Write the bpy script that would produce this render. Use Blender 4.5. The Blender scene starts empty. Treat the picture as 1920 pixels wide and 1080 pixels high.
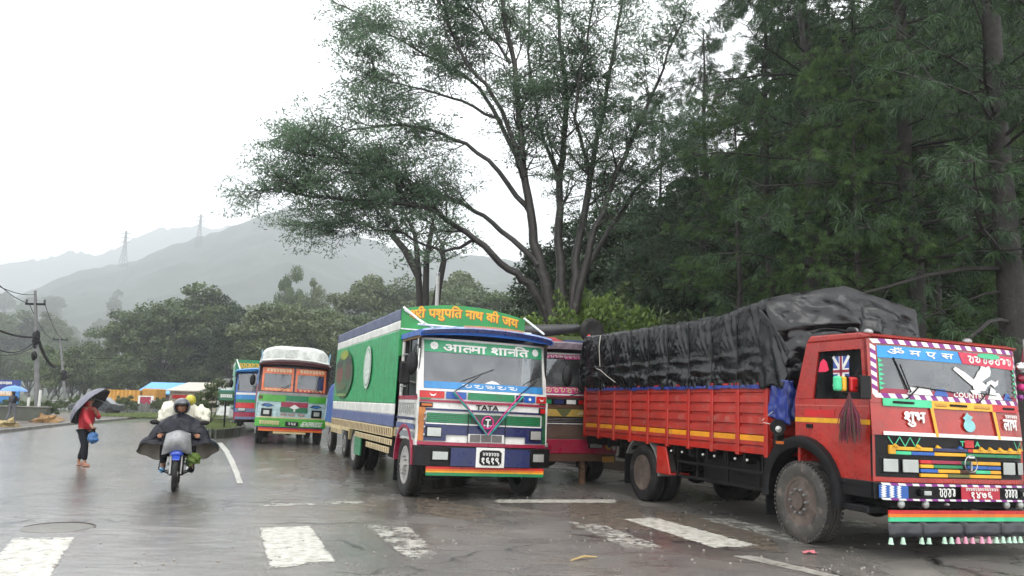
import bpy, bmesh, math, random
import numpy as np
from mathutils import Vector, Matrix, noise
R = math.radians
random.seed(7); np.random.seed(7)
S = bpy.context.scene
COL = S.collection

# ------------------------------------------------------------------ camera
F_PX, CX, CY, EYE = 1500.0, 960.0, 540.0, 1.7
cam_d = bpy.data.cameras.new('camera'); cam = bpy.data.objects.new('camera', cam_d); COL.objects.link(cam)
cam_d.sensor_width = 36; cam_d.lens = F_PX / 1920 * 36; cam_d.clip_end = 8000; cam_d.clip_start = 0.1
CAM_ROT = Matrix.Rotation(R(90 + 8.2), 3, 'X') @ Matrix.Rotation(R(1.5), 3, 'Z')
cam.matrix_world = Matrix.Translation((0, 0, EYE)) @ CAM_ROT.to_4x4()
S.camera = cam

# ------------------------------------------------------------------ light
SUN_EL, SUN_AZ = 58, 150
w = bpy.data.worlds.new("World"); S.world = w; w.use_nodes = True
nt = w.node_tree; nt.nodes.clear()
out = nt.nodes.new('ShaderNodeOutputWorld'); bg = nt.nodes.new('ShaderNodeBackground')
sky = nt.nodes.new('ShaderNodeTexSky'); sky.sky_type = 'NISHITA'; sky.sun_disc = False
sky.sun_elevation = R(SUN_EL); sky.sun_rotation = R(SUN_AZ)
tc = nt.nodes.new('ShaderNodeTexCoord'); nz = nt.nodes.new('ShaderNodeTexNoise'); nz.inputs['Scale'].default_value = 1.6
nz.inputs['Detail'].default_value = 4
cl = nt.nodes.new('ShaderNodeMix'); cl.data_type = 'RGBA'
cl.inputs['A'].default_value = (28.0, 28.4, 28.8, 1); cl.inputs['B'].default_value = (33.5, 33.7, 33.9, 1)   # the cloud layer
mx = nt.nodes.new('ShaderNodeMix'); mx.data_type = 'RGBA'; mx.inputs['Factor'].default_value = 0.96
nt.links.new(tc.outputs['Generated'], nz.inputs['Vector']); nt.links.new(nz.outputs['Fac'], cl.inputs['Factor'])
nt.links.new(sky.outputs[0], mx.inputs['A']); nt.links.new(cl.outputs['Result'], mx.inputs['B'])
nt.links.new(mx.outputs['Result'], bg.inputs['Color']); bg.inputs['Strength'].default_value = 0.1
nt.links.new(bg.outputs[0], out.inputs[0])
sun_d = bpy.data.lights.new('sun', 'SUN'); sun_d.energy = 0.9; sun_d.angle = R(25); sun_d.color = (1, .97, .93)
sun = bpy.data.objects.new('sun', sun_d); COL.objects.link(sun)
_sd = Vector((math.cos(R(SUN_EL)) * math.sin(R(SUN_AZ)), math.cos(R(SUN_EL)) * math.cos(R(SUN_AZ)), math.sin(R(SUN_EL))))
sun.rotation_euler = _sd.to_track_quat('Z', 'Y').to_euler()
S.view_settings.view_transform = 'Standard'; S.view_settings.look = 'None'
S.view_settings.exposure = 0.0; S.view_settings.gamma = 1; S.view_settings.use_curve_mapping = False
cy = S.cycles
cy.max_bounces = 7; cy.diffuse_bounces = 3; cy.glossy_bounces = 3; cy.transmission_bounces = 4
cy.transparent_max_bounces = 12; cy.volume_bounces = 2; cy.use_denoising = True
cy.sample_clamp_indirect = 6; cy.caustics_reflective = False; cy.caustics_refractive = False

# ------------------------------------------------------------------ helpers
def ray(px, py):
    return (CAM_ROT @ Vector(((px - CX), (CY - py), -F_PX))).normalized()
def at(px, py, d):                     # the point seen at a pixel, d metres ahead
    r = ray(px, py); return Vector((0, 0, EYE)) + r * (d / r.y)
def gp(px, py, z=0.0):                 # the point of the ground seen at a pixel
    r = ray(px, py); t = (z - EYE) / r.z; return Vector((0, 0, EYE)) + r * t
def lin(h):
    h = h.lstrip('#'); c = [int(h[i:i + 2], 16) / 255 for i in (0, 2, 4)]
    return tuple((x / 12.92 if x <= .04045 else ((x + .055) / 1.055) ** 2.4) for x in c)

def tag(o, label=None, cat=None, group=None, kind=None):
    if label: o['label'] = label
    if cat: o['category'] = cat
    if group: o['group'] = group
    if kind: o['kind'] = kind
    return o
def empty(name, loc=(0, 0, 0), rz=0, parent=None):
    o = bpy.data.objects.new(name, None); COL.objects.link(o); o.location = loc; o.rotation_euler = (0, 0, rz)
    o.empty_display_size = .2
    if parent: o.parent = parent
    return o
def copy_tree(o, parent=None):
    c = o.copy(); COL.objects.link(c); c.parent = parent
    for ch in list(o.children): copy_tree(ch, c)
    return c

# ------------------------------------------------------------------ materials
_M = {}
def _nodes(name):
    m = bpy.data.materials.new(name); m.use_nodes = True
    n = m.node_tree; b = n.nodes['Principled BSDF']; return m, n, b
def paint(name, col, rough=.3, metal=0, var=.25, grime=.18, spec=.5, scale=3.0, bump=0.0, bscale=40, coat=0, gcol=None):
    """wet, slightly soiled surface of one colour"""
    if name in _M: return _M[name]
    if isinstance(col, str): col = lin(col)
    m, n, b = _nodes(name); N = n.nodes; L = n.links
    tcn = N.new('ShaderNodeTexCoord')
    a = N.new('ShaderNodeTexNoise'); a.inputs['Scale'].default_value = scale; a.inputs['Detail'].default_value = 8; a.inputs['Roughness'].default_value = .65
    L.new(tcn.outputs['Object'], a.inputs['Vector'])
    r1 = N.new('ShaderNodeMapRange'); r1.inputs[1].default_value = .3; r1.inputs[2].default_value = .7
    r1.inputs[3].default_value = 1 - var; r1.inputs[4].default_value = 1 + var * .5
    L.new(a.outputs['Fac'], r1.inputs[0])
    hs = N.new('ShaderNodeHueSaturation'); hs.inputs['Color'].default_value = (*col, 1); L.new(r1.outputs[0], hs.inputs['Value'])
    g = N.new('ShaderNodeTexNoise'); g.inputs['Scale'].default_value = scale * 2.3; g.inputs['Detail'].default_value = 10; g.inputs['Roughness'].default_value = .75
    L.new(tcn.outputs['Object'], g.inputs['Vector'])
    r2 = N.new('ShaderNodeMapRange'); r2.inputs[1].default_value = .52; r2.inputs[2].default_value = .75; r2.inputs[4].default_value = grime * 2.2
    L.new(g.outputs['Fac'], r2.inputs[0])
    mixn = N.new('ShaderNodeMix'); mixn.data_type = 'RGBA'; mixn.inputs['B'].default_value = (*(gcol or (.10, .085, .065)), 1)
    L.new(r2.outputs[0], mixn.inputs['Factor']); L.new(hs.outputs[0], mixn.inputs['A']); L.new(mixn.outputs['Result'], b.inputs['Base Color'])
    r3 = N.new('ShaderNodeMapRange'); r3.inputs[1].default_value = .3; r3.inputs[2].default_value = .7
    r3.inputs[3].default_value = max(.03, rough - .1); r3.inputs[4].default_value = min(1, rough + .15)
    L.new(g.outputs['Fac'], r3.inputs[0]); L.new(r3.outputs[0], b.inputs['Roughness'])
    b.inputs['Metallic'].default_value = metal; b.inputs['Specular IOR Level'].default_value = spec
    if coat: b.inputs['Coat Weight'].default_value = coat; b.inputs['Coat Roughness'].default_value = .08
    if bump:
        bn = N.new('ShaderNodeTexNoise'); bn.inputs['Scale'].default_value = bscale; bn.inputs['Detail'].default_value = 5
        L.new(tcn.outputs['Object'], bn.inputs['Vector'])
        bp = N.new('ShaderNodeBump'); bp.inputs['Strength'].default_value = bump; bp.inputs['Distance'].default_value = .02
        L.new(bn.outputs['Fac'], bp.inputs['Height']); L.new(bp.outputs[0], b.inputs['Normal'])
    _M[name] = m; return m

def leafmat(name, c1, c2, c3=None, rough=.45, trans=.25):
    m, n, b = _nodes(name); N = n.nodes; L = n.links
    geo = N.new('ShaderNodeNewGeometry'); ramp = N.new('ShaderNodeValToRGB')
    ramp.color_ramp.elements[0].color = (*c1, 1); ramp.color_ramp.elements[1].color = (*c2, 1)
    if c3: e = ramp.color_ramp.elements.new(.93); e.color = (*c3, 1); ramp.color_ramp.elements[1].position = .85; ramp.color_ramp.elements[-1].position = 1
    tcn = N.new('ShaderNodeTexCoord'); ns = N.new('ShaderNodeTexNoise'); ns.inputs['Scale'].default_value = .9
    L.new(tcn.outputs['Object'], ns.inputs['Vector'])
    ad = N.new('ShaderNodeMath'); ad.operation = 'MULTIPLY_ADD'; ad.inputs[1].default_value = .6
    rr = N.new('ShaderNodeMapRange'); rr.inputs[1].default_value = .35; rr.inputs[2].default_value = .65; rr.inputs[3].default_value = 0; rr.inputs[4].default_value = .4
    L.new(ns.outputs['Fac'], rr.inputs[0]); L.new(geo.outputs['Random Per Island'], ad.inputs[0]); L.new(rr.outputs[0], ad.inputs[2])
    L.new(ad.outputs[0], ramp.inputs[0]); L.new(ramp.outputs[0], b.inputs['Base Color'])
    b.inputs['Roughness'].default_value = rough; b.inputs['Specular IOR Level'].default_value = .35
    tr = N.new('ShaderNodeBsdfTranslucent'); L.new(ramp.outputs[0], tr.inputs['Color'])
    ms = N.new('ShaderNodeMixShader'); ms.inputs[0].default_value = trans
    L.new(b.outputs[0], ms.inputs[1]); L.new(tr.outputs[0], ms.inputs[2]); L.new(ms.outputs[0], N['Material Output'].inputs[0])
    return m

def glassmat(name, tint, refl=.10, dirt=.06):
    m, n, b = _nodes(name); N = n.nodes; L = n.links
    t = N.new('ShaderNodeBsdfTransparent'); t.inputs[0].default_value = (*tint, 1)
    g = N.new('ShaderNodeBsdfGlossy'); g.inputs['Roughness'].default_value = .04; g.inputs[0].default_value = (.9, .95, 1, 1)
    fr = N.new('ShaderNodeFresnel'); fr.inputs[0].default_value = 1.45
    ad = N.new('ShaderNodeMath'); ad.inputs[1].default_value = refl; L.new(fr.outputs[0], ad.inputs[0])
    ge = N.new('ShaderNodeNewGeometry'); iv = N.new('ShaderNodeMath'); iv.operation = 'SUBTRACT'; iv.inputs[0].default_value = 1; L.new(ge.outputs['Backfacing'], iv.inputs[1])
    ml = N.new('ShaderNodeMath'); ml.operation = 'MULTIPLY'; L.new(ad.outputs[0], ml.inputs[0]); L.new(iv.outputs[0], ml.inputs[1]); ad = ml
    ms = N.new('ShaderNodeMixShader'); L.new(ad.outputs[0], ms.inputs[0]); L.new(t.outputs[0], ms.inputs[1]); L.new(g.outputs[0], ms.inputs[2])
    b.inputs['Base Color'].default_value = (.35, .36, .36, 1); b.inputs['Roughness'].default_value = .3
    tcn = N.new('ShaderNodeTexCoord'); ns = N.new('ShaderNodeTexNoise'); ns.inputs['Scale'].default_value = 2.5; ns.inputs['Detail'].default_value = 6
    L.new(tcn.outputs['Object'], ns.inputs['Vector'])
    mr = N.new('ShaderNodeMapRange'); mr.inputs[1].default_value = .35; mr.inputs[2].default_value = .75; mr.inputs[3].default_value = dirt * .4; mr.inputs[4].default_value = dirt * 2.5
    L.new(ns.outputs['Fac'], mr.inputs[0])
    m2 = N.new('ShaderNodeMixShader'); L.new(mr.outputs[0], m2.inputs[0]); L.new(ms.outputs[0], m2.inputs[1]); L.new(b.outputs[0], m2.inputs[2])
    L.new(m2.outputs[0], N['Material Output'].inputs[0]); return m

def asphalt():
    m, n, b = _nodes('wet_asphalt'); N = n.nodes; L = n.links
    g = N.new('ShaderNodeNewGeometry')
    def noise_(sc, det=6, rg=.6, stretch=None, dist=0):
        t = N.new('ShaderNodeTexNoise'); t.inputs['Scale'].default_value = sc; t.inputs['Detail'].default_value = det; t.inputs['Roughness'].default_value = rg
        t.inputs['Distortion'].default_value = dist
        if stretch:
            mp = N.new('ShaderNodeMapping'); mp.inputs['Scale'].default_value = stretch; L.new(g.outputs['Position'], mp.inputs['Vector']); L.new(mp.outputs[0], t.inputs['Vector'])
        else: L.new(g.outputs['Position'], t.inputs['Vector'])
        return t.outputs['Fac']
    def rng(x, a, bb, c, d):
        r = N.new('ShaderNodeMapRange'); r.inputs[1].default_value = a; r.inputs[2].default_value = bb; r.inputs[3].default_value = c; r.inputs[4].default_value = d
        L.new(x, r.inputs[0]); return r.outputs[0]
    def mix(f, A, B):
        q = N.new('ShaderNodeMix'); q.data_type = 'RGBA'; L.new(f, q.inputs['Factor'])
        for nm, v in (('A', A), ('B', B)):
            if isinstance(v, tuple): q.inputs[nm].default_value = (*v, 1)
            else: L.new(v, q.inputs[nm])
        return q.outputs['Result']
    def op(o, a_, b_):
        q = N.new('ShaderNodeMath'); q.operation = o
        for i, v in enumerate((a_, b_)):
            if isinstance(v, (int, float)): q.inputs[i].default_value = v
            else: L.new(v, q.inputs[i])
        return q.outputs[0]
    base = mix(rng(noise_(.35), .35, .65, 0, 1), (.075, .071, .067), (.175, .161, .145))
    base = mix(rng(noise_(.16, 5, .6, None, 1.0), .52, .68, 0, .75), base, (.19, .150, .110))     # mud washed over the tarmac
    sp = noise_(36, 4, .85); base = mix(rng(noise_(1.1, 7, .7), .50, .62, 0, .5), base, (.14, .13, .118)); base = mix(rng(sp, .55, .66, 0, .8), base, (.38, .36, .32))            # pale grit
    base = mix(rng(noise_(24, 3, .8), .58, .70, 0, .8), base, (.012, .012, .012))
    vo = N.new('ShaderNodeTexVoronoi'); vo.feature = 'DISTANCE_TO_EDGE'; vo.inputs['Scale'].default_value = .32
    wp = N.new('ShaderNodeTexNoise'); wp.inputs['Scale'].default_value = 1.3; wp.inputs['Detail'].default_value = 6; L.new(g.outputs['Position'], wp.inputs['Vector'])
    va = N.new('ShaderNodeVectorMath'); va.operation = 'MULTIPLY_ADD'; va.inputs[1].default_value = (1.4, 1.4, 0)
    L.new(wp.outputs['Color'], va.inputs[0]); L.new(g.outputs['Position'], va.inputs[2]); L.new(va.outputs[0], vo.inputs['Vector'])
    crack = rng(vo.outputs['Distance'], .0, .012, 1, 0); crack = op('MULTIPLY', crack, rng(noise_(.5), .46, .54, 0, 1))
    base = mix(crack, base, (.008, .008, .008))
    L.new(base, b.inputs['Base Color'])
    # water film: deeper where the ground dips
    wet = rng(noise_(.55, 6, .6, (1, .55, 1), 1.2), .42, .60, 0, 1)
    fl = rng(noise_(.8, 5, .55, (.35, 1.5, 1), .8), .40, .62, 0, 1)
    sx = N.new('ShaderNodeSeparateXYZ'); L.new(g.outputs['Position'], sx.inputs[0])
    film = op('MAXIMUM', wet, op('MULTIPLY', fl, .7)); low = rng(sx.outputs['X'], -9, 1.5, .75, 0); film = op('MINIMUM', op('ADD', film, low), 1.0)   # the road drains to the left
    L.new(rng(film, 0, 1, .45, .16), b.inputs['Roughness'])
    L.new(rng(film, 0, 1, .05, .7), b.inputs['Coat Weight']); b.inputs['Coat Roughness'].default_value = .19; b.inputs['Coat IOR'].default_value = 1.33
    b.inputs['IOR'].default_value = 1.45; L.new(rng(film, 0, 1, .5, .95), b.inputs['Specular IOR Level'])
    # grit relief fades under the film, ripples run over it
    h1 = op('MULTIPLY', noise_(26, 5, .9), rng(film, 0, 1, 1.6, .45))
    h2 = op('MULTIPLY', noise_(2.2, 5, .6, (.7, 1.8, 1), .5), 1.6)
    hh = op('ADD', op('MULTIPLY', h1, .5), h2)
    hh = op('SUBTRACT', hh, op('MULTIPLY', crack, .8))
    bp = N.new('ShaderNodeBump'); bp.inputs['Strength'].default_value = .8; bp.inputs['Distance'].default_value = .018
    L.new(hh, bp.inputs['Height']); L.new(bp.outputs[0], b.inputs['Normal'])
    bc = N.new('ShaderNodeBump'); bc.inputs['Strength'].default_value = .38; bc.inputs['Distance'].default_value = .014; L.new(hh, bc.inputs['Height']); L.new(bc.outputs[0], b.inputs['Coat Normal'])
    return m

def wornpaint(name, col, wear):
    m, n, b = _nodes(name); N = n.nodes; L = n.links
    g = N.new('ShaderNodeNewGeometry')
    mp = N.new('ShaderNodeMapping'); mp.inputs['Scale'].default_value = (1, 1.0, 1); L.new(g.outputs['Position'], mp.inputs['Vector'])
    t = N.new('ShaderNodeTexNoise'); t.inputs['Scale'].default_value = 4.2; t.inputs['Detail'].default_value = 12; t.inputs['Roughness'].default_value = .86
    L.new(mp.outputs[0], t.inputs['Vector'])
    at_ = N.new('ShaderNodeAttribute'); at_.attribute_name = 'edge'
    ad = N.new('ShaderNodeMath'); ad.operation = 'MULTIPLY_ADD'; ad.inputs[1].default_value = .28; L.new(at_.outputs['Fac'], ad.inputs[0]); L.new(t.outputs['Fac'], ad.inputs[2])
    r = N.new('ShaderNodeMapRange'); r.inputs[1].default_value = wear; r.inputs[2].default_value = wear + .035; L.new(ad.outputs[0], r.inputs[0])
    b.inputs['Roughness'].default_value = .35
    t2 = N.new('ShaderNodeTexNoise'); t2.inputs['Scale'].default_value = 9; t2.inputs['Detail'].default_value = 8; L.new(g.outputs['Position'], t2.inputs['Vector'])
    mm = N.new('ShaderNodeMix'); mm.data_type = 'RGBA'; mm.inputs['A'].default_value = (col[0] * .55, col[1] * .53, col[2] * .48, 1); mm.inputs['B'].default_value = (*col, 1)
    rr = N.new('ShaderNodeMapRange'); rr.inputs[1].default_value = .35; rr.inputs[2].default_value = .6; L.new(t2.outputs['Fac'], rr.inputs[0]); L.new(rr.outputs[0], mm.inputs['Factor'])
    L.new(mm.outputs['Result'], b.inputs['Base Color'])
    tr = N.new('ShaderNodeBsdfTransparent'); ms = N.new('ShaderNodeMixShader')
    L.new(r.outputs[0], ms.inputs[0]); L.new(tr.outputs[0], ms.inputs[1]); L.new(b.outputs[0], ms.inputs[2]); L.new(ms.outputs[0], N['Material Output'].inputs[0])
    return m

# ------------------------------------------------------------------ mesh builder
class MB:
    def __init__(s): s.v = []; s.f = []; s.mi = []; s.mats = []
    def m(s, mat):
        if mat not in s.mats: s.mats.append(mat)
        return s.mats.index(mat)
    def add(s, vs, fs, mat):
        o = len(s.v); s.v += [tuple(p) for p in vs]; k = s.m(mat)
        for f in fs: s.f.append([i + o for i in f]); s.mi.append(k)
        return s
    def box(s, x0, x1, y0, y1, z0, z1, mat, M=None):
        x0, x1 = min(x0, x1), max(x0, x1); y0, y1 = min(y0, y1), max(y0, y1); z0, z1 = min(z0, z1), max(z0, z1)
        vs = [Vector((x, y, z)) for z in (z0, z1) for y in (y0, y1) for x in (x0, x1)]
        if M: vs = [M @ v for v in vs]
        return s.add(vs, [(0, 2, 3, 1), (4, 5, 7, 6), (0, 1, 5, 4), (2, 6, 7, 3), (0, 4, 6, 2), (1, 3, 7, 5)], mat)
    def prism(s, poly, ax, a0, a1, mat):
        n = len(poly)
        def mk(p, a): return {'x': (a, p[0], p[1]), 'y': (p[0], a, p[1]), 'z': (p[0], p[1], a)}[ax]
        vs = [mk(p, a0) for p in poly] + [mk(p, a1) for p in poly]
        fs = [tuple(range(n)), tuple(range(2 * n - 1, n - 1, -1))] + [(i, i + n, (i + 1) % n + n, (i + 1) % n) for i in range(n)]
        return s.add(vs, fs, mat)
    def tube(s, pts, rad, n, mat, cap=True):
        pts = [Vector(p) for p in pts]
        if isinstance(rad, (int, float)): rad = [rad] * len(pts)
        vs = []; up = None
        for i, p in enumerate(pts):
            t = (pts[min(i + 1, len(pts) - 1)] - pts[max(i - 1, 0)])
            if t.length < 1e-9: t = Vector((0, 0, 1))
            t.normalize()
            if up is None: up = t.orthogonal().normalized()
            else:
                up = up - t * up.dot(t)
                up = up.normalized() if up.length > 1e-6 else t.orthogonal().normalized()
            bi = t.cross(up)
            for k in range(n):
                a = 2 * math.pi * k / n; vs.append(p + (up * math.cos(a) + bi * math.sin(a)) * rad[i])
        fs = []
        for i in range(len(pts) - 1):
            for k in range(n):
                a = i * n + k; b = i * n + (k + 1) % n; fs.append((a, b, b + n, a + n))
        if cap: fs.append(tuple(range(n - 1, -1, -1))); o = (len(pts) - 1) * n; fs.append(tuple(range(o, o + n)))
        return s.add(vs, fs, mat)
    def lathe(s, prof, o, ax, n, mat, ph=0):
        ax = Vector(ax).normalized(); u = ax.orthogonal().normalized(); w_ = ax.cross(u); o = Vector(o); vs = []
        for (r, h) in prof:
            for k in range(n):
                a = 2 * math.pi * k / n + ph; vs.append(o + ax * h + (u * math.cos(a) + w_ * math.sin(a)) * r)
        fs = []
        for i in range(len(prof) - 1):
            for k in range(n):
                a = i * n + k; b = i * n + (k + 1) % n; fs.append((a, b, b + n, a + n))
        closed = prof[0] == prof[-1]
        if prof[0][0] > 0 and not closed: fs.append(tuple(range(n - 1, -1, -1)))
        if prof[-1][0] > 0 and not closed: o2 = (len(prof) - 1) * n; fs.append(tuple(range(o2, o2 + n)))
        return s.add(vs, fs, mat)
    def ell(s, c, r, mat, nu=14, nv=9, wob=0, seed=0, M=None):
        vs = []
        for j in range(nv + 1):
            th = math.pi * j / nv
            for k in range(nu):
                a = 2 * math.pi * k / nu
                d = Vector((math.sin(th) * math.cos(a), math.sin(th) * math.sin(a), math.cos(th)))
                q = 1 + (wob * noise.noise(d * 2.2 + Vector((seed, 0, 0))) if wob else 0)
                p = Vector((d.x * r[0] * q, d.y * r[1] * q, d.z * r[2] * q))
                if M: p = M @ p
                vs.append(p + Vector(c))
        fs = []
        for j in range(nv):
            for k in range(nu):
                a = j * nu + k; b = j * nu + (k + 1) % nu; fs.append((a, a + nu, b + nu, b))
        return s.add(vs, fs, mat)
    def patch(s, F, c, off, th, mat, nx=8, nz=1):
        """a sheet lying on the surface y=F(x,z); c = 4 corners (x,z): bottom-left, bottom-right, top-right, top-left"""
        vs = []
        def P(u, v, o):
            a = [c[0][i] * (1 - u) + c[1][i] * u for i in (0, 1)]; b = [c[3][i] * (1 - u) + c[2][i] * u for i in (0, 1)]
            x = a[0] * (1 - v) + b[0] * v; z = a[1] * (1 - v) + b[1] * v; return (x, F(x, z) - o, z)
        W = nx + 1
        for o in (off, off - th):
            for j in range(nz + 1):
                for i in range(W): vs.append(P(i / nx, j / nz, o))
        T = W * (nz + 1); fs = []
        for j in range(nz):
            for i in range(nx):
                a = j * W + i; fs.append((a, a + 1, a + 1 + W, a + W))
        for i in range(nx): fs.append((i, i + T, i + 1 + T, i + 1)); a = nz * W + i; fs.append((a, a + 1, a + 1 + T, a + T))
        for j in range(nz): a = j * W; fs.append((a, a + W, a + W + T, a + T)); a += nx; fs.append((a, a + T, a + W + T, a + W))
        return s.add(vs, fs, mat)
    def build(s, name, parent=None, smooth=0, bevel=0, seg=1, label=None):
        me = bpy.data.meshes.new(name); me.from_pydata(s.v, [], s.f)
        for mt in s.mats: me.materials.append(mt)
        me.polygons.foreach_set('material_index', s.mi)
        if smooth: me.polygons.foreach_set('use_smooth', [True] * len(me.polygons)); me.set_sharp_from_angle(angle=R(smooth))
        me.update()
        o = bpy.data.objects.new(name, me); COL.objects.link(o)
        if parent: o.parent = parent
        if bevel:
            md = o.modifiers.new('bevel', 'BEVEL'); md.width = bevel; md.segments = seg; md.limit_method = 'ANGLE'; md.angle_limit = R(40)
        if label: o['label'] = label
        return o

def rect(x0, x1, z0, z1): return [(x0, z0), (x1, z0), (x1, z1), (x0, z1)]

# ------------------------------------------------------------------ lettering
def glyphs(sv, offset=.0, half=False, shear=0):
    c = bpy.data.curves.new('t', 'FONT'); c.body = sv; c.resolution_u = 2; c.offset = offset; c.shear = shear
    o = bpy.data.objects.new('t', c); COL.objects.link(o)
    bpy.context.view_layer.update()
    me = bpy.data.meshes.new_from_object(o); bpy.data.objects.remove(o)
    if half:
        bm = bmesh.new(); bm.from_mesh(me); xs = [v.co.x for v in bm.verts]; x1 = max(xs) - (.13 if half is True else half)
        bmesh.ops.bisect_plane(bm, geom=bm.verts[:] + bm.edges[:] + bm.faces[:], plane_co=(x1, 0, 0), plane_no=(1, 0, 0), clear_outer=True)
        bm.to_mesh(me); bm.free()
    vs = [v.co.copy() for v in me.vertices]; fs = [tuple(p.vertices) for p in me.polygons]
    bpy.data.meshes.remove(me); return vs, fs
def lettering(name, parent, sv, mat, x0, x1, z0, z1, pos, off=.004, bold=.012, th=0, shear=0, arc=None, label=None):
    """flat print: runs of text separated by '|' ; a run ending in '~' is a half consonant. pos(x,z,off) -> point"""
    V, Fc, cur = [], [], 0
    for run in sv.split('|'):
        hf = run.endswith('~'); t = run.rstrip('~')
        if t.strip() == '': cur += .3; continue
        vs, fs = glyphs(t, 0, .16 if hf else False, shear)
        a = min(v.x for v in vs); b = max(v.x for v in vs); o = len(V)
        V += [Vector((v.x - a + cur, v.y, 0)) for v in vs]; Fc += [tuple(i + o for i in f) for f in fs]
        cur += (b - a) - (.015 if any(ord(ch) > 0x900 for ch in t) else -.06)
    a = min(v.x for v in V); b = max(v.x for v in V); c_ = min(v.y for v in V); d = max(v.y for v in V)
    mb = MB(); k = (z1 - z0) / (d - c_)
    for n, (bx, bz) in enumerate(((0, 0), (1, .3), (-1, -.3), (.4, 1), (-.4, -1))):
        vs = []
        for v in V:
            u = (v.x - a) / (b - a); x = x0 + (x1 - x0) * u; z = z0 + (z1 - z0) * (v.y - c_) / (d - c_)
            if arc: z += arc(x)
            vs.append(pos(x + bx * bold * k, z + bz * bold * k, off + n * .0004))
        mb.add(vs, Fc, mat)
    return mb.build(name, parent, label=label)

def quads_object(name, P, mat, parent=None, kind=None):
    """P: (n,k,3) array of separate k-gons"""
    n, k = P.shape[:2]; me = bpy.data.meshes.new(name)
    me.vertices.add(n * k); me.vertices.foreach_set('co', P.reshape(-1).astype(np.float32))
    me.loops.add(n * k); me.loops.foreach_set('vertex_index', np.arange(n * k, dtype=np.int32))
    me.polygons.add(n); me.polygons.foreach_set('loop_start', np.arange(0, n * k, k, dtype=np.int32))
    me.update(calc_edges=True); me.materials.append(mat)
    o = bpy.data.objects.new(name, me); COL.objects.link(o)
    if parent: o.parent = parent
    if kind: o['kind'] = kind
    return o
def nrm(a): return a / np.maximum(np.linalg.norm(a, axis=-1, keepdims=True), 1e-9)
def leaves(C, L, W, rng, droop=0.25, spread=None, flat=.5):
    """one elongated leaf quad per centre"""
    n = len(C); d = rng.normal(size=(n, 3)); d[:, 2] *= flat; d[:, 2] -= droop; d = nrm(d)
    s = nrm(np.cross(d, nrm(rng.normal(size=(n, 3)) * [.6, .6, 1] + [0, 0, .6])))
    l = (L * rng.uniform(.6, 1.25, (n, 1))); w_ = (W * rng.uniform(.6, 1.25, (n, 1)))
    return np.stack([C - d * l * .5, C + s * w_ * .5, C + d * l * .5, C - s * w_ * .5], 1)
# ------------------------------------------------------------------ materials used by the setting
ASPH = asphalt()
M_dirt = paint('wet_dirt', (.075, .06, .045), .55, var=.4, grime=.3, scale=.6, bump=.8, bscale=9)
M_grassbase = paint('grass_soil', (.045, .06, .022), .7, var=.4, scale=.9, bump=.8, bscale=6)
M_conc = paint('old_concrete', (.16, .155, .14), .55, var=.35, grime=.45, scale=1.6, bump=.5, bscale=14)
M_mossw = paint('mossy_wall', (.055, .062, .045), .6, var=.4, grime=.3, scale=1.2, bump=.6, bscale=10)
M_hill = paint('wooded_hillside', (.032, .045, .032), .8, var=.5, grime=.3, scale=.02, gcol=(.09, .09, .06))
M_bark = paint('wet_bark', (.028, .024, .021), .55, var=.5, grime=.55, scale=2.2, bump=1.0, bscale=16, gcol=(.08, .078, .07))
M_pbark = paint('lichen_pine_bark', (.016, .013, .011), .75, var=.5, grime=.18, scale=3.0, bump=1.0, bscale=12, gcol=(.12, .12, .10))
L_acacia = leafmat('feathery_leaf', (.058, .112, .070), (.100, .175, .105), (.15, .22, .13), trans=.5)
L_broad = leafmat('broad_leaf', (.030, .055, .022), (.066, .105, .040), (.11, .15, .055))
L_olive = leafmat('olive_leaf', (.042, .066, .026), (.085, .115, .042), (.13, .16, .065))
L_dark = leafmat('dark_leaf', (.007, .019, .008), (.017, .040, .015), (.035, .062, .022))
L_bright = leafmat('fresh_leaf', (.045, .085, .018), (.10, .17, .035), (.18, .26, .06), trans=.35)
L_pine = leafmat('pine_needle', (.009, .030, .015), (.024, .064, .030), (.055, .105, .038), trans=.25)
L_pine2 = leafmat('fresh_pine_needle', (.022, .062, .018), (.050, .112, .032), (.10, .17, .045), trans=.35)
L_grass = leafmat('grass_blade', (.045, .080, .018), (.10, .15, .035), (.16, .2, .06), trans=.3)

# ------------------------------------------------------------------ ground, road, kerbs
g = MB(); g.box(-4300, 4300, -60, 3600, -.5, -.03, M_grassbase); tag(g.build('ground'), kind='structure')
kl = [gp(-420, 880), gp(-150, 838), gp(0, 812), gp(130, 797), gp(240, 786.5)]
road_edge = [(-14, -25), (kl[0].x, kl[0].y), (kl[1].x, kl[1].y), (kl[2].x, kl[2].y), (kl[3].x, kl[3].y), (-21, 57), (-9, 58), (2, 60), (30, 60), (42, 30), (42, -25)]
def sheet(poly, z, mat, name, kind='structure'):
    me = bpy.data.meshes.new(name); bm = bmesh.new()
    f = bm.faces.new([bm.verts.new((p[0], p[1], z)) for p in poly]); bmesh.ops.triangulate(bm, faces=[f]); bm.normal_update()
    if sum(f.normal.z for f in bm.faces) < 0: bmesh.ops.reverse_faces(bm, faces=bm.faces[:])
    bm.to_mesh(me); bm.free(); me.materials.append(mat); o = bpy.data.objects.new(name, me); COL.objects.link(o); return tag(o, kind=kind)
sheet(road_edge, 0, ASPH, 'road')
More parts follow.
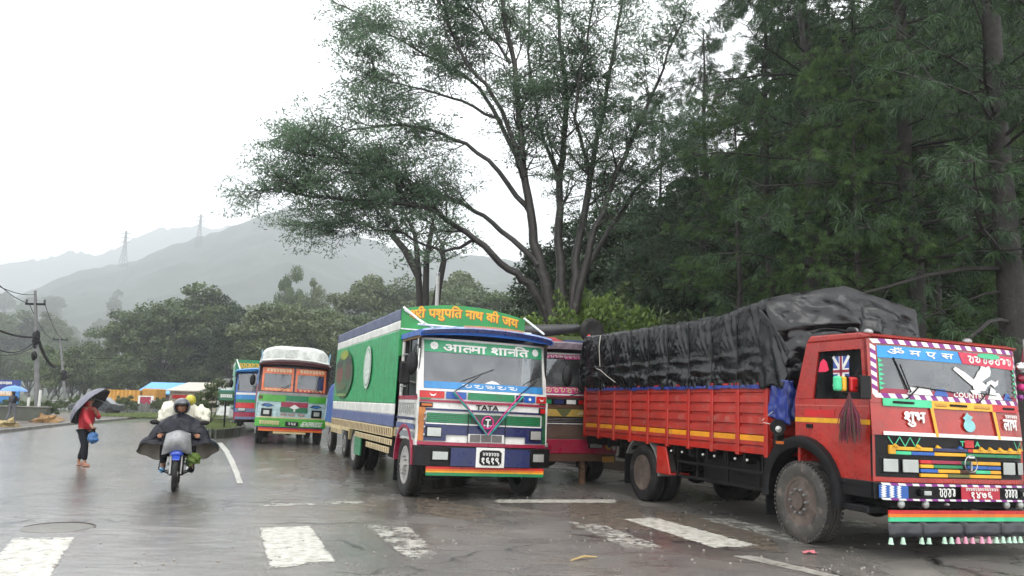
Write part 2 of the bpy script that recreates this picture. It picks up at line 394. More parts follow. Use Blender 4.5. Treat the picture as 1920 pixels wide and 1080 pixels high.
# left footpath: a kerb of separate stones and a dirt strip behind
path = [(-14, -25)] + [(p.x, p.y) for p in kl] + [(-27, 62), (-60, 62), (-60, -25)]
fp = MB(); fp.prism([(p[0] - .16, p[1]) for p in path], 'z', -.2, .10, M_dirt); fpo = fp.build('footpath'); tag(fpo, kind='structure')
def kerb_run(pts, parent, step=1.0, wd=.16, h=.13, mat=M_conc):
    pts = [Vector((p[0], p[1], 0)) for p in pts]; mesh = None
    for a, b in zip(pts[:-1], pts[1:]):
        L = (b - a).length; n = max(1, round(L / step)); d = (b - a) / n; an = math.atan2(d.y, d.x)
        for i in range(n):
            if mesh is None:
                mb = MB(); mb.box(0.012, step - .012, -wd, 0, -.05, h, mat); o = mb.build('kerbstone', parent, bevel=.015); mesh = o.data
            else:
                o2 = o.copy(); COL.objects.link(o2); o = o2; o.parent = parent
            p = a + d * i; o.location = (p.x, p.y, random.uniform(-.008, .008)); o.rotation_euler = (0, 0, an + random.uniform(-.01, .01)); o.scale = (d.length / step, 1, 1)
kerb_run([kl[1], kl[2], kl[3], kl[4]][::-1], fpo)

# traffic island
isl_c = Vector((-14.15, 38.6, 0))
isl = [(isl_c.x + 1.3 * math.cos(a) * (1 + .15 * math.cos(2 * a)) - .36 * 6 * math.sin(a), isl_c.y + 6 * math.sin(a)) for a in [2 * math.pi * k / 22 for k in range(22)]]
ib = MB(); ib.prism([(isl_c.x + (p[0] - isl_c.x) * .92, isl_c.y + (p[1] - isl_c.y) * .96) for p in isl], 'z', -.1, .30, M_grassbase)
isl_o = ib.build('traffic_island'); tag(isl_o, kind='structure')
kerb_run([p for p in isl] + [isl[0]], isl_o, 1.0, .16, .36, M_mossw)
# far verge
vg = [gp(150, 784), gp(250, 783), gp(330, 785), gp(375, 789)]
vp = [(v.x, v.y) for v in vg] + [(vg[3].x + 4, vg[3].y + 12), (vg[0].x - 2, vg[0].y + 12)]
vb = MB(); vb.prism(vp, 'z', -.1, .14, M_grassbase); vbo = vb.build('grass_verge'); tag(vbo, kind='structure')
kerb_run([(v.x, v.y) for v in vg][::-1], vbo, 1.2, .14, .16)
bank = MB(); bank.prism([(14, 15), (42, 12), (42, 60), (2, 58), (-3, 32), (4, 20)], 'z', -.2, .25, M_dirt); tag(bank.build('earth_bank'), kind='structure')

def grass(name, pts, h, wd=.02):
    rng = np.random.default_rng(5); n = len(pts)
    P = np.array(pts); a = rng.uniform(0, 6.28, n); hh = h * rng.uniform(.5, 1.3, n)
    dx = np.stack([np.cos(a), np.sin(a), np.zeros(n)], 1) * wd; lean = np.stack([np.cos(a * 2.3), np.sin(a * 2.3), np.zeros(n)], 1) * (hh * .45)[:, None]
    T = np.stack([P - dx, P + dx, P + lean + np.stack([np.zeros(n), np.zeros(n), hh], 1)], 1)
    return quads_object(name, T, L_grass, kind='stuff')
rg = random.Random(3)
pts = []
while len(pts) < 9000:
    x = rg.uniform(-1.3, 1.3); y = rg.uniform(-5.8, 5.8)
    if (x / 1.2) ** 2 + (y / 5.6) ** 2 < 1: pts.append((isl_c.x + x - .36 * y, isl_c.y + y, .30))
tag(grass('grass', pts, .14), 'short grass on the traffic island and the far verge', 'grass')
pts = [(rg.uniform(vg[0].x, vg[3].x), rg.uniform(vg[0].y + .5, vg[0].y + 9), .14) for _ in range(9000)]
tag(grass('verge_grass', pts, .16, .03), 'strip of rough grass before the far wall', 'grass')

# ------------------------------------------------------------------ painted markings (thin sheets 4 mm up)
W_full = wornpaint('road_paint', (.54, .53, .48), .67)
W_worn = wornpaint('worn_road_paint', (.48, .47, .43), .765)
W_faint = wornpaint('faded_road_paint', (.32, .31, .28), .69)
def mark(pix, mat, z=.004, n=14, ends=True):
    """four ground corners -> a fine grid, 'edge' falls to 0 at the rim so that the rim wears away"""
    c = [gp(*p, z) for p in pix]; me = bpy.data.meshes.new('road_marking'); vs = []; ed = []
    W = n + 1
    for j in range(W):
        for i in range(W):
            u, v = i / n, j / n; p = (c[0] * (1 - u) + c[1] * u) * (1 - v) + (c[3] * (1 - u) + c[2] * u) * v
            vs.append(p); ed.append(min(1, 11 * min(u, 1 - u, v if ends else 1, (1 - v) if ends else 1)) if ends else min(1, 9 * min(u, 1 - u) + .45))
    me.from_pydata(vs, [], [(j * W + i, j * W + i + 1, (j + 1) * W + i + 1, (j + 1) * W + i) for j in range(n) for i in range(n)])
    at_ = me.attributes.new('edge', 'FLOAT', 'POINT'); at_.data.foreach_set('value', ed); me.materials.append(mat)
    o = bpy.data.objects.new('road_marking', me); COL.objects.link(o); tag(o, kind='structure')
    return o
mark([(-60, 1095), (92, 1095), (150, 1002), (20, 1006)], W_full)
mark([(498, 1073), (640, 1056), (585, 983), (480, 986)], W_full)
mark([(770, 1060), (848, 1053), (765, 979), (672, 979)], W_worn)
mark([(1175, 1033), (1290, 1038), (1112, 975), (1050, 975)], W_worn)
mark([(1350, 1032), (1440, 1026), (1225, 968), (1155, 970)], W_full)
mark([(1500, 1024), (1580, 1020), (1350, 966), (1285, 966)], W_worn)
mark([(1560, 990), (1660, 992), (1640, 978), (1570, 970)], W_worn)
mark([(1740, 1016), (1890, 1020), (1880, 1012), (1800, 1008)], W_full)
mark([(465, 951), (700, 944), (700, 938), (465, 945)], W_worn)
mark([(915, 943), (1170, 943), (1170, 936), (915, 936)], W_full)
mark([(1360, 1040), (1560, 1085), (1600, 1085), (1400, 1038)], W_faint)
cur = [(406, 830), (420, 848), (430, 868), (438, 888), (444, 906)]
for a, b in zip(cur[:-1], cur[1:]): mark([(a[0], a[1]), (a[0] + 11, a[1]), (b[0] + 13, b[1]), (b[0], b[1])], W_full, n=8, ends=False)
W_mud = wornpaint('dried_mud', (.15, .125, .10), .745)
for q in ([(770, 962), (905, 985), (935, 955), (770, 925)], [(1060, 1000), (1240, 1000), (1200, 935), (1050, 935)], [(1240, 1015), (1500, 1045), (1440, 985), (1200, 945)], [(560, 900), (660, 910), (640, 850), (540, 845)]): mark(q, W_mud, .003, 20)['kind'] = 'structure'
# manhole
mh = gp(107, 990); mb = MB()
mb.lathe([(.40, 0), (.40, .012), (.385, .014), (.0, .014)], (0, 0, 0), (0, 0, 1), 40, M_conc)
t = mb.build('manhole_cover'); t.location = (mh.x, mh.y, -.008); tag(t, 'round manhole cover flush with the wet road by the left crossing stripe', 'manhole')
M_rust = paint('rusty_iron', (.03, .02, .015), .5, var=.4)
rb = MB(); rb.tube([(.43 * math.cos(R(a_)), .43 * math.sin(R(a_)), .008) for a_ in range(8, 178, 6)], [.006 + .012 * math.sin(math.pi * k_ / 28) for k_ in range(29)], 5, M_rust); rb.build('rim', t)
# litter
M_straw = paint('straw', (.42, .30, .12), .5)
a, b = gp(1070, 1053), gp(1119, 1046)
s_ = MB(); s_.tube([a + Vector((0, 0, .012)), (a + b) / 2 + Vector((0, .03, .03)), b + Vector((0, 0, .012))], [.008, .014, .006], 6, M_straw)
tag(s_.build('straw_stalk'), 'yellow straw stalk lying on the road in front of the green truck', 'straw')
M_pinkp = paint('pink_wrapper', (.55, .16, .18), .4); M_whitep = paint('white_scrap', (.6, .6, .58), .5)
def scrap(px, py, s, mat, label, cat='litter'):
    p = gp(px, py); mb = MB(); vs = []; rr = random.Random(px)
    for j in range(4):
        for i in range(4): vs.append((p.x + (i - 1.5) * s / 3, p.y + (j - 1.5) * s / 4, .006 + rr.uniform(0, s * .25)))
    mb.add(vs, [(j * 4 + i, j * 4 + i + 1, j * 4 + i + 5, j * 4 + i + 4) for j in range(3) for i in range(3)], mat)
    o = mb.build('wrapper'); md = o.modifiers.new('t', 'SOLIDIFY'); md.thickness = .004; tag(o, label, cat)
scrap(1518, 1038, .16, M_pinkp, 'crumpled pink and white wrapper on the road below the red truck wheel')
pts = []
for (x0, y0, x1, y1, n) in ((1080, 930, 1650, 1075, 90), (560, 930, 1080, 1070, 60), (60, 900, 560, 1070, 40)):
    for _ in range(n): p = gp(rg.uniform(x0, x1), rg.uniform(y0, y1)); pts.append(p)
mb = MB()
M_stone = paint('pale_pebble', (.25, .23, .2), .5)
for p in pts:
    s = rg.uniform(.006, .02); mb.ell((p.x, p.y, s * .4), (s, s * rg.uniform(.6, 1), s * .6), M_stone, 6, 4)
tag(mb.build('pebbles'), 'loose pebbles and grit scattered on the wet asphalt', 'pebbles', kind='stuff')

# ------------------------------------------------------------------ hills
def hill(name, prof, D, D0, amp, mat, seed):
    xs = np.linspace(-700, 2700, 420); pr = np.array(prof, float); ys = np.interp(xs, pr[:, 0], pr[:, 1])
    rows = 40; vs = []
    for j in range(rows + 1):
        t = j / rows
        d = D0 + (D - D0) * t if t <= 1 else D
        for i, x in enumerate(xs):
            top = at(float(x), float(ys[i]), D)
            X = top.x * (.45 + .55 * t)
            z = top.z * (t ** 1.15) + amp * t * noise.fractal(Vector((X * .006, d * .006, seed)), 1, 2, 5) * (1 + 3 * math.sin(math.pi * t))
            z += amp * .5 * t * (noise.noise(Vector((X * .05, d * .05, seed + 4))))
            vs.append((X, d, max(z - .6, -.6) if t > 0 else -1))
    W = len(xs)
    for i, x in enumerate(xs):                                        # back slope
        p = vs[rows * W + i]; vs.append((p[0], p[1] + 260, -2))
    fs = [(j * W + i, j * W + i + 1, (j + 1) * W + i + 1, (j + 1) * W + i) for j in range(rows + 1) for i in range(W - 1)]
    mb = MB(); mb.add(vs, fs, mat); o = mb.build(name, smooth=180); tag(o, kind='structure'); return o
HILL = hill('hill', [(-700, 640), (-200, 600), (0, 570), (80, 540), (150, 512), (240, 494), (330, 460), (420, 428), (480, 406), (530, 391), (575, 398), (640, 428), (690, 452), (760, 470), (900, 480), (1200, 520), (2700, 600)], 1450, 500, 11, M_hill, 3)
hill('far_hill', [(-700, 540), (-200, 515), (0, 492), (130, 476), (180, 478), (250, 444), (300, 431), (360, 426), (430, 424), (520, 450), (700, 480), (1200, 520), (2700, 600)], 3200, 2400, 24, M_hill, 9)

# pylons on the ridge
M_steel = paint('galvanised_steel', (.05, .05, .055), .5)
def pylon(px, top, d, h, label):
    p = at(px, top, d); r = empty('pylon', (p.x, p.y, p.z - h)); tag(r, label, 'pylon', 'power pylons on the hill ridge')
    mb = MB(); b, k = 5, .7
    for sx in (-1, 1):
        for sy in (-1, 1): mb.tube([(sx * b, sy * b, 0), (sx * 1.8, sy * 1.8, h * .55), (sx * k, sy * k, h)], .40, 4, M_steel)
    mb.build('leg', r); mb = MB(); zz = [0, .14, .27, .39, .5, .6, .7, .8, .9, 1]
    def wd(t): return b + (1.8 - b) * t / .55 if t < .55 else 1.8 + (k - 1.8) * (t - .55) / .45
    for a, c in zip(zz[:-1], zz[1:]):
        wa, wc = wd(a), wd(c)
        for s in (-1, 1):
            mb.tube([(-wa, s * wa, a * h), (wc, s * wc, c * h)], .22, 3, M_steel); mb.tube([(wa, s * wa, a * h), (-wc, s * wc, c * h)], .22, 3, M_steel)
            mb.tube([(s * wa, -wa, a * h), (s * wc, wc, c * h)], .22, 3, M_steel)
    mb.build('brace', r)
    for t in (.68, .8, .92):
        mb = MB(); mb.tube([(-8, 0, t * h), (0, 0, t * h + 1.6), (8, 0, t * h)], .3, 4, M_steel); mb.tube([(-8, 0, t * h), (8, 0, t * h)], .3, 4, M_steel); mb.build('cross_arm', r)
pylon(237, 433, 1250, 58, 'left of the two faint lattice pylons on the misty ridge')
pylon(377, 402, 1310, 58, 'right lattice pylon standing higher on the misty ridge')

# town on the slope
tcol = [paint('town_wall%d' % i, c, .6) for i, c in enumerate([(.34, .32, .30), (.30, .20, .17), (.38, .35, .28), (.22, .24, .28)])]
M_win = paint('dark_window', (.02, .022, .025), .15)
rt = random.Random(11)
for i in range(34):
    px = rt.uniform(98, 205); d = rt.uniform(880, 1050); p = at(px, 607 + rt.uniform(-14, 24) , d)
    wd, dp, h = rt.uniform(8, 17), rt.uniform(10, 14), rt.uniform(6, 13)
    r = empty('house', (p.x, p.y, p.z - h), rt.uniform(-.3, .3)); tag(r, 'small pale flat-roofed house far off on the misty hillside', 'house', 'far houses on the hillside')
    mb = MB(); mb.box(-wd / 2, wd / 2, 0, dp, -40, h, tcol[i % 4]); mb.build('wall', r)
    mb = MB(); mb.box(-wd / 2 - .4, wd / 2 + .4, -.4, dp + .4, h + .003, h + .5, tcol[(i + 1) % 4]); mb.build('roof', r)
    mb = MB()
    for zz in range(int(h // 3)):
        for xx in range(int(wd // 2.6)): mb.box(-wd / 2 + 1 + xx * 2.5, -wd / 2 + 2.2 + xx * 2.5, -.05, .1, 1 + zz * 3, 2.3 + zz * 3, M_win)
    mb.build('windows', r)['kind'] = 'stuff'

# ------------------------------------------------------------------ trees
def crown_points(rng, n, H, Rr, base, nclump=46, flat=.7, top=1.0):
    cs = []
    while len(cs) < nclump:
        d = rng.normal(size=3); d /= np.linalg.norm(d)
        if d[2] < -.45: continue
        r = rng.uniform(.45, 1.0)
        cs.append([d[0] * Rr * r, d[1] * Rr * r, base + (H - base) * (.42 + .48 * d[2] * r)])
    cs = np.array(cs); rad = rng.uniform(.20, .36, nclump) * Rr
    k = rng.integers(0, nclump, n); d = nrm(rng.normal(size=(n, 3)) * [1, 1, flat]); d[:, 2] *= np.where(d[:, 2] < 0, .5, .8)
    return cs[k] + d * (rad[k] * rng.uniform(.55, 1.05, n))[:, None] * [1, 1, flat], cs
def broad_tree(name, H, Rr, base, n, leaf, mat, seed, trunk_r=.28, nclump=46, flat=.75):
    rng = np.random.default_rng(seed); rr = random.Random(seed)
    P, cs = crown_points(rng, n, H, Rr, base, nclump, flat)
    root = empty(name); quads_object('crown', leaves(P, leaf, leaf * .55, rng), mat, root, kind=None)
    mb = MB(); bend = rr.uniform(-.5, .5)
    mb.tube([(0, 0, -.3), (bend * .3, 0, base * .5), (bend, .1, base), (bend * .7, 0, base + (H - base) * .55)], [trunk_r * 1.1, trunk_r * .8, trunk_r * .65, trunk_r * .2], 8, M_bark, False)
    for c in cs[::4]:
        a = Vector((bend, .1, base * rr.uniform(.75, 1.05))); c = Vector(c); m_ = a.lerp(c, .5) + Vector((0, 0, .4))
        mb.tube([a, m_, c], [trunk_r * .34, trunk_r * .2, trunk_r * .05], 5, M_bark, False)
    mb.build('trunk', root, smooth=60)
    return root
def place(proto, x, y, rz, sc, label, cat, group, z=0, used=set()):
    if id(proto) in used: o = copy_tree(proto)
    else: used.add(id(proto)); o = proto
    _KEEP.append(proto)
    o.location = (x, y, z); o.rotation_euler = (0, 0, rz); o.scale = sc; tag(o, label, cat, group); return o
_KEEP = []
B = [broad_tree('broadleaf_tree', 10, 4.2, 1.0, 19000, .30, L_broad, 1), broad_tree('broadleaf_tree', 10, 3.8, 3.0, 17000, .30, L_broad, 2),
     broad_tree('broadleaf_tree', 10, 4.4, .6, 19000, .30, L_olive, 3), broad_tree('broadleaf_tree', 10, 3.6, 2.8, 16000, .28, L_olive, 4),
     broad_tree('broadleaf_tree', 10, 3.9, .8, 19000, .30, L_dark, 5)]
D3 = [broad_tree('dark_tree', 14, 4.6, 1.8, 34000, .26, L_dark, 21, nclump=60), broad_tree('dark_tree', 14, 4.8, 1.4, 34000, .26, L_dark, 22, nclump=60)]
BU = [broad_tree('bush', 3, 1.9, .3, 5000, .20, L_broad, 6, .08, 20), broad_tree('bush', 3, 1.7, .2, 5000, .18, L_olive, 7, .08, 20), broad_tree('bush', 3, 1.7, .2, 5500, .15, L_bright, 8, .06, 22)]
def hor(px): return 757 + (px - 960) * .0262
def treeat(proto, px, top, d, wide, label, group, H0=10, cat='tree'):
    r = at(px, hor(px), d); H = (hor(px) - top) / 1500 * d + 1.7; s = H / H0
    return place(proto, r.x, d, rt.uniform(0, 6.28), (s * wide, s * wide, s), label, cat, group)
mid = [(212, 592, 78, .85, 0, 'outermost grey green tree at the left end of the mid wood'), (250, 568, 74, .9, 1, 'slim-trunked tree second from the left end of the mid wood'),
       (300, 545, 72, 1.0, 0, 'tall domed tree rising above the blue-roofed shop'), (352, 524, 73, 1.1, 1, 'highest domed tree of the mid wood, left of the lone treetop'),
       (405, 532, 76, 1.0, 4, 'dark round tree above the yellow topped motorcycle load'), (440, 560, 66, .8, 4, 'darker tree in a hollow of the mid wood'),
       (475, 540, 80, .95, 2, 'pale green tree left behind the white-topped truck'), (515, 534, 62, .95, 2, 'broad olive tree standing behind the white-topped truck'),
       (575, 540, 60, 1.0, 2, 'olive tree between the white-topped truck and the green box truck'), (533, 486, 95, .30, 1, 'lone slender treetop poking above the mid wood'),
       (578, 508, 92, .34, 3, 'second small treetop poking above the mid wood'), (632, 548, 64, .9, 0, 'tree just left of the green truck box'),
       (680, 500, 78, 1.0, 3, 'tall tree behind the rear of the green truck box'), (728, 488, 82, .9, 0, 'tallest tree behind the green truck box'),
       (790, 520, 76, 1.0, 2, 'tree behind the yellow lettered sign, left'), (850, 492, 80, 1.0, 3, 'pale tree behind the yellow lettered sign, middle'),
       (905, 505, 70, 1.0, 0, 'tree behind the right end of the yellow lettered sign'), (955, 540, 52, 1.0, 1, 'bushy tree left of the big spreading tree base')]
for (px, top, d, wd, k, lb) in mid: treeat(B[k], px, top, d * 2.1, wd, lb, 'trees of the wood across the road')
bpy.context.view_layer.update()
for i in range(46):
    px = rt.uniform(-70, 215); d = rt.uniform(640, 1000); r_ = at(px, hor(px), d); ok, hp, _n, _i = HILL.ray_cast(Vector((r_.x, d, 900)), Vector((0, 0, -1)))
    if not ok or abs(px - 150) < 45 and d > 780: continue
    s_ = rt.uniform(2.2, 3.2) if px < 110 else rt.uniform(1.5, 2.2)
    place(B[i % 5], r_.x, d, rt.uniform(0, 6), (s_ * .9, s_ * .9, s_), 'tree on the lower slope of the misty hill at the far left', 'tree', 'trees on the misty lower slope', hp.z - .5)
for (px, top, d, wd, k) in [(-60, 560, 330, .9, 0), (-15, 578, 350, .8, 3), (18, 574, 360, .7, 1), (48, 585, 340, .75, 4), (78, 577, 370, .75, 3), (100, 604, 320, .7, 0),
                            (130, 655, 230, .9, 2), (160, 640, 260, .8, 0), (185, 632, 200, .9, 1), (55, 640, 240, .9, 2), (10, 650, 220, 1.0, 0), (-40, 640, 210, 1.0, 1), (90, 668, 190, .8, 0), (150, 672, 180, .8, 4)]:
    treeat(B[k], px, top, d, wd, 'grey hazy tree at the far left beyond the power poles', 'hazy trees beyond the power poles')
for i in range(34):
    px = 95 + i * 17.5 + rt.uniform(-6, 6); d = rt.uniform(138, 165)
    if 350 < px < 440: d += 4
    treeat(BU[i % 2], px, rt.uniform(632, 690), d, .8, 'low bushy growth under the mid wood', 'bushes under the mid wood', 3, 'bush')

# shrub on the island, shrubs by the big tree
def shrub(px, top, d, wide, k, label, z=0):
    r = at(px, hor(px), d); H = (hor(px) - top) / 1500 * d + 1.7 - z; s = H / 3
    o = place(BU[k], r.x, d, rt.uniform(0, 6), (s * wide, s * wide, s), label, 'shrub', None, z); return o
shrub(396, 706, 39, .72, 1, 'leafy shrub growing on the traffic island beside the green sign', .3)
shrub(378, 742, 38, .5, 0, 'small dark shrub at the left edge of the traffic island', .3)
shrub(1010, 545, 23, .55, 2, 'fresh green shrub left of the big tree trunk')
shrub(1150, 520, 23.5, .55, 2, 'fresh green shrub right of the big tree trunk')
shrub(1085, 500, 24.5, .42, 2, 'tall fresh green sapling hugging the big tree trunk')
shrub(1215, 540, 26, .6, 0, 'mid green shrub behind the rear end of the tarpaulin')
shrub(1285, 572, 24, .7, 2, 'bright weeds showing above the long black tarpaulin')
for i, (px, top, d, k) in enumerate([(1790, 592, 21, 2), (1850, 610, 22, 2), (1905, 575, 19.5, 2), (1960, 560, 20, 2), (1740, 630, 24, 2), (1880, 560, 27, 2), (1820, 600, 30, 1)]):
    o = shrub(px, top, d, .85, k, 'bright roadside shrub under the pines behind the red cab'); o['group'] = 'shrubs behind the red cab'

# rear dark wood on the right
for (px, top, d, wd, k) in [(1120, 330, 44, .9, 1), (1190, 300, 40, .9, 1), (1260, 300, 46, .9, 1), (1340, 260, 40, .9, 0), (1420, 230, 44, .9, 1), (1490, 200, 40, .9, 0), (1560, 120, 44, .9, 1),
                            (1640, 80, 42, .9, 0), (1720, 60, 46, .9, 0), (1800, 40, 44, .9, 1), (1880, 20, 46, .9, 0), (1960, 0, 42, .9, 0), (2040, 0, 40, .9, 1), (1070, 420, 50, .9, 1), (1530, 330, 31, .8, 1), (1600, 280, 32, .8, 0), (1680, 250, 30, .8, 1), (1760, 230, 31, .8, 0), (1900, 200, 30, .8, 1), (1380, 400, 31, .8, 0), (1280, 440, 31, .8, 1), (1700, -150, 52, 1.0, 1), (1850, -150, 52, 1.0, 0), (1580, -60, 54, .8, 1)]:
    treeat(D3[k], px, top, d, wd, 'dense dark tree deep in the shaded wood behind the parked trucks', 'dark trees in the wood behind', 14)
for (px, top, d) in [(1150, 520, 33), (1230, 500, 34), (1310, 470, 33), (1380, 480, 36), (1450, 470, 33), (1520, 460, 35), (1590, 450, 37), (1660, 440, 35), (1100, 540, 34)]:
    o = treeat(BU[0] if px % 20 else BU[1], px, top, d, .8, 'dim understorey shrub in the wood behind the tarpaulin', 'understorey shrubs behind the tarpaulin', 3, 'shrub')

# ---- the big spreading tree
def big_tree():
    rr = random.Random(42); rng = np.random.default_rng(42); D = 24.0
    root_p = at(1052, hor(1052), D); root = empty('spreading_tree', (root_p.x, D, 0)); O = Vector((root_p.x, D, 0))
    tag(root, 'big many-stemmed spreading tree with feathery leaves behind the middle trucks', 'tree')
    mb = MB(); tips = []
    def limb(pix, r0, r1, d0=0, d1=0, sub=True, start=.3, dens=1.0):
        n = len(pix); pts = []
        for i, (x, y) in enumerate(pix): pts.append(at(x, y, D + d0 + (d1 - d0) * i / (n - 1)) - O)
        # smooth resample
        q = []
        for i in range(n - 1):
            p0 = pts[max(i - 1, 0)]; p1 = pts[i]; p2 = pts[i + 1]; p3 = pts[min(i + 2, n - 1)]
            for k in range(4):
                t = k / 4; q.append(.5 * ((2 * p1) + (p2 - p0) * t + (2 * p0 - 5 * p1 + 4 * p2 - p3) * t * t + (3 * p1 - p0 - 3 * p2 + p3) * t ** 3))
        q.append(pts[-1]); m_ = len(q)
        q = [p + Vector((rr.uniform(-1, 1), rr.uniform(-1, 1), rr.uniform(-1, 1))) * .05 for p in q]
        rad = [(r0 + (r1 - r0) * (i / (m_ - 1)) ** .6) * .58 for i in range(m_)]
        mb.tube(q, rad, 8, M_bark, False)
        if sub:
            i = int(m_ * start)
            while i < m_ - 1:
                for _ in range(2 if rr.random() < .55 * dens else 1):
                    d = (q[i + 1] - q[i]).normalized(); side = d.orthogonal().normalized(); side.rotate(Matrix.Rotation(rr.uniform(0, 6.28), 3, d))
                    nd = (d * rr.uniform(.6, 1.1) + side * rr.uniform(.5, 1.0)); nd.z = nd.z * .7 + .12; nd.normalize()
                    branch(q[i], nd, rr.uniform(.9, 2.2) * (1 - .4 * i / m_), max(.02, rad[i] * .42), 1)
                i += 1
            branch(q[-1], (q[-1] - q[-2]).normalized(), .8, r1, 1)
    def branch(p, d, L, r, lev):
        n = 5; q = [p.copy()]; dd = d.copy()
        for k in range(n):
            dd = (dd + Vector((rr.gauss(0, .16), rr.gauss(0, .16), rr.gauss(.02, .12)))).normalized(); q.append(q[-1] + dd * L / n)
        mb.tube(q, [r * (1 - .75 * k / n) for k in range(n + 1)], 5, M_bark, False)
        if lev == 1:
            for k in range(1, n + 1):
                for _ in range(1 + (rr.random() < .45)):
                    side = dd.orthogonal().normalized(); side.rotate(Matrix.Rotation(rr.uniform(0, 6.28), 3, dd)); side.z *= .45
                    branch(q[k], (dd * .6 + side).normalized(), rr.uniform(.5, 1.15), max(.012, r * .4), 2)
        else:
            tips.append(q[-1]); tips.append(q[3])
            if rr.random() < .35: tips.append(q[2] + Vector((0, 0, .1)))
    limb([(1048, 640), (1030, 560), (1008, 480), (988, 370), (977, 250), (962, 120), (940, 0), (925, -120)], .42, .07, 0, -1, start=.45)
    limb([(1055, 640), (1052, 560), (1048, 450), (1050, 330), (1062, 200), (1052, 80), (1045, -80)], .40, .07, 0, 1.0, start=.4)
    limb([(1062, 640), (1078, 540), (1085, 450), (1108, 330), (1126, 230), (1150, 100), (1175, -60)], .36, .06, 0, .5, start=.4)
    limb([(1068, 620), (1090, 520), (1118, 430), (1172, 290), (1215, 190), (1262, 80)], .30, .05, 0, -1.2, start=.35)
    limb([(1080, 540), (1130, 450), (1190, 360), (1260, 290), (1310, 250)], .18, .04, 0, 2, start=.3)
    limb([(1035, 620), (1000, 545), (955, 503), (890, 450), (820, 398), (760, 384), (690, 376), (600, 372), (515, 352)], .30, .035, 0, -2.5, start=.42)
    limb([(820, 398), (760, 352), (700, 325), (640, 300), (590, 290)], .12, .03, -1.2, -3, start=.2)
    limb([(890, 450), (830, 470), (760, 440), (700, 430), (640, 410), (560, 420)], .10, .03, -1, 1.5, start=.35)
    limb([(1012, 500), (940, 430), (870, 385), (790, 352), (720, 318), (650, 300)], .20, .035, -.3, 2.2, start=.35)
    limb([(996, 400), (935, 322), (850, 258), (760, 237), (660, 245), (590, 258)], .17, .03, -.3, -2, start=.35)
    limb([(986, 350), (940, 230), (880, 150), (800, 105), (720, 55), (665, 20)], .17, .035, -.3, 1.5, start=.35)
    limb([(982, 300), (925, 180), (862, 95), (830, 0), (810, -70)], .15, .04, -.5, -2.5, start=.3)
    limb([(940, 230), (870, 190), (790, 165), (720, 150), (690, 130)], .10, .03, -.3, -1, start=.3)
    limb([(1049, 340), (1012, 230), (990, 100), (1000, -60)], .15, .04, .5, 2.5, start=.3)
    limb([(1108, 330), (1080, 220), (1098, 90), (1120, -40)], .13, .04, .3, -1.5, start=.3)
    limb([(960, 120), (900, 40), (850, -40)], .10, .04, -.8, -1.5, start=.1)
    tr = mb.build('trunk', root, smooth=60)
    T = np.array([tuple(t) for t in tips]); k = 25; n = len(T) * k
    off = rng.normal(size=(n, 3)) * [.17, .17, .06]; C = np.repeat(T, k, 0) + off; C[:, 2] -= .05
    d = nrm(off * [1, 1, .5] + rng.normal(size=(n, 3)) * .12 + [0, 0, -.06]); s = nrm(np.cross(d, rng.normal(size=(n, 3)) * .5 + [0, 0, 1]))
    l = .15 * rng.uniform(.6, 1.2, (n, 1)); w_ = .036 * rng.uniform(.7, 1.2, (n, 1))
    quads_object('crown', np.stack([C - d * l * .5, C + s * w_ * .5, C + d * l * .5, C - s * w_ * .5], 1), L_acacia, root)
    print('big tree leaves', n)
big_tree()
# slender forked tree behind the sign
def forked():
    rr = random.Random(5); D = 42; p = at(795, hor(795), D); root = empty('forked_tree', (p.x, D, 0)); O = Vector((p.x, D, 0))
    tag(root, 'slender forked tree with bare grey stems behind the yellow lettered sign', 'tree'); mb = MB(); tips = []
    for pix in ([(790, 760), (788, 600), (784, 500), (778, 440), (760, 400)], [(796, 760), (797, 600), (800, 480), (812, 420)], [(805, 640), (822, 540), (832, 490), (828, 460)], [(786, 520), (760, 470), (735, 440)]):
        q = [at(x, y, D) - O for x, y in pix]; mb.tube(q, [.22, .19, .16, .12, .06][:len(q)], 7, M_pbark, False)
        for k in range(1, len(q)):
            for _ in range(5):
                e = q[k] + Vector((rr.uniform(-1.6, 1.6), rr.uniform(-1.6, 1.6), rr.uniform(.1, 1.5)))
                if k >= 2: mb.tube([q[k], e], [.05, .015], 4, M_bark, False); tips.append(e)
    mb.build('trunk', root, smooth=60); rng = np.random.default_rng(3)
    T = np.repeat(np.array([tuple(t) for t in tips]), 50, 0); C = T + rng.normal(size=T.shape) * [.5, .5, .22]
    quads_object('crown', leaves(C, .26, .10, rng, .1), L_acacia, root)
forked()

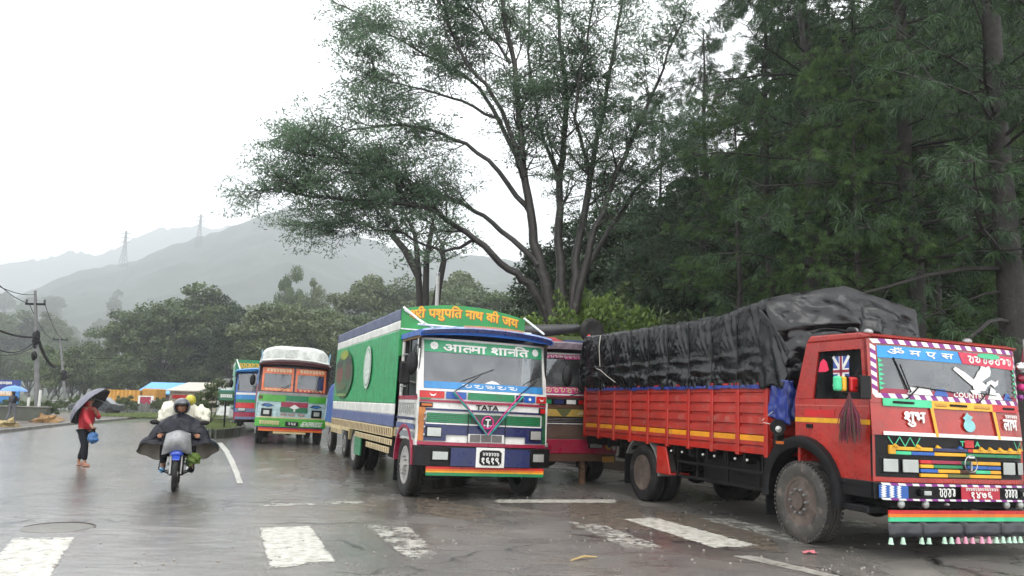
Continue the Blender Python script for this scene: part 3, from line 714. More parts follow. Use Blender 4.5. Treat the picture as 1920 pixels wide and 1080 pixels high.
# ---- pines
def pine(seed, H, r0, first, lmax, mat, nb=76, ntw=9):
    rr = random.Random(seed); rng = np.random.default_rng(seed); root = empty('pine_tree'); mb = MB(); tips = []; dirs = []
    lean = rr.uniform(-.3, .3)
    tr = [(lean * (k / 8) ** 1.5 + rr.gauss(0, .05), rr.gauss(0, .05), -.3 + (H * .95 + .3) * k / 8) for k in range(9)]
    mb.tube(tr, [r0 * (1 - .93 * (k / 8)) for k in range(9)], 10, M_pbark, False)
    for b in range(nb):
        t = b / nb; z = first + (H - first) * t + rr.uniform(-.3, .3); L = lmax * (1 - .6 * t) * rr.uniform(.6, 1.15); a = rr.uniform(0, 6.28)
        d = Vector((math.cos(a), math.sin(a), rr.uniform(-.12, .45))); p = Vector((lean * (z / H) ** 1.5, 0, z)); q = [p.copy()]; n = 6
        for k in range(n):
            d = (d + Vector((rr.gauss(0, .12), rr.gauss(0, .12), rr.gauss(-.04, .07)))).normalized(); q.append(q[-1] + d * L / n)
        mb.tube(q, [max(.010, .045 * (1 - .75 * k / n) * (L / lmax)) for k in range(n + 1)], 5, M_pbark, False)
        if rr.random() < .12: continue                                  # a few bare snags
        for k in range(2, n + 1):
            for _ in range(ntw // 3):
                s = d.orthogonal().normalized(); s.rotate(Matrix.Rotation(rr.uniform(0, 6.28), 3, d)); s.z = s.z * .5 + .05
                td = (d * .7 + s).normalized(); tl = rr.uniform(.35, .9); e = q[k] + td * tl
                mb.tube([q[k], q[k] + td * tl * .5 + Vector((0, 0, .02)), e], [.014, .009, .006], 3, M_pbark, False)
                for f in (.55, .8, 1.0): tips.append(q[k] + td * tl * f); dirs.append(td)
    mb.build('trunk', root, smooth=60)
    K = 24; T = np.repeat(np.array([tuple(t) for t in tips]), K, 0); Dd = np.repeat(np.array([tuple(t) for t in dirs]), K, 0); n = len(T)
    d = nrm(Dd * .75 + rng.normal(size=(n, 3)) * .62 + [0, 0, -.28]); l = .21 * rng.uniform(.7, 1.2, (n, 1))
    s = nrm(np.cross(d, rng.normal(size=(n, 3)))) * .0070; mid_ = T + d * l * .55; mid_[:, 2] -= .012; e = T + d * l; e[:, 2] -= .07
    quads_object('crown', np.stack([T, mid_ + s, e, mid_ - s], 1), mat, root); print('pine needles', n)
    return root
PN = [pine(1, 21, .30, 3.4, 4.6, L_pine), pine(2, 19, .24, 4.5, 4.0, L_pine), pine(3, 20, .27, 2.6, 4.4, L_pine2), pine(4, 17, .20, 3.0, 3.8, L_pine)]
for (px, d, k, rz, s, lb) in [(1538, 20, 0, .3, 1, 'tall dark pine rising behind the middle of the tarpaulin'), (1722, 17, 1, 1.0, 1.05, 'lichen speckled pine behind the front of the tarpaulin'),
                              (1905, 15.6, 0, 4, 1.05, 'thick pine trunk at the right edge of the photo'), (1445, 25, 3, 2, 1, 'slimmer pine left of the tall dark pine'),
                              (1632, 24, 2, 5, .95, 'pine with fresh green boughs between the two nearest pines'), (1815, 31, 1, .5, .95, 'left of two slim dark trunks seen above the red cab'),
                              (1853, 33, 3, 2.2, 1.1, 'right of two slim dark trunks seen above the red cab'), (1320, 29, 0, 3.3, .82, 'open pine right of the big spreading tree, sky behind it'),
                              (1385, 21, 2, 4.2, .52, 'short bright green pine over the long tarpaulin'), (1560, 17.8, 2, 1.7, .42, 'low bright pine bough mass just above the tarpaulin ridge'),
                              (1625, 16.8, 2, 0.4, .50, 'small fresh green pine left of the lichen speckled pine'), (2010, 19, 2, 3.1, 1, 'pine mostly beyond the right edge of the photo'), (1660, 34, 0, 3.0, 1.0, 'pine far back in the wood above the tarpaulin peak'), (1765, 26, 2, 2.0, .9, 'pine behind the lichen speckled pine, half hidden'),
                              (1240, 33, 3, 1.2, .9, 'thin pine in the gap beside the spreading tree'), (1490, 32, 1, 5.1, .95, 'pine half hidden behind the slimmer pine')]:
    r = at(px, hor(px), d); place(PN[k], r.x, d, rz, (s, s, s), lb, 'pine', 'pines behind the parked trucks')
# ------------------------------------------------------------------ vehicle materials
P = paint
K_black = P('black_plastic', (.005, .005, .006), .38, grime=.08, spec=.22); K_chas = P('chassis_black', (.006, .006, .006), .6, grime=.25, gcol=(.025, .021, .017), spec=.2)
K_white = P('white_paint', (.70, .70, .67), .3, grime=.30, var=.12, gcol=(.22, .20, .17)); K_maroon = P('maroon_paint', (.28, .012, .045), .3); K_navy = P('navy_paint', (.010, .018, .085), .3)
K_green = P('green_paint', (.006, .19, .070), .3); K_dgreen = P('dark_green_paint', (.006, .10, .04), .3); K_red = P('red_paint', (.50, .012, .014), .3)
K_blue = P('blue_paint', (.012, .09, .36), .3); K_sky = P('sky_blue_film', (.03, .22, .50), .35); K_yellow = P('yellow_paint', (.72, .36, .012), .35)
K_orange = P('orange_paint', (.65, .16, .01), .35); K_amber = P('amber_plastic', (.42, .10, .01), .25); K_teal = P('teal_cloth', (.02, .22, .19), .7)
K_pink = P('pink_cloth', (.55, .03, .20), .7); K_purple = P('purple_tape', (.20, .008, .20), .35); K_mint = P('mint_paint', (.05, .50, .24), .35)
K_steel = P('dull_steel', (.30, .30, .30), .35, metal=.7, grime=.4); K_chrome = P('chrome', (.62, .62, .62), .18, metal=1, grime=.2)
K_rim = P('painted_rim', (.30, .28, .27), .45, grime=.5, var=.4, metal=.3); K_tyre = P('tyre_rubber', (.013, .012, .012), .6, grime=.5, var=.4, gcol=(.06, .054, .048), bump=.4, spec=.25)
K_mudtyre = P('muddy_tyre_rubber', (.05, .045, .04), .65, grime=.6, var=.4, gcol=(.14, .12, .10), bump=.5); K_mudrim = P('muddy_rim', (.085, .062, .05), .6, grime=.6, var=.5, bump=.4, gcol=(.16, .13, .11))
K_lamp = P('lamp_reflector', (.42, .44, .42), .5, metal=.55, grime=.03, var=.12, scale=3); K_dark = P('cab_interior', (.03, .03, .032), .8, grime=.1)
K_cream = P('cream_paint', (.62, .50, .27), .4, grime=.4); K_brown = P('brown_paint', (.085, .035, .015), .5)
K_seat = P('seat_cloth', (.16, .05, .04), .8); K_slate = P('slate_blue_tarp', (.075, .10, .22), .5, bump=.3, bscale=5)
G_wind = glassmat('windscreen_glass', (.60, .64, .64), .06, .12); G_side = glassmat('door_glass', (.20, .23, .24), .0, .03)
K_lens = glassmat('lamp_glass', (.95, .95, .95), .06, .03)

def make_wheel(parent, x, y, r=.52, w=.26, out=-1, dual=False, rimmat=None, tyremat=None, lugs=0, z=None, front=True):
    """out=-1: the outer face looks to -x"""
    rimmat = rimmat or K_rim; tyremat = tyremat or K_tyre
    e = empty('wheel', (x, y, z if z is not None else r), 0, parent); rr = r * .59
    def tyre_at(x0):
        mb = MB(); hw = w / 2
        pr = [(rr, -hw * .82), (rr + .02, -hw * .92), (r * .78, -hw * 1.0), (r * .92, -hw * .93), (r * .975, -hw * .80), (r, -hw * .6)]
        for k, h in enumerate((-.34, -.30, -.04, .0, .28, .32)): pr.append((r - (.014 if k in (1, 2, 4) else 0), hw * h * 1.0))
        pr += [(r, hw * .6), (r * .975, hw * .80), (r * .92, hw * .93), (r * .78, hw), (rr + .02, hw * .92), (rr, hw * .82)]
        mb.lathe(pr, (x0, 0, 0), (-out, 0, 0), 44, tyremat)
        mb.f = [f for f in mb.f if len(f) == 4]; mb.mi = mb.mi[:len(mb.f)]
        for k in range(lugs):
            a = 2 * math.pi * k / lugs; M = Matrix.Rotation(a, 4, 'X')
            for s in (-1, 1): mb.box(x0 + s * hw * .55, x0 + s * hw * .93, -.018, .018, r * .955, r + .004, tyremat, M)
        return mb.build('tyre', e, smooth=40)
    tyre_at(0)
    if dual: tyre_at(-out * (w + .05))
    mb = MB(); h = w / 2; o = Vector((0, 0, 0)); ax = (out, 0, 0)
    if front: pr = [(rr + .012, h * .80), (rr + .012, h * .90), (rr - .03, h * .86), (rr - .05, h * .25), (rr * .72, h * .30), (rr * .60, h * .82), (rr * .42, h * .95), (rr * .36, h * .95), (rr * .34, h * 1.25), (rr * .18, h * 1.3), (0, h * 1.3)]
    else: pr = [(rr + .012, h * .80), (rr + .012, h * .90), (rr - .03, h * .86), (rr - .06, -h * .5), (rr * .62, -h * .7), (rr * .5, -h * .65), (rr * .40, -h * .6), (rr * .38, h * .7), (rr * .25, h * .85), (0, h * .85)]
    mb.lathe(pr, o, ax, 36, rimmat)
    hb = h * .92 if front else -h * .6
    for k in range(10):
        a = 2 * math.pi * k / 10; c = Vector((out * hb, math.cos(a) * rr * .50, math.sin(a) * rr * .50)); mb.lathe([(.02, -.02), (.02, .035), (.012, .05)], c, ax, 6, K_steel)
        a += .3; c = Vector((out * (h * .40 if front else -h * .62), math.cos(a) * rr * .76, math.sin(a) * rr * .76)); mb.lathe([(.034, -.01), (.034, .012)], c, (out, -math.cos(a) * (.5 if front else 0), -math.sin(a) * (.5 if front else 0)), 8, K_chas)
    mb.build('rim', e, smooth=35)
    return e

def lamp(parent, name, F, x0, x1, z0, z1, off, frame=None, mat=None):
    mb = MB(); mb.patch(F, rect(x0, x1, z0, z1), off, .03, frame or K_black, 3, 2); o = mb.build(name, parent, bevel=.006)
    mb = MB(); e = .018; mb.patch(F, rect(x0 + e, x1 - e, z0 + e, z1 - e), off + .034, .012, mat or K_lamp, 3, 2); mb.build('lens', o, bevel=.006, seg=2)
    return o
def surf(F): return lambda x, z, off: (x, F(x, z) - off, z)
def disc(mb, F, x, z, rx, rz, off, mat, n=14, th=.003):
    vs = [(x + rx * math.cos(2 * math.pi * k / n), z + rz * math.sin(2 * math.pi * k / n)) for k in range(n)]
    a = [(p[0], F(*p) - off, p[1]) for p in vs]; b = [(p[0], F(*p) - off - th, p[1]) for p in vs]
    mb.add(a + b, [tuple(range(n, 2 * n))] + [(i, (i + 1) % n, (i + 1) % n + n, i + n) for i in range(n)], mat)
def poly(mb, F, pts, off, mat, th=.003):
    n = len(pts); a = [(p[0], F(*p) - off, p[1]) for p in pts]; b = [(p[0], F(*p) - off - th, p[1]) for p in pts]
    mb.add(a + b, [tuple(range(n, 2 * n))] + [(i, (i + 1) % n, (i + 1) % n + n, i + n) for i in range(n)], mat)
def squiggle(parent, F, x0, x1, z0, z1, mat, seed, off=.004, n=7, wd=.010, name='painted_ornament', label=None):
    """illegible sign-writer's flourishes: loops and strokes"""
    rr = random.Random(seed); mb = MB(); cw = (x1 - x0) / n
    for k in range(n):
        cx = x0 + cw * (k + .5); h = (z1 - z0)
        pts = [(cx - cw * .4, z1 - h * .12), (cx + cw * .1, z1 - h * .1), (cx + cw * rr.uniform(-.1, .2), z0 + h * rr.uniform(.5, .7)), (cx - cw * rr.uniform(.0, .35), z0 + h * .4), (cx + cw * .05, z0 + h * rr.uniform(.0, .2)), (cx + cw * .38, z0 + h * rr.uniform(.1, .4)), (cx + cw * .36, z1 - h * .1)]
        for a, b in zip(pts[:-1], pts[1:]):
            d = Vector((b[0] - a[0], b[1] - a[1])); 
            if d.length < 1e-4: continue
            nn = Vector((-d.y, d.x)).normalized() * wd / 2
            q = [(a[0] - nn.x, a[1] - nn.y), (b[0] - nn.x, b[1] - nn.y), (b[0] + nn.x, b[1] + nn.y), (a[0] + nn.x, a[1] + nn.y)]
            mb.add([(p[0], F(*p) - off, p[1]) for p in q], [(0, 1, 2, 3)], mat)
    return mb.build(name, parent, label=label)
def wiper(parent, F, p0, p1, p2, p3, off=.03):
    q = lambda p, o=off: Vector((p[0], F(*p) - o, p[1]))
    mb = MB(); mb.tube([q(p0, .01), q(p0, off + .02), q(p1, off + .02)], .009, 5, K_black); w_ = mb.build('wiper', parent)
    mb = MB(); mb.tube([q(p2, off - .008), q(p3, off - .008)], .008, 4, K_black); mb.build('blade', w_)

def chassis(root, L, w=.42, y0=.3):
    mb = MB()
    for s in (-1, 1): mb.box(s * w - .04, s * w + .04, y0, L, .62, .86, K_chas)
    for k in range(int(L / 1.1)): mb.box(-w + .04, w - .04, y0 + .5 + k * 1.1, y0 + .6 + k * 1.1, .66, .82, K_chas)
    mb.box(-.3, .3, .35, 1.5, .5, 1.0, K_chas); mb.tube([(0, 1.5, .62), (0, L - 2.2, .55)], .06, 8, K_chas)
    return mb.build('chassis', root, bevel=.01)
def axle(root, y, x=1.0):
    mb = MB(); mb.tube([(-x, y, .52), (x, y, .52)], .07, 8, K_chas); mb.ell((0, y, .52), (.2, .24, .2), K_chas)
    for s in (-.55, .55): mb.box(s - .04, s + .04, y - .7, y + .7, .60, .66, K_chas)
    mb.build('axle', root, smooth=40)

# ------------------------------------------------------------------ the flat-fronted cab shared by four of the trucks
def FS(x, z):
    c = (abs(x) / 1.25) ** 5 * .16
    if z < 1.88: base = .02 + .03 * (z - .9)
    else: base = .05 + (z - 1.88) * .20
    return base + c + .03 * (x / 1.25) ** 2
def se_cab(root, pal, lod=0, wide=1.25, depth=1.6, split=False):
    W = wide; F = FS; s = pal
    # shell: back wall, sides with door opening, floor, roof
    mb = MB(); body = s['side']
    mb.box(-W, W, depth - .04, depth, .95, 2.96, body); mb.box(-W + .03, W - .03, .25, depth - .05, .95, 1.0, K_chas)
    for q in (-1, 1):
        a, b = sorted((q * W, q * (W - .04)))
        mb.box(a, b, .17, depth - .045, 1.0, 1.78, body); mb.box(a, b, .30, .37, 1.785, 2.82, s['pillar']); mb.box(a, b, .95, 1.02, 1.785, 2.82, s['pillar'])
        mb.box(a, b, depth - .12, depth - .045, 1.785, 2.82, body); mb.box(a, b, .26, depth - .045, 2.825, 2.96, s['roofside'])
    mb.build('cab_shell', root, bevel=.008)
    # front lower skin
    mb = MB(); mb.patch(F, rect(-W + .01, W - .01, .95, 1.885), .0, .03, s['front'], 16, 6); mb.build('front_panel', root, smooth=40)
    # windscreen frame
    mb = MB(); wz0, wz1 = 1.93, 2.80
    mb.patch(F, rect(-W + .01, -W + .10, 1.89, 2.84), 0, .05, s['frame'], 2, 4); mb.patch(F, rect(W - .10, W - .01, 1.89, 2.84), 0, .05, s['frame'], 2, 4)
    mb.patch(F, rect(-W + .10, W - .10, 1.89, wz0), 0, .05, s['frame'], 12, 1); mb.patch(F, rect(-W + .10, W - .10, wz1, 2.84), 0, .05, s['frame'], 12, 1)
    if split: mb.patch(F, rect(-.03, .03, wz0, wz1), 0, .05, s['frame'], 2, 2)
    mb.build('windscreen_frame', root)
    mb = MB(); mb.patch(F, rect(-W + .10, W - .10, wz0, wz1), -.005, .008, G_wind, 16, 4); mb.build('windscreen', root, smooth=60)
    for q in (-1, 1):
        mb = MB(); mb.box(q * (W - .025), q * (W - .018), .38, .94, 1.80, 2.80, G_side); mb.build('door_window', root)
    # roof, arched, with the visor brow
    n = 14; vs = []; mats = s['roof']
    for yy in (-.02, .16, depth + .02):
        for i in range(n + 1):
            x = -W - .03 + (2 * W + .06) * i / n; u = x / W; z = 2.94 + .12 * (1 - u * u) + (-.02 if yy < 0 else .03); vs.append((x, yy + .10 * abs(u) ** 4, z))
    for yy in (-.02, .16, depth + .02):
        for i in range(n + 1):
            x = -W - .03 + (2 * W + .06) * i / n; u = x / W; z = 2.85 + .06 * (1 - u * u) + (.0 if yy < 0 else .02); vs.append((x, yy + .12 * abs(u) ** 4 + .03, z))
    T = 3 * (n + 1); fs = []
    for j in range(2):
        for i in range(n): a = j * (n + 1) + i; fs.append((a, a + 1, a + n + 2, a + n + 1)); fs.append((a + T, a + T + n + 1, a + T + n + 2, a + T + 1))
    for i in range(n): fs.append((i, i + T, i + T + 1, i + 1)); a = 2 * (n + 1) + i; fs.append((a, a + 1, a + 1 + T, a + T))
    for j in range(2):
        a = j * (n + 1); fs.append((a, a + n + 1, a + n + 1 + T, a + T)); a += n; fs.append((a, a + T, a + T + n + 1, a + n + 1))
    mb = MB(); mb.add(vs, fs, mats); mb.build('roof', root, smooth=40)
    # inside
    mb = MB(); mb.box(-W + .06, W - .06, depth - .10, depth - .06, 1.0, 2.84, K_dark); mb.box(-W + .1, W - .1, .30, .55, 1.60, 1.86, K_dark)
    mb.build('cab_lining', root)
    for q in (-.62, .55):
        mb = MB(); mb.box(q - .28, q + .28, .85, 1.3, 1.35, 1.5, K_seat); mb.box(q - .26, q + .26, 1.25, 1.4, 1.5, 2.15, K_seat); mb.build('seat', root, bevel=.03, seg=2)
    mb = MB(); mb.lathe([(.22, -.012), (.235, 0), (.22, .012), (.205, 0), (.22, -.012)], (.55, .62, 1.98), (0, -.5, .85), 24, K_black); mb.tube([(.55, .62, 1.98), (.55, .48, 1.7)], .02, 6, K_black)
    mb.box(.35, .75, .6, .64, 1.965, 1.985, K_black); mb.build('steering_wheel', root, smooth=50)

def mirror_arm(root, x, q, y=.02, z0=2.62, z1=1.95, body=K_black):
    mb = MB(); mb.tube([(x, y + .2, z0), (x + q * .16, y - .12, z0), (x + q * .22, y - .16, z0 - .15)], .013, 6, K_black); m_ = mb.build('mirror_arm', root, smooth=60)
    mb = MB(); c = Vector((x + q * .22, y - .16, z0 - .33)); mb.ell(c, (.105, .07, .20), body, 14, 10); mb.build('mirror_housing', m_, smooth=60)
    return m_

# ------------------------------------------------------------------ truck 1: green box truck
def green_truck():
    th = R(21); fl = gp(775, 940.5); D = fl.y
    c, s_ = math.cos(th), math.sin(th)
    root = empty('box_truck', (fl.x + 1.25 * c, fl.y + 1.25 * s_, -.028), th); root.rotation_euler = (0, R(1.4), th)
    tag(root, 'green box truck with white and navy stripes and yellow lettering above the cab', 'truck')
    F = FS
    side = P('cab_side_white', (.55, .55, .52), .35, grime=.35)
    se_cab(root, dict(side=side, pillar=K_black, roofside=P('carved_wood', (.20, .11, .035), .5, var=.5, scale=9), front=K_white, frame=K_white, roof=K_blue))
    chassis(root, 8.6); axle(root, .95); axle(root, 6.55)
    make_wheel(root, -1.12, .85, .55, .27, -1, rimmat=P('silver_rim', (.46, .44, .42), .35, grime=.45, metal=.5), lugs=40); make_wheel(root, 1.08, .85, .55, .27, 1)
    make_wheel(root, -1.02, 6.55, .53, .26, -1, dual=True, front=False, rimmat=P('silver_rim', (.46, .44, .42), .35)); make_wheel(root, 1.02, 6.55, .53, .26, 1, dual=True, front=False)
    # --- front stripes and panels, bottom to top
    def band(name, x0, x1, z0, z1, mat, off=.031, th=.006, nx=12, label=None):
        mb = MB(); mb.patch(F, rect(x0, x1, z0, z1), off, th, mat, nx, 1); return mb.build(name, root, label=label)
    band('maroon_strip', -1.22, 1.22, .95, 1.01, K_maroon)
    band('navy_band', -1.06, 1.06, 1.14, 1.31, K_navy)
    band('headlight_surround', -1.12, -.74, 1.03, 1.34, K_navy, .038); band('headlight_surround', .76, 1.13, 1.03, 1.34, K_navy, .038)
    band('white_strip', -1.10, 1.10, 1.315, 1.335, K_white, .046)
    band('grille_backing', -1.08, 1.08, 1.34, 1.51, K_dgreen, .031)
    for k in range(5): band('grille_slat', -1.07, 1.07, 1.352 + k * .032, 1.366 + k * .032, K_green, .038, .022)
    for x in (-.35, .35): band('panel_joint', x - .006, x + .006, 1.0, 1.56, K_black, .060, .003, 1)
    band('dark_grille_centre', -.30, .30, 1.345, 1.505, P('grey_green_mesh', (.03, .06, .045), .6), .0615, .003)
    band('navy_strip', -1.16, 1.16, 1.55, 1.585, K_navy)
    band('maroon_strip', -1.22, 1.22, 1.695, 1.735, K_maroon); band('maroon_badge', -.30, .30, 1.690, 1.7, K_maroon, .033)
    for x0, x1, mt in ((-1.215, -.80, K_red), (-.77, -.40, K_blue), (-.37, .52, K_green), (.55, .70, K_navy), (.715, .95, K_blue), (.98, 1.215, K_red)):
        band('colour_panel', x0, x1, 1.765, 1.885, mt)
    band('green_patch', -1.21, -1.03, 1.738, 1.762, K_green); band('green_patch', 1.06, 1.21, 1.738, 1.762, K_dgreen)
    mb = MB()
    for x in (-.59, .83): disc(mb, F, x, 1.825, .028, .028, .038, K_white)
    for x in (-1.0, 1.1): poly(mb, F, [(x - .06, 1.85), (x - .03, 1.80), (x + .03, 1.80), (x + .06, 1.85), (x + .02, 1.825), (x - .02, 1.825)], .038, K_white)
    mb.build('painted_ornament', root)
    for x0 in (-.30, -.095, .11):
        for k in range(4): band('vent_slat', x0, x0 + .185, 1.035 + k * .032, 1.052 + k * .032, K_steel, .037, .015, 3)
    band('vent_backing', -.34, .34, 1.02, 1.165, K_white, .031); 
    mb = MB()
    for x0 in (-.30, -.095, .11): mb.patch(F, rect(x0 - .004, x0 + .189, 1.03, 1.155), .0372, .001, P('vent_grey', (.13, .12, .12), .5), 2, 1)
    mb.build('vent_opening', root)
    # corner columns
    wood = P('varnished_brown', (.42, .14, .018), .35, var=.4)
    band('corner_column', -1.24, -1.11, 1.02, 1.60, wood, .031, .02, 2); band('corner_column', 1.13, 1.235, 1.02, 1.60, K_dgreen, .031, .02, 2)
    band('green_patch', -1.12, -1.09, 1.02, 1.12, K_green, .034)
    for z in (1.12, 1.25, 1.38, 1.48): 
        mb = MB(); mb.ell((-1.12, F(-1.12, z) - .07, z), (.022, .022, .03), K_steel, 8, 6); mb.build('bead', root, smooth=60)
    lamp(root, 'indicator', F, -1.20, -.99, 1.60, 1.68, .031, mat=K_amber); lamp(root, 'indicator', F, 1.05, 1.20, 1.56, 1.68, .031, mat=K_red)
    lamp(root, 'headlight', F, -1.09, -.82, 1.085, 1.27, .05); lamp(root, 'headlight', F, .84, 1.10, 1.085, 1.27, .05)
    lettering('maker_lettering', root, 'TATA', K_black, -.21, .21, 1.592, 1.675, surf(F), .036, .045)
    # badge ring
    mb = MB(); pr = [(.105, -.01), (.12, 0), (.105, .012), (.09, 0), (.105, -.01)]; y_ = F(0, 1.38) - .085
    M_ = []; mb.lathe(pr, (0, y_, 1.375), (0, -1, 0), 24, K_pink)
    mb.box(-.012, .012, y_ - .01, y_ + .01, 1.29, 1.42, K_chrome); mb.box(-.05, .05, y_ - .01, y_ + .01, 1.415, 1.435, K_chrome); mb.build('badge', root, smooth=50)
    # bumper
    FB = lambda x, z: -.10 + (abs(x) / 1.25) ** 6 * .14
    mb = MB(); mb.patch(FB, rect(-1.27, 1.27, .60, .94), 0, .05, K_black, 20, 2)
    for q in (-1, 1): mb.box(q * 1.27, q * 1.22, .04, .45, .60, .94, K_black)
    mb.build('bumper', root, bevel=.01)
    mb = MB(); mb.patch(FB, rect(-.68, .80, .615, .925), .052, .004, K_navy, 10, 1); mb.build('bumper_panel', root)
    lamp(root, 'bumper_lamp', FB, -1.02, -.72, .70, .87, .052); lamp(root, 'bumper_lamp', FB, .84, 1.10, .70, .87, .052)
    mb = MB(); mb.patch(FB, rect(-.22, .31, .60, .94), .058, .008, K_white, 2, 1); plate = mb.build('number_plate', root, bevel=.004)
    mb = MB(); poly(mb, FB, [(-.16, .68), (-.11, .64), (.20, .64), (.25, .68), (.25, .86), (.20, .90), (-.11, .90), (-.16, .86)], .067, K_black); mb.build('plate_shield', plate)
    lettering('plate_number', plate, '१६१९', K_white, -.12, .21, .66, .77, surf(FB), .0715, .03)
    squiggle(plate, FB, -.11, .20, .80, .86, K_white, 5, .0715, 6, .011, 'plate_top_line')
    FR = lambda x, z: -.06
    for z0, z1, mt in ((.56, .60, K_red), (.525, .56, K_orange), (.50, .525, K_yellow), (.445, .50, K_green)):
        mb = MB(); mb.patch(FR, rect(-1.09, 1.10, z0 - .002 if z0 > .45 else z0, z1 - .002), .03 if mt is K_red else .03, .02, mt, 2, 1); mb.build('rainbow_strip', root)
    # windscreen films and lettering
    mb = MB(); mb.patch(F, [(-1.15, 2.655), (1.15, 2.655), (1.15, 2.80), (-1.15, 2.80)], .006, .002, P('green_film', (.015, .28, .12), .3), 16, 1); mb.patch(F, [(-1.15, 2.585), (1.15, 2.585), (1.15, 2.654), (-1.15, 2.654)], .006, .002, P('green_film', (.015, .28, .12), .3), 16, 1); film = mb.build('sun_strip', root)
    lettering('film_lettering', film, 'आ|त~|मा| |शा|न~|ित', K_white, -.82, .84, 2.605, 2.785, surf(F), .011, .035)
    for x in (-.98, .99):
        mb = MB()
        for k in range(8): disc(mb, F, x + .045 * math.cos(k * .785), 2.70 + .045 * math.sin(k * .785), .028, .028, .009, K_white, 8)
        disc(mb, F, x, 2.70, .035, .035, .0095, K_white, 8); mb.build('flower_emblem', film)
    mb = MB(); mb.patch(F, rect(-1.14, 1.14, 1.935, 2.06), .006, .002, K_sky, 16, 1); lf = mb.build('lower_film', root)
    squiggle(lf, F, -.5, .6, 1.97, 2.03, K_white, 3, .0095, 5, .012)
    mb = MB(); poly(mb, F, [(-.05, 2.062), (.25, 2.062), (.18, 2.10), (.10, 2.125), (.02, 2.10)], .006, K_white); mb.build('dashboard_ornament', root)
    # brow lettering and wipers, garland
    FBr = lambda x, z: .02 + .12 * abs(x / 1.25) ** 4 - .045
    brow = MB(); brow.patch(lambda x, z: FBr(x, z), [(-1.2, 2.79), (1.2, 2.79), (1.2, 2.87), (-1.2, 2.87)], .0, .006, K_navy, 16, 1)
    # the brow follows the roof arch
    br = MB(); n = 20; vs = []
    for i in range(n + 1):
        x = -1.25 + 2.5 * i / n; u = x / 1.25; z = 2.875 + .09 * (1 - u * u); vs += [(x, FBr(x, z) , z), (x, FBr(x, z) - .01, z + .065), (x, FBr(x, z) + .02, z + .10)]
    br.add(vs, [(3 * i, 3 * i + 3, 3 * i + 4, 3 * i + 1) for i in range(n)], K_navy); br.add(vs, [(3 * i + 1, 3 * i + 4, 3 * i + 5, 3 * i + 2) for i in range(n)], P('pale_blue_scroll', (.25, .33, .55), .4, var=.6, scale=12))
    bo = br.build('visor_brow', root); md = bo.modifiers.new('t', 'SOLIDIFY'); md.thickness = .012
    vs_arc = lambda x, z, off: (x, FBr(x, z) - off + .005, z + .10 * (1 - (x / 1.25) ** 2))
    mbq = squiggle(root, lambda x, z: 0, -.55, .62, 2.945, 2.985, P('orange_script', (.70, .22, .10), .4), 8, 0, 22, .012, 'visor_script')
    for v in mbq.data.vertices: v.co = Vector(vs_arc(v.co.x, v.co.z, .03))
    wiper(root, F, (-.62, 1.90), (-.15, 2.20), (-.50, 2.08), (.12, 2.33)); wiper(root, F, (.62, 1.90), (.98, 2.17), (.70, 2.08), (1.12, 2.32))
    for x0, x1, mt in ((-.67, -.02, K_teal), (-.62, .0, K_pink), (.66, .03, K_teal), (.60, .0, K_pink)):
        mb = MB(); q = []
        for k in range(13):
            t = k / 12; x = x0 + (x1 - x0) * t; z = 1.88 - .72 * t + .02 * math.sin(t * 3.14); q.append((x, F(x, z) - .10 - (.03 if mt is K_teal else 0), z))
        mb.tube(q, [.018 + .008 * math.sin(k * 2.1) for k in range(13)] if mt is K_teal else .012, 6, mt); mb.build('garland', root, smooth=60)
    # mirrors
    mirror_arm(root, -1.25, -1, .0, 2.66); mirror_arm(root, 1.25, 1, .0, 2.62)
    mb = MB(); mb.tube([(-1.25, .35, 2.30), (-1.46, .30, 2.34)], .012, 5, K_steel); mb.tube([(-1.25, .35, 2.02), (-1.46, .30, 2.05)], .012, 5, K_steel); m2 = mb.build('mirror_arm', root)
    mb = MB(); mb.box(-1.58, -1.38, .27, .33, 1.98, 2.38, K_black); mb.build('mirror_housing', m2, bevel=.03, seg=2)
    mb = MB(); mb.tube([(-1.28, .12, 1.82), (-1.30, .10, 2.2), (-1.27, .18, 2.62)], .014, 5, K_white); mb.build('grab_rail', root)
    # cab side: door, painted panel, stripes, arch
    X = -1.251
    def sp(name, y0, y1, z0, z1, mat, th=.008, o=0): mb = MB(); mb.box(X - o - th, X - o, y0, y1, z0, z1, mat); return mb.build(name, root, bevel=.003)
    sp('maroon_strip', .18, 1.58, 1.72, 1.79, K_maroon); sp('door', .30, 1.05, 1.02, 1.705, side, .02)
    FXs = lambda y, z: 0
    sq = squiggle(root, lambda x, z: 0, .25, 1.5, 1.44, 1.68, P('grey_script', (.10, .10, .10), .5), 17, 0, 9, .014, 'door_script')
    for v in sq.data.vertices: v.co = Vector((X - .024, v.co.x, v.co.z))
    for k, (z0, z1, mt) in enumerate(((1.36, 1.41, K_navy), (1.20, 1.30, K_slate), (1.06, 1.16, P('grey_stripe', (.18, .2, .22), .4)))): sp('side_stripe', .20, 1.58, z0, z1, mt, .006, .021)
    for z in (1.95, 2.1, 2.25, 2.4, 2.55): sp('window_bar', 1.05, 1.5, z, z + .025, K_steel, .015)
    arch = MB(); n = 14
    for r_in, r_out, mt, o in ((.63, .68, K_maroon, .03),):
        pts = [(.85 + r_out * math.cos(a), .60 + r_out * math.sin(a)) for a in [math.pi * k / n for k in range(n + 1)]] + [(.85 + r_in * math.cos(a), .60 + r_in * math.sin(a)) for a in [math.pi * (n - k) / n for k in range(n + 1)]]
        arch.prism([(p[0], p[1]) for p in pts], 'x', X - .05, X + .12, mt)
    arch.build('wheel_arch', root)
    mb = MB(); pr = []
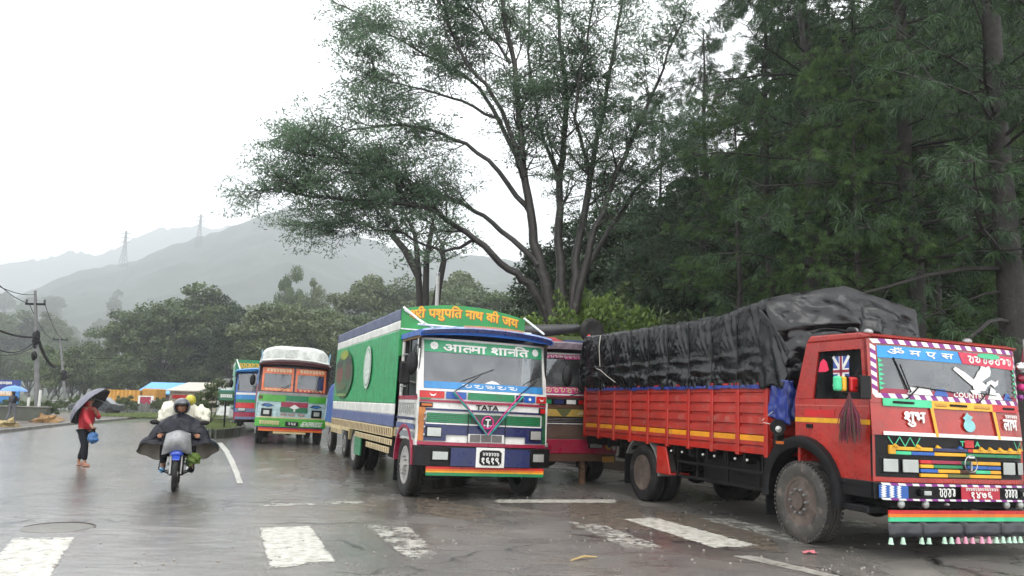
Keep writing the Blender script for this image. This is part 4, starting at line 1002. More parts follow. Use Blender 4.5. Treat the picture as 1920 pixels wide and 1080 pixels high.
    pts = [(.16, .80), (.16, 1.3), (1.62, 1.3), (1.62, .60), (1.53, .60)] + [(.85 + .68 * math.cos(a), .60 + .68 * math.sin(a)) for a in [math.pi * k / n for k in range(0, n - 1)]] + [(.22, .80)]
    mb.prism(pts, 'x', X, X + .04, side); mb.build('lower_side', root)
    sp('mud_flap', 1.62, 1.66, .2, .75, K_black, -.35, 0)
    # --- cargo box
    Y0, Y1, Z0, Z1, XW = 1.66, 9.25, 1.18, 3.47, 1.30
    tarp = P('green_tarpaulin', (.012, .27, .085), .4, var=.35, grime=.3, gcol=(.06, .14, .08), bump=.25, bscale=3)
    def side_wall(x, q):
        bands = [(Z0, 1.42, K_slate, .0), (1.42, 1.63, P('band_white', (.66, .66, .62), .35, grime=.25), 0), (1.63, 3.06, tarp, 1), (3.06, 3.24, P('band_white', (.66, .66, .62), .35), 0), (3.24, Z1, P('band_navy', (.06, .075, .15), .4), 0)]
        for z0, z1, mt, cor in bands:
            mb = MB(); n = 190; vs = []; zz = [z0, z0 + .03, (z0 + z1) / 2, z1 - .03, z1]
            for j, z in enumerate(zz):
                for i in range(n + 1):
                    y = Y0 + (Y1 - Y0) * i / n; a = .003 * math.sin(i * .9) * (cor and (0 < j < 4)) * (.5 + .5 * noise.noise(Vector((y, z, 0)))) + .012 * noise.noise(Vector((y * 1.5, z * 2, 5)))
                    vs.append((x + q * a, y, z))
            fs = [(j * (n + 1) + i, j * (n + 1) + i + 1, (j + 1) * (n + 1) + i + 1, (j + 1) * (n + 1) + i) for j in range(4) for i in range(n)]
            mb.add(vs, fs, mt); o = mb.build('side_sheet', root, smooth=60); md = o.modifiers.new('t', 'SOLIDIFY'); md.thickness = .02; md.offset = 0
    side_wall(-XW, -1); side_wall(XW, 1)
    # print on the tarpaulin
    FT = -XW - .045
    mb = MB(); wf = P('printed_white', (.55, .60, .55), .5, var=.5, scale=14); rfn = lambda y, z: 0
    def dsc(y, z, ry, rz, mat, o, n=28): mb.add([(FT - o, y + ry * math.cos(6.2832 * k / n), z + rz * math.sin(6.2832 * k / n)) for k in range(n)], [tuple(range(n))], mat)
    dsc(4.5, 2.42, .42, .48, wf, 0); dsc(4.5, 2.42, .36, .42, tarp, .003); dsc(4.5, 2.42, .33, .39, wf, .005); mb.build('round_seal', root)
    mb = MB(); pics = [(7.7, 2.32, 1.35, .62, '#2c5a36'), (8.3, 2.36, .52, .30, '#6a3226'), (7.0, 2.42, .42, .26, '#4e3426'), (8.4, 2.60, .55, .10, '#2a2a2a'), (7.0, 2.64, .42, .09, '#2a2a2a'), (7.7, 2.84, .62, .12, '#8e9a2e'), (7.9, 2.02, .8, .10, '#4a5a34'), (7.8, 1.80, .9, .035, '#7a9a50')]
    for k, (y, z, a, b, h) in enumerate(pics): dsc(y, z, a, b, P('print%d' % k, h, .5, var=.6, scale=5, grime=.5), k * .003)
    mb.build('printed_picture', root)
    mb = MB(); mb.box(-XW + .02, XW - .02, Y0 + .02, Y1, Z0 - .16, Z0, K_cream); mb.box(-XW + .04, XW - .04, Y1 - .05, Y1, Z0, Z1, tarp); mb.build('cargo_floor', root)
    # arched roof of the box
    vs = []; n = 12
    for yy in (Y0, Y1):
        for i in range(n + 1): x = -XW + 2 * XW * i / n; vs.append((x, yy, Z1 + .12 * (1 - (x / XW) ** 2)))
    mb = MB(); mb.add(vs, [(i, i + 1, i + n + 2, i + n + 1) for i in range(n)], P('band_navy', (.06, .075, .15), .4)); o = mb.build('cargo_roof', root, smooth=60); md = o.modifiers.new('t', 'SOLIDIFY'); md.thickness = .02
    # front board with the lettering
    top = lambda x: Z1 + .17 * (1 - (x / XW) ** 2)
    pts = [(-XW, 2.55), (XW, 2.55)] + [(XW - 2 * XW * k / 12, top(XW - 2 * XW * k / 12)) for k in range(13)]
    mb = MB(); mb.prism(pts, 'y', Y0 - .03, Y0 - .003, P('sign_green', (.012, .24, .05), .35, grime=.12)); board = mb.build('sign_board', root, bevel=.004)
    rs = P('red_shade', (.45, .05, .02), .4)
    arc = lambda x: .13 * (1 - (x / XW) ** 2)
    for mt, dx, o in ((rs, .014, .034), (K_yellow, 0, .037)):
        lettering('board_lettering', board, 'श~|री| |प|शु|प|ित| |ना|थ| |की| |ज|य', mt, -1.14 + dx, 1.14 + dx, 3.20 - dx, 3.49 - dx, lambda x, z, off: (x, Y0 - off, z), o, .03, arc=arc)
    mb = MB(); mb.box(-XW, XW, Y0 - .05, Y0 - .032, 3.07, 3.095, K_white); mb.build('board_rail', board)
    mb = MB()
    for x in (-1.27, 1.27): mb.tube([(x, Y0 - .05, 3.50), (x * .93, .35, 3.08)], .022, 6, K_white)
    mb.tube([(-.6, Y0 - .05, 3.12), (-1.27, Y0 - .05, 3.45)], .015, 5, K_white); mb.tube([(-1.15, .9, 3.12), (1.15, .9, 3.12)], .02, 6, K_white); mb.build('roof_stay', root)
    # painted skirt boards under the floor
    def skirt(y0, y1, z0, z1, pat):
        mb = MB(); mb.box(-XW - .03, -XW + .0, y0, y1, z0, z1, K_cream); sk = mb.build('skirt_board', root, bevel=.004)
        mb = MB(); n = int((y1 - y0) / .16)
        for k in range(n):
            y = y0 + (k + .5) * (y1 - y0) / n
            if pat: mb.box(-XW - .034, -XW - .031, y - .035, y + .03, z0 + .02, z1 - .02, K_brown)
            else:
                h = (z1 - z0); mb.add([(-XW - .0335, y - .06, z0 + .01), (-XW - .0335, y - .01, z0 + .01), (-XW - .0335, y + .05, z1 - .01), (-XW - .0335, y, z1 - .01)], [(0, 1, 2, 3)], K_brown)
        mb.build('painted_ornament', sk)['kind'] = 'stuff'
    skirt(1.70, 9.2, .99, 1.175, True); skirt(1.70, 5.5, .84, .95, False); skirt(1.9, 4.1, .68, .79, False); skirt(7.5, 9.2, .80, .93, False)
    mb = MB(); mb.box(-XW + .02, -XW + .06, 5.0, 5.75, .42, .95, K_green); mb.build('mudguard', root, bevel=.01)
    mb = MB(); mb.box(-.95, -.6, 2.2, 3.6, .5, .95, K_chas); mb.box(.6, .95, 2.2, 3.6, .5, .95, K_chas); mb.build('fuel_tank', root, bevel=.05, seg=2)
    return root
green_truck()
# ------------------------------------------------------------------ truck 2: red truck under a black tarpaulin
def tarpmat():
    m, n, b = _nodes('black_tarpaulin'); N = n.nodes; L = n.links; b.inputs['Base Color'].default_value = (.003, .0032, .004, 1); b.inputs['Roughness'].default_value = .20; b.inputs['Specular IOR Level'].default_value = .40
    g = N.new('ShaderNodeTexCoord'); prev = None
    for sc, st, amt, dist, strg in ((3.2, (1, 1.3, .8), .30, 1.2, .05), (8, (1, 1, 1.3), .32, .6, .022), (60, (1, 1, 1), .5, 0, .006)):
        mp = N.new('ShaderNodeMapping'); mp.inputs['Scale'].default_value = st; t = N.new('ShaderNodeTexNoise'); t.inputs['Scale'].default_value = sc; t.inputs['Detail'].default_value = 5; t.inputs['Distortion'].default_value = dist
        t.noise_type = 'RIDGED_MULTIFRACTAL' if sc < 20 else 'FBM'
        L.new(g.outputs['Object'], mp.inputs['Vector']); L.new(mp.outputs[0], t.inputs['Vector']); bp = N.new('ShaderNodeBump'); bp.inputs['Strength'].default_value = amt; bp.inputs['Distance'].default_value = strg
        L.new(t.outputs['Fac'], bp.inputs['Height'])
        if prev: L.new(prev, bp.inputs['Normal'])
        prev = bp.outputs[0]
    L.new(prev, b.inputs['Normal']); return m
def red_truck():
    th = R(19.5); wg = gp(1515, 1016); c, s_ = math.cos(th), math.sin(th)
    # the visible front wheel stands at local (-1.05, 1.17)
    ox = wg.x - (-1.13 * c - 1.17 * s_); oy = wg.y - (-1.13 * s_ + 1.17 * c)
    root = empty('tarped_truck', (ox, oy, -.026), th); root.rotation_euler = (0, R(1.3), th)
    tag(root, 'red truck in front with black tarpaulin over its load and striped tape round the windscreen', 'truck')
    RED = P('faded_red_paint', (.35, .017, .010), .28, var=.38, grime=.30, scale=2.2, coat=.3, gcol=(.26, .07, .05)); W = 1.22
    def F(x, z):
        c_ = (abs(x) / W) ** 8 * .10 + .02 * (x / W) ** 2
        if z < 1.47: b = -.20
        elif z < 1.90: b = -.20 + (z - 1.47) * .08
        else: b = -.166 + (z - 1.90) * .05
        return b + c_
    # front skins
    mb = MB(); mb.patch(F, rect(-W, W, .90, .955), 0, .02, RED, 18, 1); mb.patch(F, rect(-W, W, .955, 1.445), -.02, .02, K_black, 18, 2); mb.patch(F, rect(-W, W, 1.445, 1.82), 0, .02, RED, 18, 3)
    mb.build('front_panel', root, smooth=40)
    mb = MB(); wz0, wz1 = 1.93, 2.53
    mb.patch(F, rect(-W, -W + .10, 1.822, 2.60), 0, .05, RED, 3, 5); mb.patch(F, rect(W - .10, W, 1.822, 2.60), 0, .05, RED, 3, 5)
    mb.patch(F, rect(-W + .10, W - .10, 1.822, wz0), 0, .05, RED, 14, 1); mb.patch(F, rect(-W + .10, W - .10, wz1, 2.60), 0, .05, RED, 14, 1); mb.build('windscreen_frame', root, smooth=40)
    mb = MB(); mb.patch(F, rect(-W + .10, W - .10, wz0, wz1), -.006, .008, G_wind, 18, 4); mb.build('windscreen', root, smooth=60)
    # cab side shells
    FY = lambda z: F(W, z)
    for q in (-1, 1):
        X0, X1 = sorted((q * W, q * (W - .05)))
        mb = MB()
        back = lambda z: 1.30 - max(0, z - 1.85) * .32
        # wheel arch cut: polygon below the waist
        n = 10; ar = [(1.17 + .70 * math.cos(a), .62 + .70 * math.sin(a)) for a in [R(90 + 90 * k / n) for k in range(n + 1)]]
        low = [(.155, .98), (.155, 1.45), (.155, 1.86), (1.30, 1.86), (1.30, 1.32)] + [(max(p[0], .47), p[1]) for p in ar[0:]] + [(.47, .62)] if False else [(-.042, 1.86), (1.30, 1.86), (1.30, 1.31)] + ar + [(.47, .86), (-.078, .86), (-.078, 1.47)]
        mb.prism(low, 'x', X0, X1, RED)
        mb.prism([(-.042, 1.862), (.05, 1.862), (.09, 2.47), (.09, 2.60), (-.01, 2.60)], 'x', X0, X1, RED)                   # windscreen pillar
        mb.prism([(.95, 1.862), (1.30, 1.862), (back(2.6), 2.60), (.84, 2.60), (.84, 2.47)], 'x', X0, X1, RED)
        mb.prism([(.09, 2.472), (.84, 2.472), (.84, 2.60), (.09, 2.60)], 'x', X0, X1, RED)
        mb.build('cab_side', root, bevel=.01)
        mb = MB(); xx = q * (W - .03); mb.prism([(.05, 1.862), (.95, 1.862), (.84, 2.472), (.09, 2.472)], 'x', min(xx, xx + .006), max(xx, xx + .006), G_side); dw = mb.build('door_window', root)
        if q < 0:
            xf = q * (W - .018)
            def tri(pts, mat, o): mbb.add([(xf - o, p[0], p[1]) for p in pts], [tuple(range(len(pts)))], mat)
            mbb = MB(); tri([(.86, 2.21), (.72, 2.21), (.66, 2.23), (.70, 2.34), (.76, 2.38), (.82, 2.34)], P('pink_sticker', (.70, .02, .08), .4), 0); mbb.build('sticker', dw)
            mbb = MB(); tri([(.58, 2.02), (.30, 2.02), (.30, 2.40), (.58, 2.40)], P('flag_blue', (.03, .07, .30), .4), 0)
            for a, b in (((.58, 2.02), (.30, 2.40)), ((.30, 2.02), (.58, 2.40))):
                d = Vector((b[0] - a[0], b[1] - a[1])); nn = Vector((-d.y, d.x)).normalized() * .022; tri([(a[0] - nn.x, a[1] - nn.y), (b[0] - nn.x, b[1] - nn.y), (b[0] + nn.x, b[1] + nn.y), (a[0] + nn.x, a[1] + nn.y)], K_white, .002)
            tri([(.475, 2.02), (.405, 2.02), (.405, 2.40), (.475, 2.40)], K_white, .004); tri([(.58, 2.175), (.30, 2.175), (.30, 2.245), (.58, 2.245)], K_white, .004)
            tri([(.46, 2.02), (.42, 2.02), (.42, 2.40), (.46, 2.40)], K_maroon, .006); tri([(.58, 2.192), (.30, 2.192), (.30, 2.228), (.58, 2.228)], K_maroon, .006); mbb.build('flag_sticker', dw)
        # door seams, yellow stripe
        mb = MB(); X = q * (W + .003)
        def sb(y0, y1, z0, z1, mat, o=.003, name=None):
            mb2 = MB(); a, b = sorted((q * (W + .001), q * (W + .001 + o))); mb2.box(a, b, y0, y1, z0, z1, mat); return mb2.build(name, root)
        sb(-.05, 1.29, 1.555, 1.615, K_yellow, .005, 'yellow_stripe'); sb(-.057, -.05, .9, 1.84, K_black, .002, 'door_seam'); sb(-.04, 1.29, 1.77, 1.782, P('seam_red', (.55, .12, .09), .3), .006, 'door_crease')
        sb(.55, 1.10, 1.625, 1.72, K_red, .004, 'red_patch'); sb(.95, 1.07, 1.48, 1.53, K_black, .012, 'door_handle')
        mb = MB(); mb.prism([(-.076, .95), (-.06, .95), (-.06, 1.445), (-.076, 1.445)], 'x', *sorted((q * (W + .001), q * (W + .006))), K_black); mb.build('corner_trim', root)
        # black flared fender, steps
        mb = MB(); n = 18; prof = []
        for k in range(n + 1):
            a = R(-8 + 196 * k / n); ca, sa = math.cos(a), math.sin(a); rx = 1.0
            prof.append((ca, sa))
        vs = []
        for (ca, sa) in prof:
            for (r_, xo) in ((.60, -.16), (.60, .06), (.66, .09), (.74, .07), (.76, .0), (.76, -.16)):
                zz = .62 + r_ * sa; yy = 1.17 + (r_ + .02) * ca
                vs.append((q * (W + xo), yy, zz))
        m_ = 6; fs = [(i * m_ + j, (i + 1) * m_ + j, (i + 1) * m_ + (j + 1) % m_, i * m_ + (j + 1) % m_) for i in range(n) for j in range(m_)]
        mb.add(vs, fs, K_black); fe = mb.build('fender', root, smooth=45)
        mb = MB(); a, b = sorted((q * (W + .098), q * (W + .085))); mb.box(a, b, 1.42, 1.58, 1.24, 1.28, K_amber); mb.build('reflector', fe)
        mb = MB(); a, b = sorted((q * (W + .03), q * (W - .28))); mb.box(a, b, -.02, .50, .52, .60, K_black); mb.box(a, b, .02, .50, .80, .86, K_black); mb.box(sorted((q * (W - .26), q * (W - .22)))[0], sorted((q * (W - .26), q * (W - .22)))[1], .0, .5, .6, .94, K_chas); mb.build('step', root, bevel=.015)
        mb = MB(); a, b = sorted((q * (W + .02), q * (W - .3))); mb.box(a, b, 1.88, 1.91, .25, 1.0, K_black); mb.build('mud_flap', root)
    mb = MB(); mb.prism([(-.02, 2.60), (-.08, 2.63), (.10, 2.68), (.98, 2.69), (1.06, 2.60)], 'x', -W - .01, W + .01, RED); mb.build('roof', root, bevel=.02, seg=2)
    mb = MB(); mb.box(-W + .02, W - .02, 1.22, 1.27, .95, 1.86, RED); mb.box(-W + .06, W - .06, 1.02, 1.06, 1.87, 2.60, K_dark); mb.box(-W + .06, W - .06, .2, 1.2, .95, 1.0, K_chas); mb.box(-W + .1, W - .1, .22, .5, 1.5, 1.82, K_dark); mb.build('cab_lining', root)
    for qx in (-.6, .55):
        mb = MB(); mb.box(qx - .26, qx + .26, .75, 1.0, 1.3, 1.5, K_seat); mb.box(qx - .25, qx + .25, .92, 1.02, 1.5, 2.2, K_seat); mb.build('seat', root, bevel=.03)
    mb = MB(); mb.lathe([(.22, -.012), (.235, 0), (.22, .012), (.205, 0), (.22, -.012)], (.52, .55, 1.98), (0, -.5, .85), 24, K_black); mb.tube([(.52, .55, 1.98), (.52, .42, 1.7)], .02, 6, K_black); mb.build('steering_wheel', root, smooth=50)
    # tape border
    def tape(x0, z0, x1, z1, n, wd=.055, name='striped_tape', FF=F, off=.003, hz=True):
        mb = MB(); mb2 = MB(); 
        for k in range(n):
            t0, t1 = k / n, (k + 1) / n; mt = K_purple if k % 2 else K_white
            a = (x0 + (x1 - x0) * t0, z0 + (z1 - z0) * t0); b = (x0 + (x1 - x0) * t1, z0 + (z1 - z0) * t1)
            L = math.hypot(x1 - x0, z1 - z0); sl = wd * .7 * (x1 - x0) / L, wd * .7 * (z1 - z0) / L
            if hz: q = [(a[0], a[1] - wd / 2), (b[0], b[1] - wd / 2), (b[0] - sl[0], b[1] + wd / 2), (a[0] - sl[0], a[1] + wd / 2)]
            else: q = [(a[0] - wd / 2, a[1]), (a[0] + wd / 2, a[1] - sl[1]), (b[0] + wd / 2, b[1] - sl[1]), (b[0] - wd / 2, b[1])]
            mb.patch(FF, q, off, .002, mt, 3, 1)
        return mb.build(name, root)
    tape(-W + .06, 1.912, W - .06, 1.912, 26); tape(-W + .06, 2.57, W - .06, 2.57, 26); tape(-W + .055, 1.945, -W + .055, 2.54, 11, hz=False); tape(W - .055, 1.945, W - .055, 2.54, 11, hz=False)
    # films
    mb = MB(); mb.patch(F, [(-W + .10, 2.37), (.16, 2.37), (.10, 2.515), (-W + .10, 2.515)], .004, .002, P('cyan_film', (.015, .26, .62), .3), 12, 1); f1 = mb.build('sun_strip', root, label='blue film across the left half of the windscreen top')
    mb = MB(); mb.patch(F, [(.17, 2.37), (W - .10, 2.34), (W - .10, 2.515), (.11, 2.515)], .004, .002, P('crimson_film', (.60, .012, .06), .3), 12, 1); f2 = mb.build('sun_strip', root, label='crimson film across the right half of the windscreen top')
    lettering('film_lettering', f1, 'ॐ| |म| |ए| |स', K_white, -1.0, .02, 2.40, 2.50, surf(F), .009, .03)
    squiggle(f2, F, .25, 1.05, 2.39, 2.48, K_white, 12, .009, 7, .02)
    mb = MB(); disc(mb, F, .62, 2.49, .20, .035, .012, K_mint, 16); mb.build('green_leaf_emblem', f2)
    # jagged film up both sides of the glass
    for q in (-1, 1):
        mb = MB()
        for k in range(7): z = 1.98 + k * .055; x = q * (W - .105); poly(mb, F, [(x, z), (x - q * (.05 + .02 * (k % 2)), z + .02), (x, z + .05)] if q > 0 else [(x, z), (x, z + .05), (x - q * (.05 + .02 * (k % 2)), z + .02)], .004, K_mint)
        mb.build('side_film', root)
    mb = MB(); mb.patch(F, rect(-W + .11, W - .11, 1.942, 2.00), .004, .002, K_maroon, 12, 1); lf = mb.build('lower_film', root)
    for x0, x1, mt in ((-.75, -.35, K_white), (-.34, -.10, K_blue), (.55, .82, K_white), (.83, 1.0, K_blue)): mb = MB(); mb.patch(F, [(x0, 1.945), (x1, 1.945), (x1 - .06, 2.03), (x0 + .05, 2.03)], .007, .002, mt, 3, 1); mb.build('film_patch', lf)
    lettering('film_lettering', lf, 'COUNTRY', K_white, -.02, .52, 1.945, 2.005, surf(F), .008, .03)
    # white winged horse / bird emblem
    mb = MB(); cxx, czz = .42, 2.16
    for pts in ([(-.42, .13), (-.38, .165), (-.22, .10), (-.10, .03), (-.05, .0), (-.12, -.06), (-.22, .0)], [(-.12, -.02), (-.05, .06), (.0, .13), (.10, .17), (.20, .21), (.22, .14), (.20, .08), (.12, .04), (.05, .0), (.14, -.05), (.10, -.11), (.0, -.12), (-.10, -.10)],
                [(-.02, -.10), (-.16, -.12), (-.12, -.16), (.02, -.14)], [(.10, -.08), (.2, -.02), (.27, -.06), (.33, -.02), (.34, .04), (.29, .01), (.22, .03), (.14, .0)], [(.2, -.06), (.28, -.10), (.26, -.17), (.17, -.14)], [(.02, .13), (.06, .20), (.13, .19), (.10, .15)]):
        poly(mb, F, [(cxx + a, czz + b) for a, b in (pts if sum((pts[i][0] - pts[i - 1][0]) * (pts[i][1] + pts[i - 1][1]) for i in range(len(pts))) < 0 else pts[::-1])], .006, K_white, .002)
    mb.build('bird_emblem', root)
    # driver's things seen through the glass
    mb = MB(); mb.tube([(-.10, F(-.1, 2.5) - .0 + .06, 2.42), (-.13, F(-.1, 2.3) + .10, 2.28)], .03, 6, K_black); mb.box(-.26, .02, F(-.1, 2.2) + .07, F(-.1, 2.2) + .12, 2.10, 2.26, K_black); mb.build('interior_mirror', root, bevel=.02)
    # air intake strip
    for x0, x1, mt in ((-1.10, -.66, K_mint), (-.66, -.40, K_mint), (-.40, .60, K_yellow), (.60, 1.10, K_red)): mb = MB(); mb.patch(F, rect(x0 + .001, x1 - .001, 1.79, 1.882), .021, .008, mt, 8, 1); mb.build('intake_panel', root)
    for x0, x1 in ((-.98, -.68), (-.12, .16), (.78, 1.0)): mb = MB(); mb.patch(F, rect(x0, x1, 1.825, 1.852), .030, .004, K_chas, 3, 1); mb.build('intake_slot', root)
    for x0, x1 in ((-.36, -.16), (.28, .55)): mb = MB(); mb.patch(F, rect(x0, x1, 1.815, 1.858), .030, .012, P('ochre_paint', (.45, .22, .02), .4), 3, 1); mb.build('intake_latch', root, bevel=.008)
    # hood writing, ribbons, emblem
    lettering('hood_lettering', root, 'शु|भ', K_white, -.84, -.52, 1.56, 1.73, surf(F), .023, .035); lettering('hood_lettering', root, 'ला|भ', K_white, .76, 1.02, 1.57, 1.70, surf(F), .023, .035)
    squiggle(root, F, .80, 1.05, 1.72, 1.76, K_white, 6, .023, 6, .010, 'hood_script')
    for x in (-.38, .64): mb = MB(); mb.patch(F, [(x, 1.45), (x + .045, 1.45), (x - .005, 1.79), (x - .055, 1.79)], .024, .003, K_yellow, 2, 2); mb.build('ribbon', root)
    pale = P('pale_blue_emblem', (.22, .50, .52), .4); mb = MB(); disc(mb, F, .17, 1.60, .095, .075, .023, pale, 16); disc(mb, F, .15, 1.685, .06, .04, .024, pale, 10)
    poly(mb, F, [(.07, 1.69), (.12, 1.73), (.15, 1.765), (.18, 1.73), (.24, 1.71), (.20, 1.67), (.12, 1.67)][::-1], .0245, pale); mb.build('kettle_emblem', root)
    mb = MB(); mb.patch(F, rect(-1.12, 1.12, 1.446, 1.49), .022, .005, K_white, 14, 1); mb.build('white_strip', root)
    mb = MB()
    for x0, n in ((-1.06, 3), (.95, 2)):
        w_ = .15; mb = MB()
        for k in range(n * 2):
            a = (x0 + k * w_ / 2 + (0), 1.43 if k % 2 == 0 else 1.32); b = (x0 + (k + 1) * w_ / 2, 1.32 if k % 2 == 0 else 1.43)
            d = Vector((b[0] - a[0], b[1] - a[1])); nn = Vector((-d.y, d.x)).normalized() * .006
            mb.add([(p[0], F(*p) - .004, p[1]) for p in ((a[0] - nn.x, a[1] - nn.y), (b[0] - nn.x, b[1] - nn.y), (b[0] + nn.x, b[1] + nn.y), (a[0] + nn.x, a[1] + nn.y))], [(0, 1, 2, 3)], K_mint)
        mb.build('zigzag_paint', root)
    lettering('maker_lettering', root, 'T', K_mint, .02, .09, 1.35, 1.41, surf(F), .004, .04); lettering('maker_lettering', root, 'A', K_mint, .26, .34, 1.35, 1.41, surf(F), .004, .04)
    mb = MB(); mb.patch(F, rect(.10, .25, 1.33, 1.425), .001, .01, K_red, 2, 1); mb.build('red_rosette', root, bevel=.004)
    # grille bars, each in painted lengths
    rows = [(1.275, [(-1.03, -.62, K_yellow), (-.62, -.42, K_yellow), (-.42, .14, K_navy), (.14, .22, K_red), (.22, .62, K_yellow), (.62, 1.10, K_yellow)]),
            (1.222, [(-1.03, -.75, K_mint), (-.75, -.40, K_blue), (-.40, .10, K_yellow), (.10, .60, K_green), (.60, 1.10, K_green)]),
            (1.127, [(-.62, -.45, K_red), (-.45, .02, K_maroon), (.02, .16, K_dgreen), (.16, .68, K_yellow)]),
            (1.075, [(-.62, -.42, K_yellow), (-.42, .04, K_green), (.12, .45, K_blue), (.45, .68, K_blue)]),
            (1.022, [(-.62, -.35, K_blue), (-.35, .0, K_yellow), (.0, .25, K_brown), (.25, .50, K_mint), (.50, .68, K_yellow)]),
            (.968, [(-.62, -.2, K_yellow), (-.2, .15, P('olive_paint', (.12, .13, .03), .4)), (.15, .68, K_yellow)])]
    for z, segs in rows:
        for x0, x1, mt in segs: mb = MB(); mb.patch(F, rect(x0, x1 - .002, z, z + .040), .012, .03, mt, 4, 1); mb.build('grille_bar', root, bevel=.005)
    for x in (-1.02, -.70, -.40, -.05, .30, .45, .62, .80, .98): mb = MB(); mb.prism([(x, 1.316), (x + .08, 1.316), (x + .02, 1.35)], 'y', F(x, 1.3) - .045, F(x, 1.3) - .02, K_yellow if x not in (-.05, ) else K_blue); mb.build('grille_tooth', root)
    mb = MB(); mb.patch(F, rect(-1.05, -.97, 1.225, 1.33), .015, .03, K_yellow, 2, 1); mb.build('grille_end', root, bevel=.006)
    mb = MB(); y_ = F(.1, 1.18) - .06; mb.lathe([(.100, -.006), (.108, 0), (.100, .008), (.094, 0), (.100, -.006)], (.12, y_, 1.14), (0, -1, 0), 28, K_steel); mb.box(.108, .132, y_ - .008, y_ + .008, 1.06, 1.17, K_steel); mb.box(.07, .17, y_ - .008, y_ + .008, 1.21, 1.232, K_chrome); mb.build('badge', root, smooth=50)
    for x0, x1 in ((-1.14, -.93), (-.90, -.64), (.70, .95), (.98, 1.14)): lamp(root, 'headlight', F, x0, x1, 1.00, 1.185, -.015)
    wiper(root, F, (-.78, 1.89), (-.60, 2.04), (-.62, 2.04), (.02, 2.0), .02); wiper(root, F, (.35, 1.89), (.50, 2.02), (.45, 2.01), (1.02, 1.975), .02); wiper(root, F, (-.72, 1.97), (-.86, 2.30), (-.74, 2.0), (-.92, 2.38), .012)
    # bumper
    FB = lambda x, z: -.25 + (abs(x) / 1.25) ** 6 * .13
    mb = MB(); mb.patch(FB, rect(-1.25, 1.25, .70, .895), 0, .05, K_black, 20, 2)
    for q in (-1, 1): mb.box(q * 1.25, q * 1.20, -.12, .5, .70, .895, K_black)
    mb.build('bumper', root, bevel=.008)
    tape(-1.20, .883, 1.20, .883, 26, .026, FF=FB, off=.052); tape(-1.20, .712, 1.20, .712, 26, .022, FF=FB, off=.052)
    for k in range(3):
        mb = MB(); n = 10; L, Rr = [], []
        for i in range(n + 1): z = .73 + .135 * i / n; dx = .012 * (1 if i % 2 else -1); L.append((-1.21 + k * .085 + dx, z)); Rr.append((-1.17 + k * .085 + dx, z))
        pts = L + Rr[::-1]; mb.add([(p[0], FB(*p) - .0535, p[1]) for p in pts], [(i, i + 1, 2 * n - i, 2 * n + 1 - i) for i in range(n)], K_white); mb.build('wavy_stripe', root)
    mb = MB(); mb.patch(FB, rect(-1.235, -.90, .725, .87), .0505, .001, K_blue, 4, 1); mb.build('blue_patch', root)
    lamp(root, 'bumper_lamp', FB, -.72, -.58, .75, .835, .052); lamp(root, 'bumper_lamp', FB, .88, 1.02, .75, .835, .052)
    mb = MB(); mb.patch(FB, rect(-.10, .52, .722, .870), .053, .008, P('plate_red', (.42, .008, .03), .35), 4, 1); pl = mb.build('number_plate', root, bevel=.003)
    lettering('plate_number', pl, '१४७६', K_white, .04, .38, .733, .812, surf(FB), .064, .03); squiggle(pl, FB, -.05, .48, .826, .86, K_white, 2, .064, 14, .008, 'plate_top_line')
    squiggle(root, FB, -.46, -.20, .74, .855, K_white, 31, .054, 4, .014, 'bumper_script'); squiggle(root, FB, .60, .82, .74, .855, K_white, 33, .054, 4, .014, 'bumper_script')
    mb = MB(); mb.box(-1.0, 1.0, -.12, .1, .60, .70, K_chas); mb.build('bumper_bracket', root)
    for x in (-.95, -.58, -.25, .72, .95, 1.1): mb = MB(); mb.ell((x, -.22, .655), (.045 if x != -.25 else .02,) * 1 + (.04, .05 if x != -.25 else .02), K_lamp, 10, 7); mb.build('small_lamp', root, smooth=60)
    FR = lambda x, z: -.22
    for z0, z1, mt in ((.545, .585, K_red), (.505, .545, K_orange), (.455, .505, K_mint)): mb = MB(); mb.patch(FR, rect(-1.13, 1.22, z0 + .001, z1 - .001), .0, .02, mt, 2, 1); mb.build('rainbow_strip', root)
    for x0, x1 in ((-1.14, -.63), (-.62, .02), (.03, .62), (.63, 1.2)):
        mb = MB(); n = 8; vs = []
        for j in range(4):
            for i in range(n + 1): vs.append((x0 + (x1 - x0) * i / n, -.215 + .01 * math.sin(i * 1.3 + j) - .02 * j / 3, .452 - .17 * j / 3 - (.01 * math.sin(i * 2.0) if j == 3 else 0)))
        mb.add(vs, [(j * (n + 1) + i, (j + 1) * (n + 1) + i, (j + 1) * (n + 1) + i + 1, j * (n + 1) + i + 1) for j in range(3) for i in range(n)], P('rubber_flap', (.014, .015, .02), .35)); o = mb.build('rubber_flap', root, smooth=60); md = o.modifiers.new('t', 'SOLIDIFY'); md.thickness = .01
    cup = P('pale_green_tassel', (.40, .58, .45), .5); cupp = P('pink_tassel', (.60, .25, .35), .5); rr = random.Random(4)
    xs = [-1.12, -.94, -.66, -.55, -.31, -.2, -.10, .02, .13, .28, .40, .52, .63, .73, .82, .92, 1.02, 1.12]
    for i, x in enumerate(xs):
        mb = MB(); mt = cupp if 6 <= i <= 10 else cup; mb.lathe([(.012, 0), (.020, -.01), (.026, -.05), (.034, -.075), (.03, -.075), (.0, -.02)], (x, -.225, .278), (0, 0, 1), 10, mt); mb.build('tassel', root, smooth=50)
    # mirror with cloth, horsetail tassel
    mb = MB(); mb.tube([(-1.22, .10, 2.22), (-1.34, .05, 2.15)], .014, 6, K_black); mb.tube([(-1.22, .10, 1.92), (-1.34, .05, 2.0)], .014, 6, K_black); mb.box(-1.36, -1.20, -.06, -.02, 1.86, 2.14, K_black); mm = mb.build('mirror_arm', root, bevel=.01)
    mb = MB(); 
